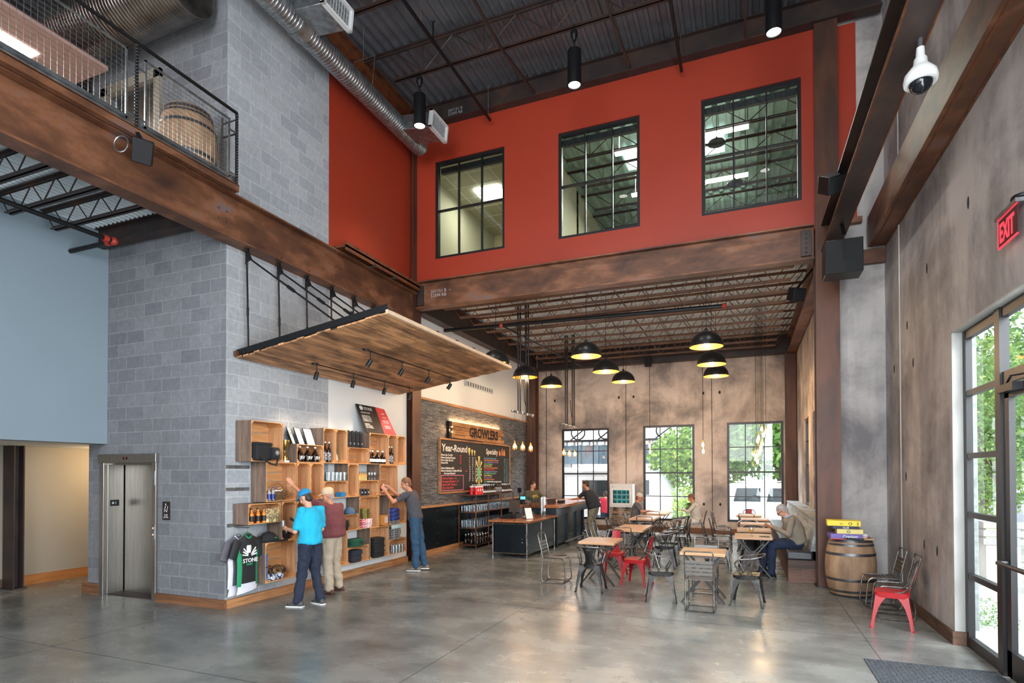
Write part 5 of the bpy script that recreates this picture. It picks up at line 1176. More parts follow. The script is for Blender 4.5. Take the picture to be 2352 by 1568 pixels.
# register and stuff on the low counter
root = thing('cash_register', 'black touch-screen cash register on the low counter', 'cash register', (-5.25, 13.05, .866))
MB().box(-.14, .14, -.18, .16, 0, .10).build('drawer', M['black'], root, smooth=False)
MB().box(-.13, .13, -.02, .02, .14, .48).box(-.03, .03, -.06, .0, .08, .3).build('screen', M['black'], root, smooth=False).rotation_euler = (-.5, 0, .3)
MB().tube([(.17, .2, 0), (.17, .2, .42)], .012, 8).build('display_pole', M['black'], root); MB().box(.10, .25, .16, .22, .42, .54).build('customer_display', M['black'], root, smooth=False)
MB().box(.11, .24, .155, .158, .45, .52).build('display_glow', emis('teal_display', (.1, .55, .5, 1), .8), root, smooth=False)
root = thing('card_terminal', 'small black card terminal beside the cash register', 'card reader', (-4.93, 12.95, .866))
MB().box(-.05, .05, -.09, .09, 0, .04).build('body', M['black'], root, smooth=False).rotation_euler = (.4, 0, .2); MB().box(-.03, .03, -.02, .06, .02, .06).build('keys', M['silverlabel'], root, smooth=False)
sheet('menu_frame', 'white framed sheet standing on the low counter by the register', 'framed sheet', 12.78, .866, -4.82, .22, .28, .3, yaw=-.5)
tag(MB().box(-5.5, -5.2, 12.75, 12.95, .866, .90).box(-5.45, -5.25, 12.8, 12.9, .9, .93).build('flat_tray', M['black'], smooth=False), 'flat black tray with papers at the left of the low counter', 'tray')
root = thing('acrylic_shield', 'clear acrylic box standing on the counter behind the register', 'display box', (-5.15, 13.5, .866))
MB().box(0, .45, 0, .006, 0, .5).box(0, .006, 0, .35, 0, .5).box(.444, .45, 0, .35, 0, .5).box(0, .45, .344, .35, 0, .5).build('clear_walls', glassy('acrylic', (.92, .95, .95, 1), .03, .1), root, smooth=False)
tag(MB().box(-5.0, -4.86, 14.85, 15.2, 1.122, 1.26).build('dark_basket', M['rust_dark'], smooth=False), 'dark basket on the bar top in front of the server', 'basket')
tag(MB().box(-4.85, -4.72, 15.3, 15.6, 1.122, 1.20).build('black_box', M['black'], smooth=False), 'low black box on the bar top under the server hand', 'box')
tag(MB().tube([(-6.6, 16.9, .9), (-6.6, 16.9, 1.5)], .012, 6).box(-6.66, -6.54, 16.87, 16.93, 1.35, 1.5).build('screen_on_pole', M['black']), 'small black screen on a pole against the stone wall', 'screen')
tag(MB().box(-6.95, -6.5, 16.3, 18.4, 0, .9).build('back_counter', M['darkpanel'], smooth=False), 'dark steel back counter along the stone wall beyond the rack', 'counter')
# rack of glasses
root = thing('glass_rack', 'rusty steel shelf rack full of glasses below the chalkboard', 'shelf rack', (-6.97, 13.47, 0))
for x, y in ((0, 0), (.48, .02), (.48, .82), (0, .82), (.48, 1.7), (0, 1.7), (.48, 2.62), (0, 2.62)): MB().box(x - .012, x + .012, y - .012, y + .012, 0, 1.41 if x < .1 or 1 else 1.2).build('post', M['rust'], root, smooth=False)
for z in (.09, .53, .945, 1.39): MB().box(-.012, .49, -.012, 2.63, z - .012, z + .006).build('shelf', M['rust'], root, smooth=False)
o = tumbler('beer_glass', 'clear stemmed beer glass on the upper inner shelf of the rusty rack', .14, .028, .036); pts = []
for i in range(4):
    for j in range(22): pts.append((-6.92 + .115 * i + rnd.uniform(-.01, .01), 13.56 + .112 * j + rnd.uniform(-.01, .01), .953))
rep(o, pts, 'glasses on the upper rack shelf')
o = tumbler('tall_glass', 'clear tall glass on the middle shelf of the rusty rack', .18, .028, .037); pts = []
for i in range(4):
    for j in range(22): pts.append((-6.92 + .115 * i + rnd.uniform(-.01, .01), 13.56 + .112 * j + rnd.uniform(-.01, .01), .538))
rep(o, pts, 'glasses on the middle rack shelf')
g = growler('dark growler crowded on top of the rusty rack under the chalkboard', 1.0, 'silverlabel'); pts = []
for i in range(3):
    for j in range(6): pts.append((-6.86 + .15 * i, 14.05 + .14 * j + .02 * i, 1.398))
for i in range(3):
    for j in range(5): pts.append((-6.86 + .15 * i, 15.38 + .14 * j + .02 * i, 1.398))
rep(g, pts, 'growlers on top of the rack')
s_ = slim('slim dark bottle in the middle of the rack top under the chalkboard', .33, 'beerbottle', 'darkprint', .036); rep(s_, [(-6.82 + .13 * i, 14.95 + .085 * j, 1.398) for i in range(3) for j in range(5)], 'slim bottles on top of the rack')
root = thing('red_canister', 'red canister with white print on the left end of the rack top', 'canister')
MB().lathe([(.001, 0), (.062, 0), (.062, .20), (.055, .205), (.001, .205)], (0, 0, 0), 16).build('body', plain('red_can', C(206, 26, 34), .4), root)
MB().lathe([(.064, .19), (.064, .225), (.001, .226)], (0, 0, 0), 16).build('lid', M['whitelabel'], root); MB().sphere((.06, 0, .12), .035, 8, 6, (.2, 1, 1.1)).build('white_print', M['whitelabel'], root)
rep(root, [(-6.56, 13.66, 1.398), (-6.56, 13.80, 1.398), (-6.56, 13.94, 1.398), (-6.60, 14.08, 1.398) if False else (-6.72, 13.72, 1.398)], 'red canisters')
g = growler('dark growler in the shadow of the lowest rack shelf', 1.0, 'beerbottle'); rep(g, [(-6.85 + .17 * i, 13.62 + .17 * j, .098) for i in range(3) for j in range(5)], 'growlers on the lowest rack shelf')
s_ = slim('slim dark bottle on the lowest rack shelf', .32, 'beerbottle', 'darkprint', .036); rep(s_, [(-6.55, 14.6 + .1 * j, .098) for j in range(6)], 'slim bottles on the lowest rack shelf')
# chalkboard
root = thing('chalkboard', 'large framed chalkboard menu on the stone wall', 'chalkboard', (-6.99, 12.43, 1.50))
MB().box(0, .03, 0, 4.47, 0, 1.30).build('board', M['chalk'], root, smooth=False)
MB().box(0, .055, -.03, 0, -.04, 1.34).box(0, .055, 4.47, 4.52, -.04, 1.34).box(0, .055, 0, 4.47, -.05, 0).box(0, .055, 0, 4.47, 1.30, 1.34).build('wood_frame', M['trimwood'], root, smooth=False)
CH = {k: chalkc('chalk_' + k, *v) for k, v in dict(white=(224, 222, 214), red=(206, 70, 78), orange=(226, 140, 84), purple=(150, 130, 190), green=(120, 190, 150), yellow=(222, 206, 120), blue=(110, 170, 206), pink=(224, 130, 156)).items()}
def cw(txt, y, z, size, col, xs=1.5, bold=.002):
    text_mesh('lettering', txt, size, frame((.032, y, z), (0, 1, 0), (0, 0, 1)), CH[col], root, .001, xs=xs, bold=bold)
cw('Year-Round', .10, 1.02, .25, 'white', 1.15, .005); cw('Specialty', 2.72, 1.02, .22, 'white', 1.1, .004)
for k, (t_, p_) in enumerate((('Stone Go To IPA', '4.8'), ('Stone Smoked Porter', '5.9'), ('Stone Pale Ale 2.0', '6.0'), ('Stone IPA', '6.9'), ('', ''), ('Stone Delicious IPA', '7.7'), ('Stone Ruination Double IPA 2.0', '8.5'), ('      Arrogant Bastard', ''))):
    if t_: cw(t_, .06, .90 - .066 * k, .066, 'white', 1.3); 
    if p_: cw(p_, 1.06 + (.35 if k == 6 else 0), .90 - .066 * k, .06, 'red', 1.2)
for k, (t_, c_) in enumerate((('Stone Imperial Russian Stout', 'blue'), ('Stone Enjoy By Black & White IPA', 'orange'), ('Stone Coffee Milk Stout on Nitro', 'purple'), ('Stone Cali-Belgique', 'green'), ('Stone Mocha IPA', 'yellow'), ('Stone Xocoveza Charred Barrel', 'orange'), ('Stone Tangerine Express', 'red'), ('Stone Japanese Green Tea IPA', 'blue'), ('Stone 20th Anniversary IPA', 'green'), ('Stone W00tstout', 'yellow'), ('Stone Jasmine IPA', 'purple'), ('Stone Farking Wheaton', 'orange'), ('Stone Citracado IPA', 'green'), ('All growler fills subject to change', 'blue'))):
    cw(t_, 2.58, .88 - .056 * k, .056, c_, 1.35, .0015)
for y, c_ in ((4.05, 'green'), (4.2, 'blue'), (4.33, 'blue')): cw('\n'.join(str(rnd.randint(8, 30)) for _ in range(15)), y, .88, .05, c_, 1.2, .001)
for y in (1.62, 1.8, 1.98): cw('\n'.join(str(rnd.randint(5, 22)) for _ in range(11)), y, .86, .062, 'white', 1.2, .001)
mb = MB()
for y0, y1, z0, z1 in ((.06, 1.28, .40, .415), (.06, 1.28, .02, .035), (.06, .08, .02, .41), (1.26, 1.28, .02, .41)): mb.box(.031, .034, y0, y1, z0, z1)
mb.build('pink_border', CH['pink'], root, smooth=False); cw('Liberty Station  12\nArrogant Bastard  10\n64oz refill  Bastard\n32oz Sandwich', .12, .31, .08, 'red', 1.25, .001)
mb = MB()
for k in range(24):
    a = 2 * PI * k / 24; c = Vector((.032, 2.24, .50)); d = Vector((0, math.cos(a), math.sin(a))); n = Vector((0, -math.sin(a), math.cos(a)))
    L = min(.17 / max(.01, abs(d.y)), .44 / max(.01, abs(d.z)))
    if k % 2 == 0: mb.add([c + d * .05, c + d * L + n * .16 * L, c + d * L - n * .16 * L], [(0, 1, 2)])
mb.build('sunburst_drawing', CH['yellow'], root, smooth=False)
MB().sphere((.034, 2.24, .46), .12, 12, 8, (.02, .85, 1.6)).build('hop_drawing', CH['green'], root)
mb = MB()
for y, s_ in ((1.62, 1), (1.80, .8), (1.96, .7)): mb.lathe([(.02 * s_, 0), (.02 * s_, .05), (.045 * s_, .1), (.05 * s_, .2 * s_)], (.032, y, .95), 8, Matrix.Diagonal((.05, 1.4, 1)))
mb.build('glass_drawings', CH['yellow'], root)
mb = MB()
for y, w_, h_ in ((3.72, .045, .12), (3.9, .03, .2), (4.06, .055, .16)): mb.lathe([(w_, 0), (w_, h_ * .6), (w_ * .4, h_), (w_ * .4, h_ + .03)], (.032, y, 1.0), 8, Matrix.Diagonal((.05, 1.4, 1)))
mb.build('bottle_drawings', CH['orange'], root)
# GROWLERS sign
root = thing('wooden_sign', 'back-lit plank sign reading GROWLERS above the chalkboard', 'sign', (-6.93, 12.92, 2.86))
mb = MB()
for k, (a, b_) in enumerate(((0, 3.4), (.0, 3.15), (.05, 3.4), (.0, 3.3))): mb.box(0, .04, a, b_, k * .105, k * .105 + .1)
mb.build('sign_planks', woodplank('sign_wood', 'yz', 1.2, .105, C(196, 140, 84), C(140, 92, 54), C(20, 14, 10), rough=.6, dark=.45), root, smooth=False)
MB().box(-.05, .035, -.12, -.005, 0, .42).build('sign_backing', M['black'], root, smooth=False)
text_mesh('lettering', 'GROWLERS', .36, frame((.042, 1.0, .09), (0, 1, 0), (0, 0, 1)), plain('burnt_letter', C(24, 16, 12), .8), root, .004, bold=.012, xs=1.02)
mb = MB()
for z in (.08, .15, .30): mb.box(.041, .045, .2, .75, z, z + .012)
mb.build('painted_stripes', bpy.data.materials['burnt_letter'], root, smooth=False)
for z in (.15, .28): MB().sphere((.05, -.0, z), .018, 8, 6).build('bulb', M['bulb'], root)
area('sign_glow_top', (-6.95, 14.6, 3.30), (-7.2, 14.6, 3.6), 3.2, .05, 16, (1, .55, .25)); area('sign_glow_left', (-6.95, 12.86, 3.05), (-7.1, 12.6, 3.05), .35, .05, 4, (1, .55, .25))
tag(MB().box(-6.95, -6.90, 14.8, 16.4, 2.85, 2.80).build('light_bar', M['trimwood'], smooth=False), 'thin wooden lip under the right half of the plank sign', 'trim')

# ================================================================== furniture
M['steel_dark'] = plain('table_leg_steel', C(62, 62, 62), .4, .6)
def table(x0, x1, y0, y1, label):
    root = thing('dining_table', label, 'table', ((x0 + x1) / 2, (y0 + y1) / 2, 0), 0, 'wooden cafe tables'); w_, d_ = (x1 - x0) / 2, (y1 - y0) / 2
    bevel(MB().box(-w_, w_, -d_, d_, .715, .76).build('table_top', M['table_wood'], root), .004)
    for s_ in (-1, 1):
        y = s_ * (d_ - .09)
        for t_ in (-1, 1):
            MB().bar((-t_ * (w_ - .06), y + t_ * .012, .70), (t_ * (w_ - .02), y + t_ * .012, .0), .022, .07, (0, 1, 0)).build('leg', M['steel_dark'], root, smooth=False)
        MB().box(-w_ + .03, w_ - .03, y - .03, y + .03, .70, .715).build('mounting_plate', M['steel_dark'], root, smooth=False)
    return root
TB = [(-2.72, -2.09, 9.77, 10.58, 'nearest wooden table of the left row, in front of the black-backed armchair'), (-2.64, -1.99, 12.15, 13.5, 'second wooden table of the left row, behind the red chairs'),
 (-2.85, -2.20, 15.2, 16.6, 'third wooden table of the left row'), (-2.78, -2.14, 17.3, 18.7, 'farthest wooden table of the left row, before the middle window'),
 (-.93, -.28, 9.02, 9.66, 'small square wooden table in the foreground between two steel armchairs'), (-.20, .46, 11.6, 12.32, 'wooden table with a beer glass in front of the man in the beige blazer'),
 (-.17, .49, 13.0, 13.65, 'second wooden table along the bench'), (-.12, .55, 14.55, 15.2, 'third wooden table along the bench'), (-.12, .56, 16.05, 16.7, 'fourth wooden table along the bench'), (-.25, .42, 17.45, 18.15, 'fifth and farthest wooden table along the bench')]
for t_ in TB: table(*t_)
def sheet_leg(sx_, sy_, mat, parent, hw=.17, fw=.225):
    mb = MB(); top, bot = Vector((sx_ * hw, sy_ * hw, .44)), Vector((sx_ * fw, sy_ * fw, 0))
    for dr_, n in ((Vector((-sx_, 0, 0)), 0), (Vector((0, -sy_, 0)), 1)):
        L = []
        for t in (0, .12, .25, .4, .7, 1.0):
            p = top.lerp(bot, t); wd = .125 * (1 - t) ** 3.2 + .03
            L.append((p, p + dr_ * wd))
        vs = [q for a in L for q in a]; th = Vector((-sx_ if n == 1 else 0, -sy_ if n == 0 else 0, 0)) * .003
        vs2 = [v_ + th for v_ in vs]; m_ = len(vs); fs = []
        for i in range(len(L) - 1): fs.append((2 * i, 2 * i + 1, 2 * i + 3, 2 * i + 2)); fs.append((m_ + 2 * i, m_ + 2 * i + 2, m_ + 2 * i + 3, m_ + 2 * i + 1)); fs.append((2 * i + 1, m_ + 2 * i + 1, m_ + 2 * i + 3, 2 * i + 3))
        mb.add(vs + vs2, fs)
    mb.tube([(sx_ * fw, sy_ * fw, .0), (sx_ * fw, sy_ * fw, .02)], .013, 6)
    mb.tube([top + Vector((0, 0, -.05)), bot + Vector((0, 0, .01))], .006, 5)
    return mb.build('leg', mat, parent)
def rsq(hx, hy, z, r_, n=5):
    out = []
    for cx, cy, a0 in ((hx - r_, hy - r_, 0), (-hx + r_, hy - r_, 90), (-hx + r_, -hy + r_, 180), (hx - r_, -hy + r_, 270)):
        for k in range(n + 1): a = R(a0 + 90 * k / n); out.append((cx + r_ * math.cos(a), cy + r_ * math.sin(a), z))
    return out
def tolix(kind, mat, tube, round_seat=False):
    root = thing('metal_chair' if kind == 'side' else 'metal_armchair', 'x', 'chair')
    rr = .16 if round_seat else .05; h = .185
    MB().loft([rsq(h, h, .405, rr), rsq(h + .004, h + .004, .45, rr), rsq(h - .012, h - .012, .457, rr), rsq(h - .05, h - .05, .452, rr * .8), rsq(.03, .03, .448, .02)]).build('seat', mat, root, sharp=50)
    MB().loft([rsq(h - .008, h - .008, .385, rr), rsq(h - .006, h - .006, .41, rr)], cap=False).build('seat_apron', mat, root)
    for sx_ in (-1, 1):
        for sy_ in (-1, 1): sheet_leg(sx_, sy_, mat, root)
    if kind == 'side':
        p = [(-.155, .02, .44), (-.165, -.16, .47), (-.175, -.235, .70), (-.15, -.27, .83), (0, -.285, .86), (.15, -.27, .83), (.175, -.235, .70), (.165, -.16, .47), (.155, .02, .44)]
        MB().tube(rpath(p, .09, 5), .0115, 8).build('back_tube', tube, root)
        wtop, wbot, zt = .085, .06, .85
    else:
        p = [(-.165, .06, .43), (-.215, .16, .62), (-.235, .10, .685), (-.225, -.12, .71), (-.15, -.24, .745), (.15, -.24, .745), (.225, -.12, .71), (.235, .10, .685), (.215, .16, .62), (.165, .06, .43)]
        MB().tube(rpath(p, .07, 5), .0115, 8).build('arm_tube', tube, root)
        MB().tube([(-.175, -.02, .44), (-.225, -.10, .70)], .0105, 8).tube([(.175, -.02, .44), (.225, -.10, .70)], .0105, 8).build('side_strut', tube, root)
        wtop, wbot, zt = .105, .06, .735
    rings = []
    for z, w_ in ((.45, wbot + .03), (.50, wbot), (.58, wbot * .95), (.68, (wbot + wtop) / 2), (zt, wtop)):
        t = (z - .45) / (zt - .45); y = -.175 - (.105 if kind == 'side' else .065) * t
        rings.append([(-w_, y, z), (-w_ * .4, y - .008, z), (w_ * .4, y - .008, z), (w_, y, z), (w_, y - .004, z), (w_ * .4, y - .012, z), (-w_ * .4, y - .012, z), (-w_, y - .004, z)])
    sp = MB().loft(rings).build('back_splat', mat, root)
    if kind == 'side':
        yb = -.262; MB().tube([(-.045, -.232, .60), (-.045, -.262, .72)] + [(.045 * -math.cos(R(a)), -.262 - .012 * math.sin(R(a)), .73 + .04 * math.sin(R(a))) for a in (0, 45, 90, 135, 180)] + [(.045, -.262, .72), (.045, -.232, .60)], .004, 6).build('pressed_rib', mat, sp)
    else: MB().sphere((0, -.247, .70), .05, 12, 6, (1, .12, .5)).build('grip_hole', M['joint'], sp)
    return root
def slat(mat, tube, dark=False):
    root = thing('slatted_chair', 'x', 'chair')
    for s_ in (-1, 1):
        x = s_ * .19
        p = [(x, -.27, .80), (x, -.19, .46), (x, -.22, .10), (x, -.20, .012), (x, .18, .012), (x, .235, .06), (x, .20, .40), (x, .16, .445), (x, -.17, .445)]
        MB().tube(rpath(p, .05, 4), .0105, 8).build('side_frame', tube, root)
    MB().tube(rpath([(-.19, -.27, .79), (-.19, -.285, .86), (.19, -.285, .86), (.19, -.27, .79)], .06, 5), .0105, 8).build('back_hoop', tube, root)
    MB().tube([(-.19, -.19, .012), (.19, -.19, .012)], .009, 6).build('rear_stretcher', tube, root); MB().tube([(-.19, .19, .012), (.19, .19, .012)], .009, 6).build('front_stretcher', tube, root)
    mb = MB()
    for k in range(8):
        y = -.15 + .046 * k; z = .452 - .02 * math.sin(PI * (k + .5) / 8)
        if k == 7: z = .44
        mb.obox((0, y, z), (.385, .034, .006))
    mb.build('seat_slats', mat, root, smooth=False)
    mb = MB()
    for k in range(4):
        t = k / 3; z = .54 + .17 * t; y = -.205 - .045 * t
        mb.obox((0, y - .004, z), (.385, .006, .042), Matrix.Rotation(.2, 3, 'X'))
    mb.build('back_slats', mat, root, smooth=False)
    return root
M['slatgrey'] = plain('slat_grey', C(112, 108, 104), .45, .3); M['slatbrown'] = plain('slat_brown', C(70, 62, 56), .5, .2)
PR = {'A': tolix('arm', M['gun'], M['gun_tube']), 'Ar': tolix('arm', M['gun'], M['gun_tube'], True), 'T': tolix('side', M['gun'], M['gun_tube']), 'R': tolix('side', M['redpaint'], M['gun_tube']), 'S': slat(M['slatgrey'], M['gun_tube']), 'D': slat(M['slatbrown'], M['gun_tube'])}
E_, W_, N_, S_ = -90, 90, 0, 180
CHR = [
 ('S', -3.18, 9.95, E_, 'grey slatted tube chair at the left side of the nearest left-row table', 0),
 ('Ar', -2.40, 9.42, N_ + 4, 'dark steel armchair with its black back to us before the nearest left-row table', 0),
 ('R', -2.34, 10.92, S_, 'red metal chair behind the nearest left-row table, facing us', 0),
 ('R', -1.78, 10.22, W_ - 10, 'red metal chair side-on at the right of the nearest left-row table', 0),
 ('A', -1.22, 9.12, E_ + 8, 'steel armchair at the left of the small foreground table', 0),
 ('S', -.60, 8.66, N_ - 2, 'grey slatted chair nearest the viewer, its back to us at the foreground table', 0),
 ('S', -.62, 10.02, S_, 'grey slatted chair on the far side of the small foreground table', 0),
 ('A', .02, 9.28, W_ - 6, 'steel armchair at the right of the small foreground table', 0),
 ('R', 1.72, 8.62, W_ - 12, 'red metal chair against the right wall with the grey slatted chairs', 0),
 ('D', 1.84, 9.14, W_ - 3, 'brown slatted chair directly behind the red one at the right wall', 0),
 ('D', 1.82, 9.80, W_ + 2, 'brown slatted chair beside the barrel at the right wall', 0),
 ('S', -2.32, 11.86, N_, 'grey slatted chair with its back to us at the second left-row table', 0),
 ('T', -3.03, 12.55, E_, 'plain steel chair at the left of the second left-row table, the nearer of two', 0),
 ('T', -3.03, 13.2, E_, 'plain steel chair at the left of the second left-row table, the farther of two', 0),
 ('A', -1.56, 12.30, W_, 'steel armchair at the right of the second left-row table, the nearer of two', 0),
 ('A', -1.56, 12.98, W_ + 6, 'steel armchair at the right of the second left-row table, the farther of two', 0),
 ('Ar', -2.35, 14.0, S_, 'dark steel armchair between the second and third left-row tables', 0),
 ('S', -2.36, 14.92, N_, 'grey slatted chair with its back to us at the third left-row table', 0),
 ('A', -3.22, 15.2, E_, 'steel armchair at the left of the third left-row table, the nearer of two', 0),
 ('A', -3.22, 16.0, E_, 'steel armchair at the left of the third left-row table, the farther of two', 0),
 ('A', -1.78, 15.4, W_, 'steel armchair at the right of the third left-row table, the nearer of two', 0),
 ('S', -1.50, 14.4, W_ + 8, 'grey slatted chair in the aisle right of the left row', 0),
 ('A', -1.74, 16.3, W_, 'steel armchair at the right of the third left-row table, the farther of two', 0),
 ('S', -2.46, 17.02, N_, 'grey slatted chair with its back to us at the farthest left-row table', 0),
 ('S', -3.15, 17.55, E_, 'slatted chair under the person with the pink cap', 0),
 ('A', -1.72, 17.0, W_ - 15, 'steel armchair in front of the person with the scarf', 0),
 ('S', -1.35, 17.95, W_, 'slatted chair on which the person with the scarf sits', 0),
 ('T', -.52, 12.55, E_ + 6, 'black steel chair pushed to the left of the blazer man table', 0),
 ('S', -.62, 13.45, E_ + 10, 'slatted chair leaning left of the second bench table', 0),
 ('S', -.55, 14.85, E_ + 6, 'slatted chair left of the third bench table', 0),
 ('S', -.58, 16.30, E_ + 4, 'slatted chair left of the fourth bench table', 0),
 ('S', -.62, 17.45, E_ + 12, 'slatted chair left of the farthest bench table', 0),
 ('A', .12, 12.75, N_ + 10, 'steel armchair between the first and second bench tables', 0),
 ('A', .15, 14.1, S_, 'steel armchair between the second and third bench tables', 0),
 ('A', .05, 15.65, S_ - 5, 'steel armchair between the third and fourth bench tables', 0),
 ('S', .02, 17.0, N_, 'slatted chair between the fourth and farthest bench tables', 0),
 ('R', .10, 18.65, S_, 'red metal chair at the far window behind the bench tables', 0)]
seen = set()
for k, x, y, a, lb, z in CHR:
    g_ = 'loose cafe chairs'
    if k in seen: dup(PR[k], (x, y, z), R(a), lb, g_)
    else: o = PR[k]; seen.add(k); o.location = (x, y, z); o.rotation_euler = (0, 0, R(a)); o['label'] = lb; o['group'] = g_
# bench
root = thing('wall_bench', 'long wooden wall bench with pale grey-washed back and black cushion', 'bench')
MB().box(.70, 1.14, 11.42, 19.0, 0, .40).build('bench_box', M['benchwood'], root, smooth=False)
bevel(MB().box(.67, 1.10, 11.38, 19.0, .40, .56).build('seat_cushion', M['leather'], root), .035, 3)
MB().add([(1.06, 11.45, .56), (1.24, 11.45, .56), (1.24, 11.45, 1.10), (1.17, 11.45, 1.10), (1.06, 19.1, .56), (1.24, 19.1, .56), (1.24, 19.1, 1.10), (1.17, 19.1, 1.10)], [(0, 1, 2, 3), (7, 6, 5, 4), (0, 3, 7, 4), (1, 5, 6, 2), (0, 4, 5, 1)]).build('back_boards', M['greywash'], root, smooth=False)
MB().box(1.14, 1.45, 11.45, 19.1, 1.10, 1.13).build('top_ledge', M['greywash'], root, smooth=False)
# barrels
root = thing('barrel', 'oak barrel with board games piled on top beside the right column', 'barrel', (1.555, 10.62, 0)); barrel_parts(root)
root = thing('barrel', 'dark oak barrel carrying the small glass-door fridge at the back wall', 'barrel', (-3.85, 19.12, 0)); barrel_parts(root, .9)
root = thing('counter_fridge', 'small white glass-door fridge of jars on the barrel at the back wall', 'fridge', (-4.16, 18.88, .842))
MB().box(0, .74, 0, .45, 0, .10).box(0, .06, 0, .45, .1, .60).box(.68, .74, 0, .45, .1, .60).box(0, .74, 0, .45, .60, .76).box(.06, .68, .4, .45, .1, .6).build('cabinet', M['white'], root, smooth=False)
MB().box(.05, .69, -.02, 0, .08, .13).box(.05, .69, -.02, 0, .56, .61).box(.05, .1, -.02, 0, .13, .56).box(.64, .69, -.02, 0, .13, .56).build('door_frame', M['whitelabel'], root, smooth=False)
MB().box(.07, .67, .05, .38, .26, .27).box(.07, .67, .05, .38, .41, .42).build('shelf', M['silverlabel'], root, smooth=False)
MB().box(.07, .67, .38, .39, .12, .58).build('lit_back', emis('fridge_glow', (.1, .45, .45, 1), .22), root, smooth=False)
text_mesh('logo', 'O', .07, frame((.06, -.001, .65), (1, 0, 0), (0, 0, 1)), M['darkcap'], root, .001)
o = tag(MB().lathe([(.001, 0), (.05, 0), (.05, .09), (.04, .10), (.001, .10)], (0, 0, 0), 10).build('jar', plain('teal_jar', C(24, 90, 92), .3)), 'small teal jar behind the glass door of the fridge', 'jar')
rep(o, [(-4.16 + .14 + .15 * i, 19.0, .842 + z) for i in range(4) for z in (.11, .275, .425)], 'jars in the small fridge')
# board games
def gbox(x, y, z, w_, d_, h_, rz, col, label, txt, tcol='black'):
    root = thing('board_game', label, 'board game', (x, y, z), rz, 'board games piled on the barrel')
    bevel(MB().box(-w_ / 2, w_ / 2, -d_ / 2, d_ / 2, 0, h_).build('box_body', col, root), .003)
    text_mesh('lettering', txt, h_ * .8, frame((-w_ * .12, -d_ / 2 - .001, h_ * .2), (1, 0, 0), (0, 0, 1)), M[tcol], root, .0008, bold=.001); return root
zb = .905
Y_ = plain('yellow_card', C(236, 208, 30), .45); V_ = plain('purple_card', C(112, 96, 170), .45); K_ = plain('navy_card', C(48, 46, 74), .45); P_ = plain('pale_yellow_card', C(226, 206, 120), .45); RD = plain('red_card', C(206, 50, 40), .5)
gbox(1.46, 10.50, zb + .012, .44, .28, .075, .05, V_, 'purple board game box, lowest of the pile on the barrel', 'Cranium', 'whitelabel')
gbox(1.52, 10.50, zb + .088, .36, .28, .075, -.03, P_, 'pale yellow board game box, third from the top of the pile', 'O', 'green_cloth')
gbox(1.45, 10.50, zb + .164, .37, .26, .045, .08, K_, 'dark navy board game box, second from the top of the pile', 'CLUE', 'whitelabel')
gbox(1.44, 10.50, zb + .210, .46, .30, .085, -.06, Y_, 'bright yellow board game box on top of the pile', '~    O   S', 'black')
o = thing('white_cup', 'small white printed cup at the right of the barrel top', 'cup', (1.74, 10.52, zb)); MB().lathe([(.001, 0), (.045, 0), (.052, .08), (.048, .08), (.04, .01), (.001, .01)], (0, 0, 0), 16, cap=False).build('body', M['whitelabel'], o); MB().lathe([(.0505, .03), (.052, .05)], (0, 0, 0), 16, cap=False).build('pink_print', plain('pink_print', C(206, 150, 160), .6), o)
tag(MB().box(-.12, .12, -.08, .08, 0, .012).build('game_board', RD, smooth=False), 'red folded card at the left edge of the barrel top', 'card').location = (1.36, 10.42, zb)
o = tag(MB().box(-.14, .14, -.02, .02, 0, .03).build('black_case', M['black'], smooth=False), 'slim black case lying across the barrel top', 'case'); o.location = (1.56, 10.33, zb); o.rotation_euler = (0, 0, -.3)
o = tag(MB().box(-.12, .12, -.05, .05, 0, .022).build('booklet', M['paper'], smooth=False), 'white booklet on the barrel top in front of the games', 'booklet'); o.location = (1.60, 10.42, zb + .0); o.rotation_euler = (0, 0, .1)
o = tag(MB().box(-.07, .07, -.05, .05, 0, .02).build('wood_tray', M['table_wood'], smooth=False), 'small wooden tray at the right edge of the barrel top', 'tray'); o.location = (1.76, 10.42, zb); o.rotation_euler = (0, 0, .3)
# beer glass and things on the blazer man table
root = thing('beer_goblet', 'stemmed glass of golden beer on the table of the blazer man', 'glass', (.10, 11.80, .762))
MB().lathe([(.001, 0), (.035, 0), (.035, .004), (.006, .012), (.006, .06), (.035, .09), (.045, .12), (.04, .16)], (0, 0, 0), 16, cap=False).build('bowl', M['drink'], root)
MB().lathe([(.001, .066), (.033, .092), (.041, .12), (.001, .12)], (0, 0, 0), 16).build('beer', plain('beer', C(232, 176, 40), .1), root)
o = tag(MB().box(-.08, .08, -.03, .03, 0, .012).tube([(-.1, .02, .006), (-.02, .05, .006), (.08, .03, .006)], .006, 5).build('sunglasses', M['black']), 'dark sunglasses on the table of the blazer man', 'glasses'); o.location = (.33, 11.74, .762)
# floor mat
root = thing('floor_mat', 'dark ribbed rubber entrance mat at the lower right corner', 'mat', (0, 0, 0))
MB().box(1.14, 2.26, 4.2, 7.0, 0.0015, .008).build('mat_base', M['rubber'], root, smooth=False)
mb = MB()
for i in range(26):
    for j in range(56):
        x = 1.17 + i * .0425; y = 4.25 + j * .049; mb.box(x, x + (.034 if (i + j) % 2 else .018), y, y + (.018 if (i + j) % 2 else .036), .008, .011)
mb.build('mat_ribs', M['rubber'], root, smooth=False)

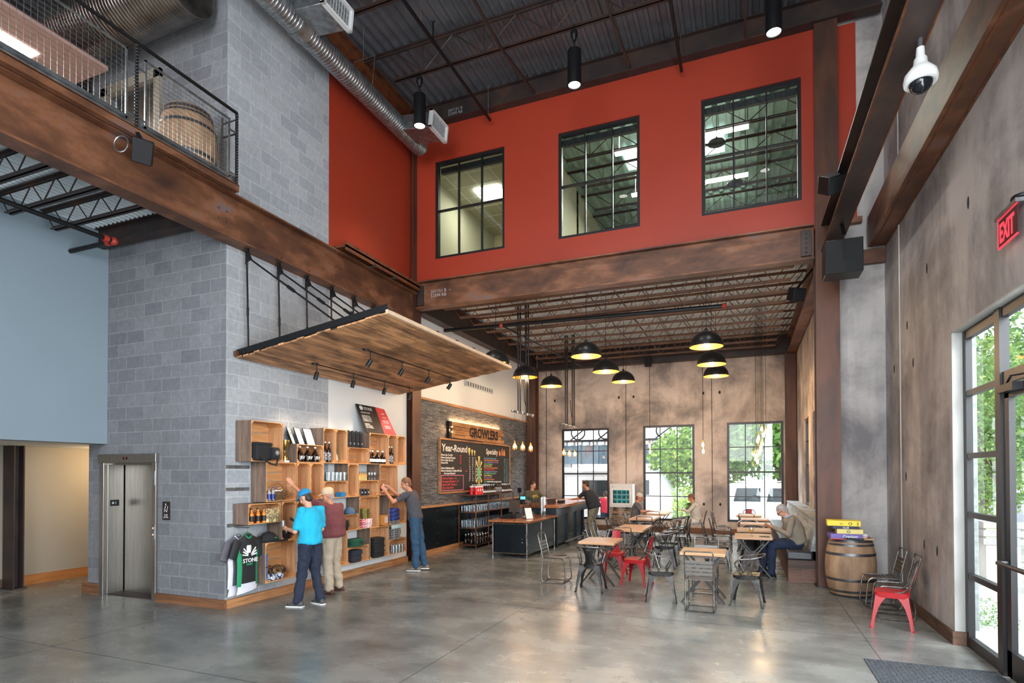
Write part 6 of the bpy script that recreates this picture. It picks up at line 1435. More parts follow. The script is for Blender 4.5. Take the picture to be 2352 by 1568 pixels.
# ================================================================== outside
struct(MB().box(-30, 30, 19.9, 75, -.55, -.42).build('ground', noisy('pale_asphalt', [(.3, C(150, 150, 150)), (.7, C(182, 182, 180))], 2), smooth=False))
struct(MB().box(2.5, 30, -10, 19.9, -.25, -.1).build('ground_entrance', noisy('pale_paving', [(.3, C(170, 168, 160)), (.7, C(206, 204, 196))], 3), smooth=False))
M['leaf'] = noisy('leaves', [(.3, C(60, 104, 44)), (.5, C(104, 150, 70)), (.7, C(170, 196, 112))], 3, (1, 1, 1), .7, 0, .4, 6)
M['leaf2'] = noisy('bright_leaves', [(.3, C(92, 140, 60)), (.6, C(168, 200, 96)), (.75, C(206, 220, 150))], 3, (1, 1, 1), .7, 0, .4, 6)
M['bark'] = noisy('bark', [(.3, C(74, 62, 52)), (.7, C(120, 106, 92))], 8)
def tree(x, y, h, r_, label, m_='leaf', n=700, name='tree', trunk=True, z0=0, lo=.25):
    root = thing(name, label, 'tree' if name == 'tree' else 'bush', (x, y, z0 - .1 if x > 3 else z0 - .42)); mb = MB()
    for k in range(int(n * 2.6)):
        u = rnd.random(); a = rnd.uniform(0, 2 * PI); e = rnd.uniform(-1, 1); q = r_ * (rnd.random() ** .45)
        p = Vector((q * math.cos(a) * math.sqrt(1 - e * e), q * math.sin(a) * math.sqrt(1 - e * e), h * (lo + (1 - lo) * .5) + e * q / r_ * h * (1 - lo) * .5))
        s_ = r_ * rnd.uniform(.03, .07); d1 = Vector((rnd.uniform(-1, 1), rnd.uniform(-1, 1), rnd.uniform(-1, 1))).normalized(); d2 = d1.orthogonal().normalized()
        mb.add([p - d1 * s_, p + d2 * s_ * .6, p + d1 * s_, p - d2 * s_ * .6], [(0, 1, 2, 3)])
    mb.build('foliage', M[m_], root, smooth=False)
    if trunk:
        mb = MB().tube([(0, 0, 0), (.05, 0, h * .3), (.0, .1, h * .6)], [.12, .09, .05], 8)
        for k in range(5): a = rnd.uniform(0, 6.3); mb.tube([(0, 0, h * .3 + .1 * k), (math.cos(a) * r_ * .4, math.sin(a) * r_ * .4, h * .55 + .1 * k)], [.05, .02], 6)
        mb.build('trunk', M['bark'], root)
for i, (x, y, h, r_, m_) in enumerate(((1.4, 29, 8, 3.2, 'leaf'), (-2.2, 31, 5, 2.6, 'leaf2'), (4.5, 31, 9, 3.6, 'leaf'), (-.6, 34, 9, 3.0, 'leaf'), (2.6, 34, 10, 3.4, 'leaf2'))):
    tree(x, y, h, r_, 'leafy green tree beyond the back windows, %s' % ['above the white car', 'low and bright behind the middle window', 'at the far right', 'behind the gap of the middle window', 'tallest one behind the others'][i], m_, 1500)
for i, (x, y, h) in enumerate(((-3.9, 26, 1.6), (-2.4, 27, 1.9), (-7.5, 30, 2.0))): tree(x, y, h, 1.3, 'low bright bush outside the back windows, %s' % ['left of the middle window', 'in the middle window', 'in the left window'][i], 'leaf2', 500, 'bush', False, 0, 0)
for i, (x, y, h, r_, m_) in enumerate(((5.6, 17, 5, 1.5, 'leaf'), (8.2, 25, 7, 2.6, 'leaf2'), (6.0, 19.5, 3.2, 1.4, 'leaf2'), (10.5, 31, 9, 3.4, 'leaf'))): tree(x, y, h, r_, 'green tree outside the glazed entrance, %s' % ['nearest the building', 'second out', 'low bright one in the middle', 'farthest and tallest'][i], m_, 1100)
# parked white car
M['carwhite'] = plain('car_white', C(226, 230, 232), .25); M['carglass'] = plain('dark_car_glass', C(52, 62, 66), .08)
root = thing('parked_car', 'white parked car seen side-on through the right back window', 'car', (-1.2, 24.4, -.42)); mb = MB()
prof = [(0, .45), (0, 1.0), (.15, 1.15), (.6, 1.95), (4.2, 1.98), (4.7, 1.9), (5.3, 1.25), (6.3, 1.15), (6.45, .9), (6.45, .45)]
mb.prism(prof, 'y', 0, 1.9); bevel(mb.build('body', M['carwhite'], root), .06, 3)
for a, b_ in ((.75, 1.75), (1.95, 3.15), (3.3, 4.45)): bevel(MB().prism([(a, 1.25), (b_, 1.25), (b_ - .12, 1.8), (a + .05, 1.8)] if a > 3 else [(a, 1.25), (b_, 1.25), (b_, 1.8), (a + .12, 1.8)], 'y', -.012, .02).build('side_window', M['carglass'], root), .02)
for x in (1.1, 5.2): MB().lathe([(.001, -.02), (.2, -.02), (.22, -.01), (.36, -.01), (.38, .0), (.38, .22)], (x, .02, .38), 24, Matrix.Rotation(-PI / 2, 3, 'X')).build('wheel', M['black'], root); MB().lathe([(.001, -.035), (.21, -.03)], (x, .02, .38), 18, Matrix.Rotation(-PI / 2, 3, 'X')).build('wheel_rim', M['silverlabel'], root)
for x in (2.0, 3.35): MB().box(x, x + .2, -.02, 0, 1.05, 1.11).build('door_handle', M['silverlabel'], root, smooth=False)
MB().box(.1, 6.3, -.015, 0, .55, .62).build('side_trim', M['silverlabel'], root, smooth=False); MB().tube([(.8, .15, 2.03), (4.2, .15, 2.06)], .02, 6).build('roof_rail', M['silverlabel'], root)
# white truck and pale van in the left and middle windows
root = thing('food_truck', 'white box truck with a serving window outside the left back window', 'truck', (-8.6, 22.2, -.42))
bevel(MB().box(0, 4.6, 0, 2.2, .5, 2.6).build('box_body', M['carwhite'], root), .06, 2); MB().box(2.6, 4.3, -.02, .01, 1.45, 2.1).build('serving_window', M['carglass'], root, smooth=False)
MB().box(2.5, 4.4, -.4, 0, 1.38, 1.42).build('serving_shelf', M['galv'], root, smooth=False); MB().add([(1.3, 0, 2.25), (4.3, 0, 2.25), (4.3, -.9, 2.45), (1.3, -.9, 2.45), (1.3, 0, 2.28), (4.3, 0, 2.28), (4.3, -.9, 2.48), (1.3, -.9, 2.48)], [(0, 1, 2, 3), (7, 6, 5, 4), (0, 4, 5, 1), (1, 5, 6, 2), (2, 6, 7, 3), (3, 7, 4, 0)]).build('awning', M['carwhite'], root, smooth=False)
for x in (.9, 3.8): MB().lathe([(.001, 0), (.4, 0), (.42, .05), (.42, .25)], (x, .0, .42), 20, Matrix.Rotation(-PI / 2, 3, 'X')).build('wheel', M['black'], root)
root = thing('white_van', 'tall white van outside the middle back window', 'van', (-4.7, 23.6, -.42))
bevel(MB().prism([(0, .4), (1.75, .4), (1.75, 1.3), (1.2, 2.2), (.9, 2.5), (0, 2.5)], 'y', 0, 4.5).build('body', M['carwhite'], root), .08, 3); MB().box(.3, 1.1, -.02, .01, 1.5, 2.1).build('rear_window', M['carglass'], root, smooth=False)
MB().box(.05, .12, -.02, .01, .9, 1.3).build('tail_light', RD, root, smooth=False); text_mesh('lettering', 'US', .18, frame((.5, -.01, 1.0), (1, 0, 0), (0, 0, 1)), M['darkcap'], root, .001)
for x in (.3, 1.4): MB().lathe([(.001, 0), (.34, 0), (.36, .05), (.36, .25)], (x, .3, .36), 20, Matrix.Rotation(PI / 2, 3, 'Z') @ Matrix.Rotation(-PI / 2, 3, 'X')).build('wheel', M['black'], root)
# railway bridge
root = thing('steel_bridge', 'weathered blue-grey steel girder bridge crossing behind the windows', 'bridge', (0, 36, -1.1))
BL = noisy('weathered_blue_steel', [(.35, C(92, 112, 124)), (.55, C(140, 156, 164)), (.7, C(150, 106, 84))], .8, (1, 1, .3), .7, .1)
MB().box(-26, -1.5, 0, .3, 3.65, 4.85).build('girder', BL, root, smooth=False); mb = MB()
for k in range(22): mb.box(-26 + k * 1.15, -25.9 + k * 1.15, -.12, 0, 3.65, 4.85)
mb.build('stiffeners', BL, root, smooth=False); mb = MB()
for k in range(48): mb.box(-26 + k * .5, -25.75 + k * .5, -.2, .3, 4.87, 5.07)
mb.build('rail_sleepers', M['whitelabel'], root, smooth=False)
MB().box(-26, -1.5, -.25, .3, 5.07, 5.2).build('upper_flange', M['pipe'], root, smooth=False)
for k in range(4): MB().box(-24 + k * 6.5, -23.5 + k * 6.5, 0, .4, 0, 3.65).build('pier', M['conc_jamb'], root, smooth=False)
mb = MB()
for k in range(10): mb.tube([(-19 + k * 1.8 + .45 * math.cos(a), 0, 5.68 + .45 * math.sin(a)) for a in [2 * PI * j / 14 for j in range(14)]], .05, 5, closed=True).bar((-19.5 + k * 1.8, 0, 5.2), (-18.3 + k * 1.8, 0, 6.1), .05, .08)
mb.build('scroll_railing', M['pipe'], root)
o = tag(MB().box(-26, -1.5, 6, 6.1, 6.7, 8.2).build('boxcar_wall', plain('boxcar', C(224, 216, 196), .7), smooth=False), 'pale freight cars on the bridge beyond the left window', 'train'); o.location = (0, 31, -.7)
# things outside the glazed entrance
root = thing('slatted_bin', 'pale slatted concrete bin outside the glazed entrance', 'bin', (4.3, 13.2, -.1)); mb = MB()
for k in range(3): mb.box(-.3, .3, -.3, .3, .75 + .15 * k, .86 + .15 * k)
mb.build('body', M['conc_jamb'], root, smooth=False)
MB().box(-.25, .25, -.25, .25, 0, 1.15).build('inner_box', M['whitelabel'], root, smooth=False)
tag(MB().box(2.55, 2.80, 9.2, 9.3, -.1, 5).build('porch_post', noisy('rough_post', [(.3, C(110, 118, 116)), (.7, C(160, 168, 166))], 9), smooth=False), 'rough grey post outside the glazed entrance', 'post')
tree(3.0, 9.6, .7, .35, 'low grey-green shrub at the foot of the glazed entrance', 'leaf', 250, 'bush', False, 0, 0)
# ================================================================== people
CLT = bpy.data.textures.new('cloth_folds', 'CLOUDS'); CLT.noise_scale = .11; CLT.noise_depth = 1
def organic(name, mb, mat, parent, voxel=.012, smooth=3, folds=0):
    me = bpy.data.meshes.new('tmp'); me.from_pydata([tuple(v) for v in mb.v], [], mb.f)
    o = bpy.data.objects.new('tmp', me); COL.objects.link(o)
    m_ = o.modifiers.new('r', 'REMESH'); m_.mode = 'VOXEL'; m_.voxel_size = voxel; m_.adaptivity = 0
    if smooth: q = o.modifiers.new('s', 'SMOOTH'); q.iterations = smooth; q.factor = .5
    if folds: q = o.modifiers.new('d', 'DISPLACE'); q.texture = CLT; q.strength = folds; q.mid_level = .5; q.texture_coords = 'LOCAL'
    dg = bpy.context.evaluated_depsgraph_get(); me2 = bpy.data.meshes.new_from_object(o.evaluated_get(dg))
    bpy.data.objects.remove(o); bpy.data.meshes.remove(me)
    me2.name = name; me2.materials.clear(); me2.materials.append(mat); me2.polygons.foreach_set('use_smooth', [True] * len(me2.polygons))
    r = bpy.data.objects.new(name, me2); COL.objects.link(r)
    if parent: r.parent = parent
    return r
def cap_(mb, p, q, r1, r2, seg=12):
    p, q = Vector(p), Vector(q); d = q - p; L = d.length
    if L < 1e-5: return mb.sphere(p, r1, seg, 8)
    pts, rr = [], []
    u = d / L
    for a in (90, 65, 40, 15): pts.append(p - u * r1 * math.sin(R(a))); rr.append(max(1e-4, r1 * math.cos(R(a))))
    for a in (15, 40, 65, 90): pts.append(q + u * r2 * math.sin(R(a))); rr.append(max(1e-4, r2 * math.cos(R(a))))
    return mb.tube(pts, rr, seg)
def ell(mb, c, r, M3=None): return mb.sphere(c, 1, 16, 12, r, M3)
def hand(mb, wrist, d, n, s=1.0, curl=.5, thumb=1):
    """palm, four fingers and a thumb; d = direction of the fingers, n = palm normal (curl goes towards n)"""
    w0 = Vector(wrist); d = Vector(d).normalized(); n = Vector(n); n = (n - d * n.dot(d)).normalized(); sd = d.cross(n) * thumb
    M3 = Matrix((sd, d, n)).transposed()
    cap_(mb, w0 - d * .02 * s, w0 + d * .03 * s, .024 * s, .026 * s)
    ell(mb, w0 + d * .055 * s, (.042 * s, .052 * s, .018 * s), M3)
    for k, (off, ln) in enumerate(((.029, .070), (.010, .078), (-.010, .073), (-.029, .058))):
        p = w0 + d * .085 * s + sd * off * s; dd = d.copy(); a = curl * (.5 + .08 * k)
        for j, f in enumerate((.45, .32, .25)):
            q = p + dd * ln * f * s; cap_(mb, p, q, (.0098 - .0008 * j) * s, (.0092 - .0008 * j) * s, 8); p = q
            dd = (dd * math.cos(a) + n * math.sin(a)).normalized()
    p = w0 + d * .025 * s + sd * .034 * s; dd = (d * .65 + sd * .7 + n * .3).normalized()
    for f in (.034, .026): q = p + dd * f * s; cap_(mb, p, q, .0115 * s, .0098 * s, 8); p = q; dd = (dd + d * .35 + n * .3 * curl).normalized()
def head_mesh(mb, c, M3, s=1.0):
    P = lambda x, y, z: Vector(c) + M3 @ (Vector((x, y, z)) * s)
    ell(mb, P(0, -.008, .03), (.077 * s, .095 * s, .095 * s), M3); ell(mb, P(0, .022, -.03), (.060 * s, .068 * s, .078 * s), M3)
    ell(mb, P(0, .052, -.082), (.030 * s, .026 * s, .026 * s), M3); cap_(mb, P(0, .088, .012), P(0, .108, -.022), .011 * s, .016 * s)
    ell(mb, P(0, .083, .03), (.05 * s, .014 * s, .012 * s), M3); ell(mb, P(0, .083, -.056), (.024 * s, .012 * s, .010 * s), M3)
    for x in (-1, 1): ell(mb, P(x * .038, .066, -.02), (.022 * s, .018 * s, .024 * s), M3); ell(mb, P(x * .077, -.008, -.005), (.009 * s, .018 * s, .030 * s), M3)
BASE = dict(pelvis=(0, 0, .95), chest=(0, .0, 1.28), neck=(0, -.01, 1.47), head=(0, .02, 1.625), hp=0, hy=0, hr=0,
    shL=(-.19, -.01, 1.42), shR=(.19, -.01, 1.42), elL=(-.25, -.03, 1.13), elR=(.25, -.03, 1.13), wrL=(-.26, .06, .88), wrR=(.26, .06, .88),
    hdL=(0, .1, -1), hnL=(1, 0, 0), hdR=(0, .1, -1), hnR=(-1, 0, 0), hiL=(-.095, 0, .92), hiR=(.095, 0, .92), knL=(-.11, .03, .50), knR=(.11, .03, .50),
    anL=(-.12, -.02, .09), anR=(.12, -.02, .09), toL=(0, 1, 0), toR=(0, 1, 0), curl=.6)
def person(label, loc, rz, J, skin, shirt, pants, shoes, hair=None, s=1.0, fat=1.0, hat=None, sleeve=.6, voxel=.012, hem=None, longsl=False, name='person', print_=None, clothes=('shirt', 'trousers'), sole=None):
    B = dict(BASE); B.update(J); root = thing(name, label, 'person', loc, R(rz)); V = {k: Vector(v) * s if isinstance(v, tuple) and k[:2] not in ('hd', 'hn', 'to') else v for k, v in B.items()}
    up = (V['neck'] - V['pelvis']).normalized()
    MH = Matrix.Rotation(R(B['hy']), 3, 'Z') @ Matrix.Rotation(R(-B['hp']), 3, 'X') @ Matrix.Rotation(R(B['hr']), 3, 'Y')
    mb = MB(); head_mesh(mb, V['head'], MH, s)
    cap_(mb, V['neck'] - up * .03 * s, V['head'] - MH @ Vector((0, .01, .04)) * s, .058 * s, .052 * s)
    sdv = (V['shR'] - V['shL']).normalized()
    def tor(mb, infl, f=1.0, lo=0.0, hi=1.0):
        rings = []
        sh = (V['shR'] - V['shL']).length / 2; hp_ = (V['hiR'] - V['hiL']); hsd = hp_.normalized()
        for t, wx, wy in ((-.12, .150, .12), (0, .172, .132), (.2, .160, .125), (.45, .168, .128), (.7, sh / s * .92, .125), (.9, sh / s * .9, .10), (1.0, sh / s * .55, .07)):
            if t < lo - 1e-6 or t > hi + 1e-6: continue
            c = V['pelvis'].lerp(V['chest'], min(1, max(-.2, t / .6))) if t <= .6 else V['chest'].lerp(V['neck'], (t - .6) / .4)
            if t < 0: c = V['pelvis'] + (V['chest'] - V['pelvis']) * t
            a = hsd.lerp(sdv, min(1, max(0, t))).normalized(); fw = up.cross(a).normalized()
            bel = 1 + (fat - 1) * (1.35 if t < .6 else .6)
            rings.append([c + a * (wx * s * bel * math.cos(q) + infl * math.cos(q)) + fw * (wy * s * bel * math.sin(q) + infl * math.sin(q)) for q in [2 * PI * k / 24 for k in range(24)]])
        mb.loft(rings)
    tor(mb, -.012)
    for S in 'LR':
        sh, el, wr, hi, kn, an = (V[k + S] for k in ('sh', 'el', 'wr', 'hi', 'kn', 'an'))
        cap_(mb, sh, el, .047 * s, .038 * s); cap_(mb, el, wr, .039 * s, .026 * s); hand(mb, wr, B['hd' + S], B['hn' + S], s, B['curl'], 1 if S == 'L' else -1)
        cap_(mb, hi, kn, .072 * s, .05 * s); cap_(mb, kn, an, .05 * s, .036 * s)
    organic('body', mb, skin, root, voxel * .62, 2)
    mb = MB(); tor(mb, .014 + (.01 if longsl else 0), lo=-.12)
    ell(mb, V['chest'] + Vector((0, 0, .02)), (.15 * s * fat, .11 * s * fat, .14 * s))
    for S in 'LR':
        sh, el, wr = (V[k + S] for k in ('sh', 'el', 'wr')); cap_(mb, V['neck'].lerp(sh, .35) - up * .03 * s, sh, .06 * s, .066 * s)
        if longsl: cap_(mb, sh, el, .068 * s, .056 * s); cap_(mb, el, el.lerp(wr, .93), .054 * s, .042 * s)
        else: cap_(mb, sh, sh.lerp(el, sleeve), .067 * s, .060 * s)
    sh_ = organic(clothes[0], mb, shirt, root, voxel, 4, .034)
    mb = MB(); tor(mb, .004, hi=.2, lo=-.12)
    for S in 'LR':
        hi, kn, an = (V[k + S] for k in ('hi', 'kn', 'an')); cap_(mb, hi, kn, .106 * s * fat ** .5, .080 * s); cap_(mb, kn, an + Vector((0, 0, .01)), .082 * s, .074 * s)
    organic(clothes[1], mb, pants, root, voxel, 4, .045)
    for S in 'LR':
        an = V['an' + S]; d = Vector(B['to' + S]).normalized(); sd_ = d.cross(Vector((0, 0, 1))).normalized(); upv = sd_.cross(d); zb = an - Vector((0, 0, .09 * s)); rings = []
        for t, w_, h_ in ((-.085, .030, .05), (-.06, .040, .085), (0, .042, .10), (.06, .045, .075), (.12, .048, .055), (.165, .040, .04), (.185, .022, .025)):
            c = zb + d * t * s; rings.append([c + sd_ * w_ * s * math.cos(q) + upv * (h_ * s * (.5 + .5 * math.sin(q)) + .008) for q in [2 * PI * k / 14 for k in range(14)]])
        so = MB().loft(rings).build('shoe', shoes, root)
        rings = []
        for t, w_ in ((-.09, .03), (-.06, .043), (.0, .044), (.08, .05), (.13, .05), (.17, .042), (.19, .022)):
            c = zb + d * t * s; rings.append([c + sd_ * w_ * s + upv * .001, c + sd_ * w_ * s + upv * .018, c - sd_ * w_ * s + upv * .018, c - sd_ * w_ * s + upv * .001])
        MB().loft(rings).build('sole', sole or M['whitelabel'], so, smooth=False)
    if hair:
        hs = .93 if hat else 1.0
        mb = MB(); hc = V['head']; ell(mb, hc + MH @ Vector((0, -.018, .042)) * s, (.083 * s * hs, .098 * s * hs, .092 * s * hs), MH); ell(mb, hc + MH @ Vector((0, -.05, -.01)) * s, (.068 * s, .055 * s, .075 * s), MH)
        ho = organic('hair', mb, hair, root, .01, 1)
    if hat:
        hc = V['head'] + MH @ Vector((0, -.008, .055)) * s; rings = []
        ho = MB(); ho.lathe([(.089, -.015), (.092, .02), (.084, .055), (.06, .08), (.03, .092), (.001, .094)], hc, 20, MH @ Matrix.Diagonal((s, s * 1.12, s)))
        ho.build('cap', hat[0], root)
        rr = [[hc + MH @ Vector((.072 * math.cos(a), .07 + max(0, math.sin(a)) * .095, -.012 + z - .018 * math.sin(a) ** 2)) * s for a in [PI * j / 12 for j in range(13)]] for z in (0, .008)]
        MB().loft(rr).build('cap_brim', hat[1], root)
    return root, V, MH
for n_, c_ in dict(cyan=(28, 168, 204), navy=(30, 38, 56), burgundy=(112, 58, 60), khaki=(176, 160, 140), greyshirt=(74, 72, 78), jeans=(44, 74, 100), blackshirt=(34, 38, 44), cargo=(122, 116, 98), olive=(82, 78, 58), midgrey=(92, 92, 96), cream=(206, 196, 180), blazer=(140, 128, 113), darkjean=(30, 42, 66), bluecap=(30, 132, 184), tancap=(200, 178, 148), pinkcap=(220, 70, 100), pale_shirt=(220, 216, 206), redshirt=(170, 40, 60)).items():
    M['c_' + n_] = noisy(n_ + '_cloth', [(.3, tuple(v * .86 for v in C(*c_)[:3]) + (1,)), (.7, C(*c_))], 5, (1, 1, 1), .9, 0, .35, 4, 1.0, 9, .01)
M['h_dark'] = noisy('dark_hair', [(.3, C(26, 19, 16)), (.7, C(58, 44, 36))], 30, (1, 1, .3), .6); M['h_brown'] = noisy('brown_hair', [(.3, C(84, 54, 32)), (.7, C(134, 92, 58))], 30, (1, 1, .3), .6)
M['h_grey'] = noisy('grey_hair', [(.3, C(128, 120, 116)), (.7, C(190, 182, 178))], 30, (1, 1, .3), .7); M['shoe_grey'] = plain('grey_shoe', C(70, 72, 72), .7); M['shoe_brown'] = plain('brown_shoe', C(72, 48, 38), .6); M['shoe_tan'] = plain('tan_shoe', C(120, 106, 92), .7); M['shoe_black'] = plain('black_shoe', C(18, 18, 18), .35)
# boy in blue
r_, V, MH = person('boy in a bright blue t-shirt and blue cap standing at the crate shelves', (-6.02, 6.83, 0), 84, dict(
    chest=(-.01, .0, 1.27), neck=(-.01, .03, 1.46), head=(-.01, .09, 1.60), hp=28, hy=8,
    elL=(-.24, .06, 1.12), wrL=(-.17, .30, 1.14), hdL=(.2, 1, .15), hnL=(1, -.2, .1), elR=(.24, .02, 1.12), wrR=(.17, .26, 1.12), hdR=(-.3, 1, .1), hnR=(-1, 0, 0),
    knL=(-.12, .04, .50), anL=(-.19, .05, .09), toL=(-.35, 1, 0), knR=(.10, -.0, .50), anR=(.10, -.10, .09), toR=(.1, 1, 0), curl=.75),
    M['skin'], M['c_cyan'], M['c_navy'], M['shoe_grey'], M['h_dark'], .99, 1.08, (M['c_bluecap'], M['c_bluecap']), .78, .011)
o = MB().lathe([(.001, 0), (.03, 0), (.035, .09), (.032, .09), (.027, .01), (.001, .01)], (0, 0, 0), 12, cap=False).build('small_glass', M['drink']); tag(o, 'small clear glass held in the left hand of the boy in blue', 'glass'); o.location = (-6.42, 6.70, 1.16)
o = tag(MB().box(-.09, .09, -.012, .012, 0, .03).sphere((-.09, 0, .02), .025, 8, 6).build('tap_handle', M['h_dark']), 'dark handle held by the boy in blue', 'handle'); o.location = (-6.44, 6.98, 1.20); o.rotation_euler = (.3, .5, .5)
# man in burgundy
person('heavy man in a burgundy shirt and tan cap reaching up into a crate', (-6.30, 7.66, 0), 98, dict(
    chest=(0, .01, 1.27), neck=(-.0, .03, 1.45), head=(-.03, .07, 1.585), hp=8, hy=42,
    shL=(-.20, .03, 1.42), shR=(.20, -.02, 1.40), elL=(-.42, .20, 1.56), wrL=(-.62, .30, 1.76), hdL=(-.5, .3, .8), hnL=(.5, .6, 0), elR=(.27, .04, 1.12), wrR=(.16, .25, 1.08), hdR=(-.5, .8, 0), hnR=(-.5, -.5, 0),
    knL=(-.13, .0, .49), anL=(-.17, -.05, .09), knR=(.14, .02, .49), anR=(.17, -.02, .09), curl=.5),
    M['skin2'], M['c_burgundy'], M['c_khaki'], M['shoe_brown'], M['h_grey'], 1.0, 1.34, (M['c_tancap'], M['c_tancap']), .7, .012, sole=M['shoe_brown'])
# man in grey shirt
person('tall man in a dark grey shirt and jeans leaning towards the crates', (-6.18, 10.0, 0), 104, dict(
    pelvis=(0, -.02, 1.0), hiL=(-.095, -.02, .97), hiR=(.095, -.02, .97), chest=(-.01, .03, 1.31), neck=(-.02, .08, 1.50), head=(-.05, .15, 1.64), hp=18, hy=28,
    shL=(-.20, .08, 1.45), shR=(.17, .06, 1.45), elL=(-.34, .30, 1.32), wrL=(-.24, .48, 1.50), hdL=(.3, .6, .7), hnL=(.7, .2, -.4), elR=(.10, .36, 1.42), wrR=(-.08, .50, 1.60), hdR=(-.5, .7, .1), hnR=(-.3, -.1, -1),
    knL=(-.10, -.05, .53), knR=(.11, -.08, .53), anL=(-.10, -.06, .10), anR=(.12, -.16, .11), curl=.5),
    M['skin2'], M['c_greyshirt'], M['c_jeans'], M['shoe_tan'], M['h_brown'], 1.06, .98, None, .62, .012)
o = tag(MB().sphere((0, 0, 0), .11, 14, 10, (.6, 1, .9)).build('patterned_cloth', M['blueprint']), 'blue and white patterned cloth held by the man in the grey shirt', 'cloth'); o.location = (-6.78, 9.80, 1.65)
# man at the bar
person('heavy man in a black t-shirt and khaki cargo trousers leaning on the bar', (-4.12, 16.55, 0), 78, dict(
    pelvis=(0, -.02, .95), chest=(0, .10, 1.26), neck=(0, .20, 1.43), head=(0, .27, 1.60), hp=12, hy=10, shL=(-.20, .19, 1.39), shR=(.20, .17, 1.39),
    elL=(-.26, .40, 1.20), wrL=(-.20, .60, 1.17), hdL=(.2, 1, 0), hnL=(0, 0, -1), elR=(.26, .38, 1.20), wrR=(.12, .58, 1.17), hdR=(-.4, 1, 0), hnR=(0, 0, -1),
    knL=(-.14, .10, .50), anL=(-.05, .0, .09), knR=(.10, .12, .50), anR=(.04, .22, .22), toR=(0, 1, .3), curl=.35),
    M['skin2'], M['c_blackshirt'], M['c_cargo'], M['shoe_grey'], M['h_dark'], 1.01, 1.28, None, .65, .014)
# server
r_, V, MH = person('server with short dark hair in an olive t-shirt behind the bar', (-5.92, 16.2, 0), -125, dict(
    hp=18, hy=18, elL=(-.34, .12, 1.22), shL=(-.20, .02, 1.42), elR=(.26, .02, 1.13), wrR=(.22, .20, 1.14), wrL=(-.50, .42, 1.20), elR_=0, hdL=(-.3, .9, -.3), hnL=(0, -.3, -1)),
    M['skin'], M['c_olive'], M['c_navy'], M['shoe_black'], M['h_dark'], .98, 1.0, None, .6, .013)
M['yellowprint'] = printm('yellow_print', C(196, 160, 60), C(110, 96, 60), C(206, 172, 70), 20)
MB().sphere((0, .150, 1.26), 1, 12, 8, (.12, .012, .06)).build('chest_print', M['yellowprint'], r_)
for sx_ in (-1, 1): MB().sphere(V['head'] + MH @ Vector((sx_ * .03, .088, .008)), .009, 8, 6).build('eye', M['shoe_black'], r_)
# person with pink cap, seated
SIT = dict(pelvis=(0, 0, .56), chest=(0, .06, .88), neck=(0, .10, 1.06), head=(0, .14, 1.21), hiL=(-.10, 0, .53), hiR=(.10, 0, .53), knL=(-.13, .42, .52), knR=(.13, .42, .52), anL=(-.13, .40, .09), anR=(.13, .44, .09),
    shL=(-.19, .08, 1.01), shR=(.19, .08, 1.01), elL=(-.24, .24, .80), elR=(.24, .24, .80), wrL=(-.12, .45, .82), wrR=(.12, .45, .82), hdL=(.3, 1, 0), hdR=(-.3, 1, 0), hnL=(0, 0, -1), hnR=(0, 0, -1), hp=20)
person('person in a grey t-shirt and pink cap seated at the farthest left-row table', (-3.12, 17.55, 0), -84, dict(SIT), M['skin2'], M['c_midgrey'], M['c_navy'], M['shoe_grey'], M['h_brown'], 1.0, 1.0, (M['c_cream'], M['c_pinkcap']), .6, .014)
r_, V, MH = person('person in pale clothes and a green patterned scarf seated by the middle window', (-1.36, 17.95, 0), 96, dict(SIT, hp=32, wrL=(-.08, .36, .86), wrR=(.08, .36, .86), curl=.8), M['skin2'], M['c_cream'], M['c_pale_shirt'], M['shoe_tan'], M['h_brown'], 1.0, 1.0, None, .6, .014, longsl=True, clothes=('cardigan', 'trousers'))
mb = MB()
for k in range(3): mb.tube([(.12 * math.cos(a) * (1 + .1 * k), .12 + .11 * math.sin(a), 1.04 - .03 * k + .01 * math.sin(3 * a)) for a in [2 * PI * j / 16 for j in range(16)]], .035, 8, closed=True)
mb.tube([(-.04, .24, 1.0), (-.05, .27, .85)], .045, 8)
M['scarf'] = printm('scarf_print', C(24, 92, 98), C(60, 66, 44), C(120, 150, 84), 9); mb.build('scarf', M['scarf'], r_)
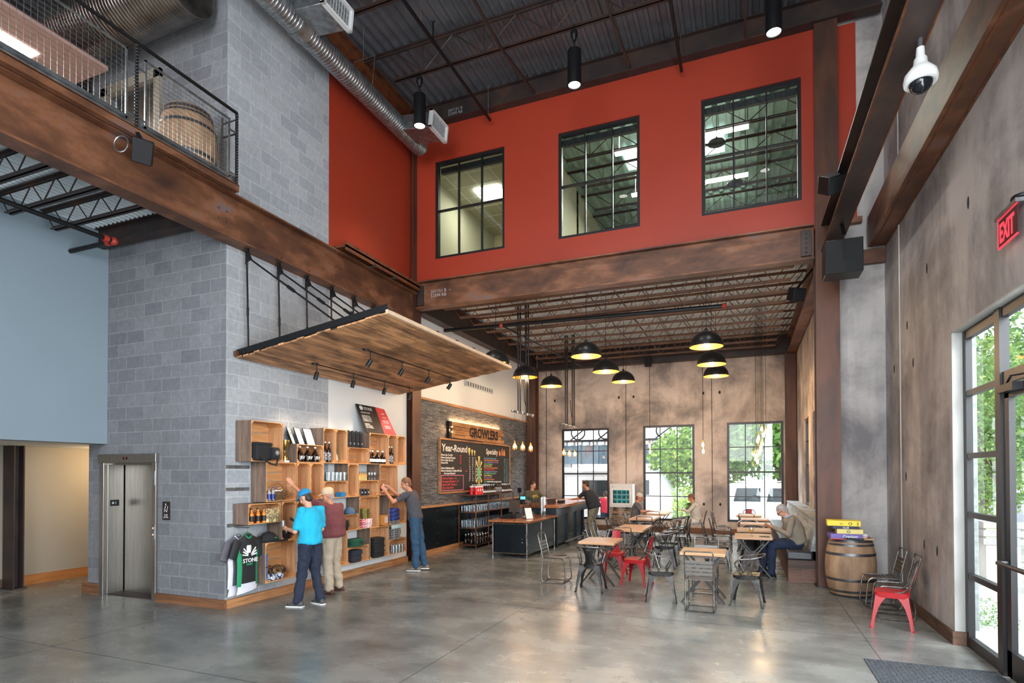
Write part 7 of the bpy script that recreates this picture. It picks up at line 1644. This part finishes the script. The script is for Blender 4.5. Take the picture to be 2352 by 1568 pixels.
# man in the blazer
r_, V, MH = person('grey-haired man in a beige blazer looking down at his phone on the bench', (.90, 12.02, 0), 96, dict(
    pelvis=(0, 0, .66), hiL=(-.10, .02, .64), hiR=(.10, .02, .64), chest=(0, .08, .96), neck=(0, .16, 1.13), head=(0, .26, 1.235), hp=42, shL=(-.19, .13, 1.08), shR=(.19, .12, 1.08),
    knL=(-.13, .46, .60), knR=(.12, .48, .60), anL=(-.14, .48, .09), anR=(.12, .60, .09), elL=(-.26, .20, .82), elR=(.25, .20, .82), wrL=(-.07, .42, .93), wrR=(.09, .44, .92), hdL=(.25, .9, .35), hdR=(-.25, .9, .35), hnL=(.5, -.1, .8), hnR=(-.5, -.1, .8), curl=.8),
    M['skin'], M['c_blazer'], M['c_darkjean'], M['shoe_black'], M['h_grey'], 1.0, 1.12, None, .6, .011, longsl=True, clothes=('blazer', 'jeans'), sole=M['shoe_black'])
MB().tube([V['neck'] + Vector((.055 * math.cos(a), .01 + .06 * math.sin(a), .01 - .02 * math.sin(a))) for a in [2 * PI * k / 16 for k in range(16)]], .016, 8, closed=True).build('shirt_collar', plain('pale_blue_shirt', C(176, 186, 216), .8), r_)
P = lambda x, y, z: V['head'] + MH @ Vector((x, y, z))
mb = MB()
for sx_ in (-1, 1): mb.tube([P(sx_ * .032 + .024 * math.cos(a), .10, .008 + .018 * math.sin(a)) for a in [2 * PI * k / 12 for k in range(12)]], .0035, 5, closed=True).tube([P(sx_ * .056, .10, .012), P(sx_ * .082, .0, .012)], .003, 5)
mb.tube([P(-.01, .104, .01), P(.01, .104, .01)], .003, 5); mb.build('eyeglasses', M['shoe_black'], r_)
o = tag(MB().box(-.038, .038, -.075, .075, 0, .01).build('phone', M['black'], smooth=False), 'black phone held by the man in the blazer', 'phone'); o.location = (.40, 12.02, .965); o.rotation_euler = (0, -.5, R(96 + 90))
o = thing('shoulder_bag', 'black bag lying on the chair by the blazer man table', 'bag', (.14, 12.72, .46)); bevel(MB().box(-.13, .13, -.05, .05, 0, .24).build('body', M['black_cloth'], o), .02, 2)
# people outside
person('pale-shirted person with white hair and blue jeans outside the left back window', (-5.15, 20.9, -.42), 60, dict(elR=(.34, .2, 1.2), wrR=(.40, .35, .98)), M['skin'], M['c_pale_shirt'], M['c_jeans'], M['shoe_tan'], M['h_grey'], .92, 1.1, None, .6, .02)
person('person in a red shirt standing outside the serving window of the truck', (-4.9, 21.45, -.42), 20, {}, M['skin2'], M['c_redshirt'], M['c_navy'], M['shoe_black'], M['h_dark'], .98, 1.1, None, .6, .02)
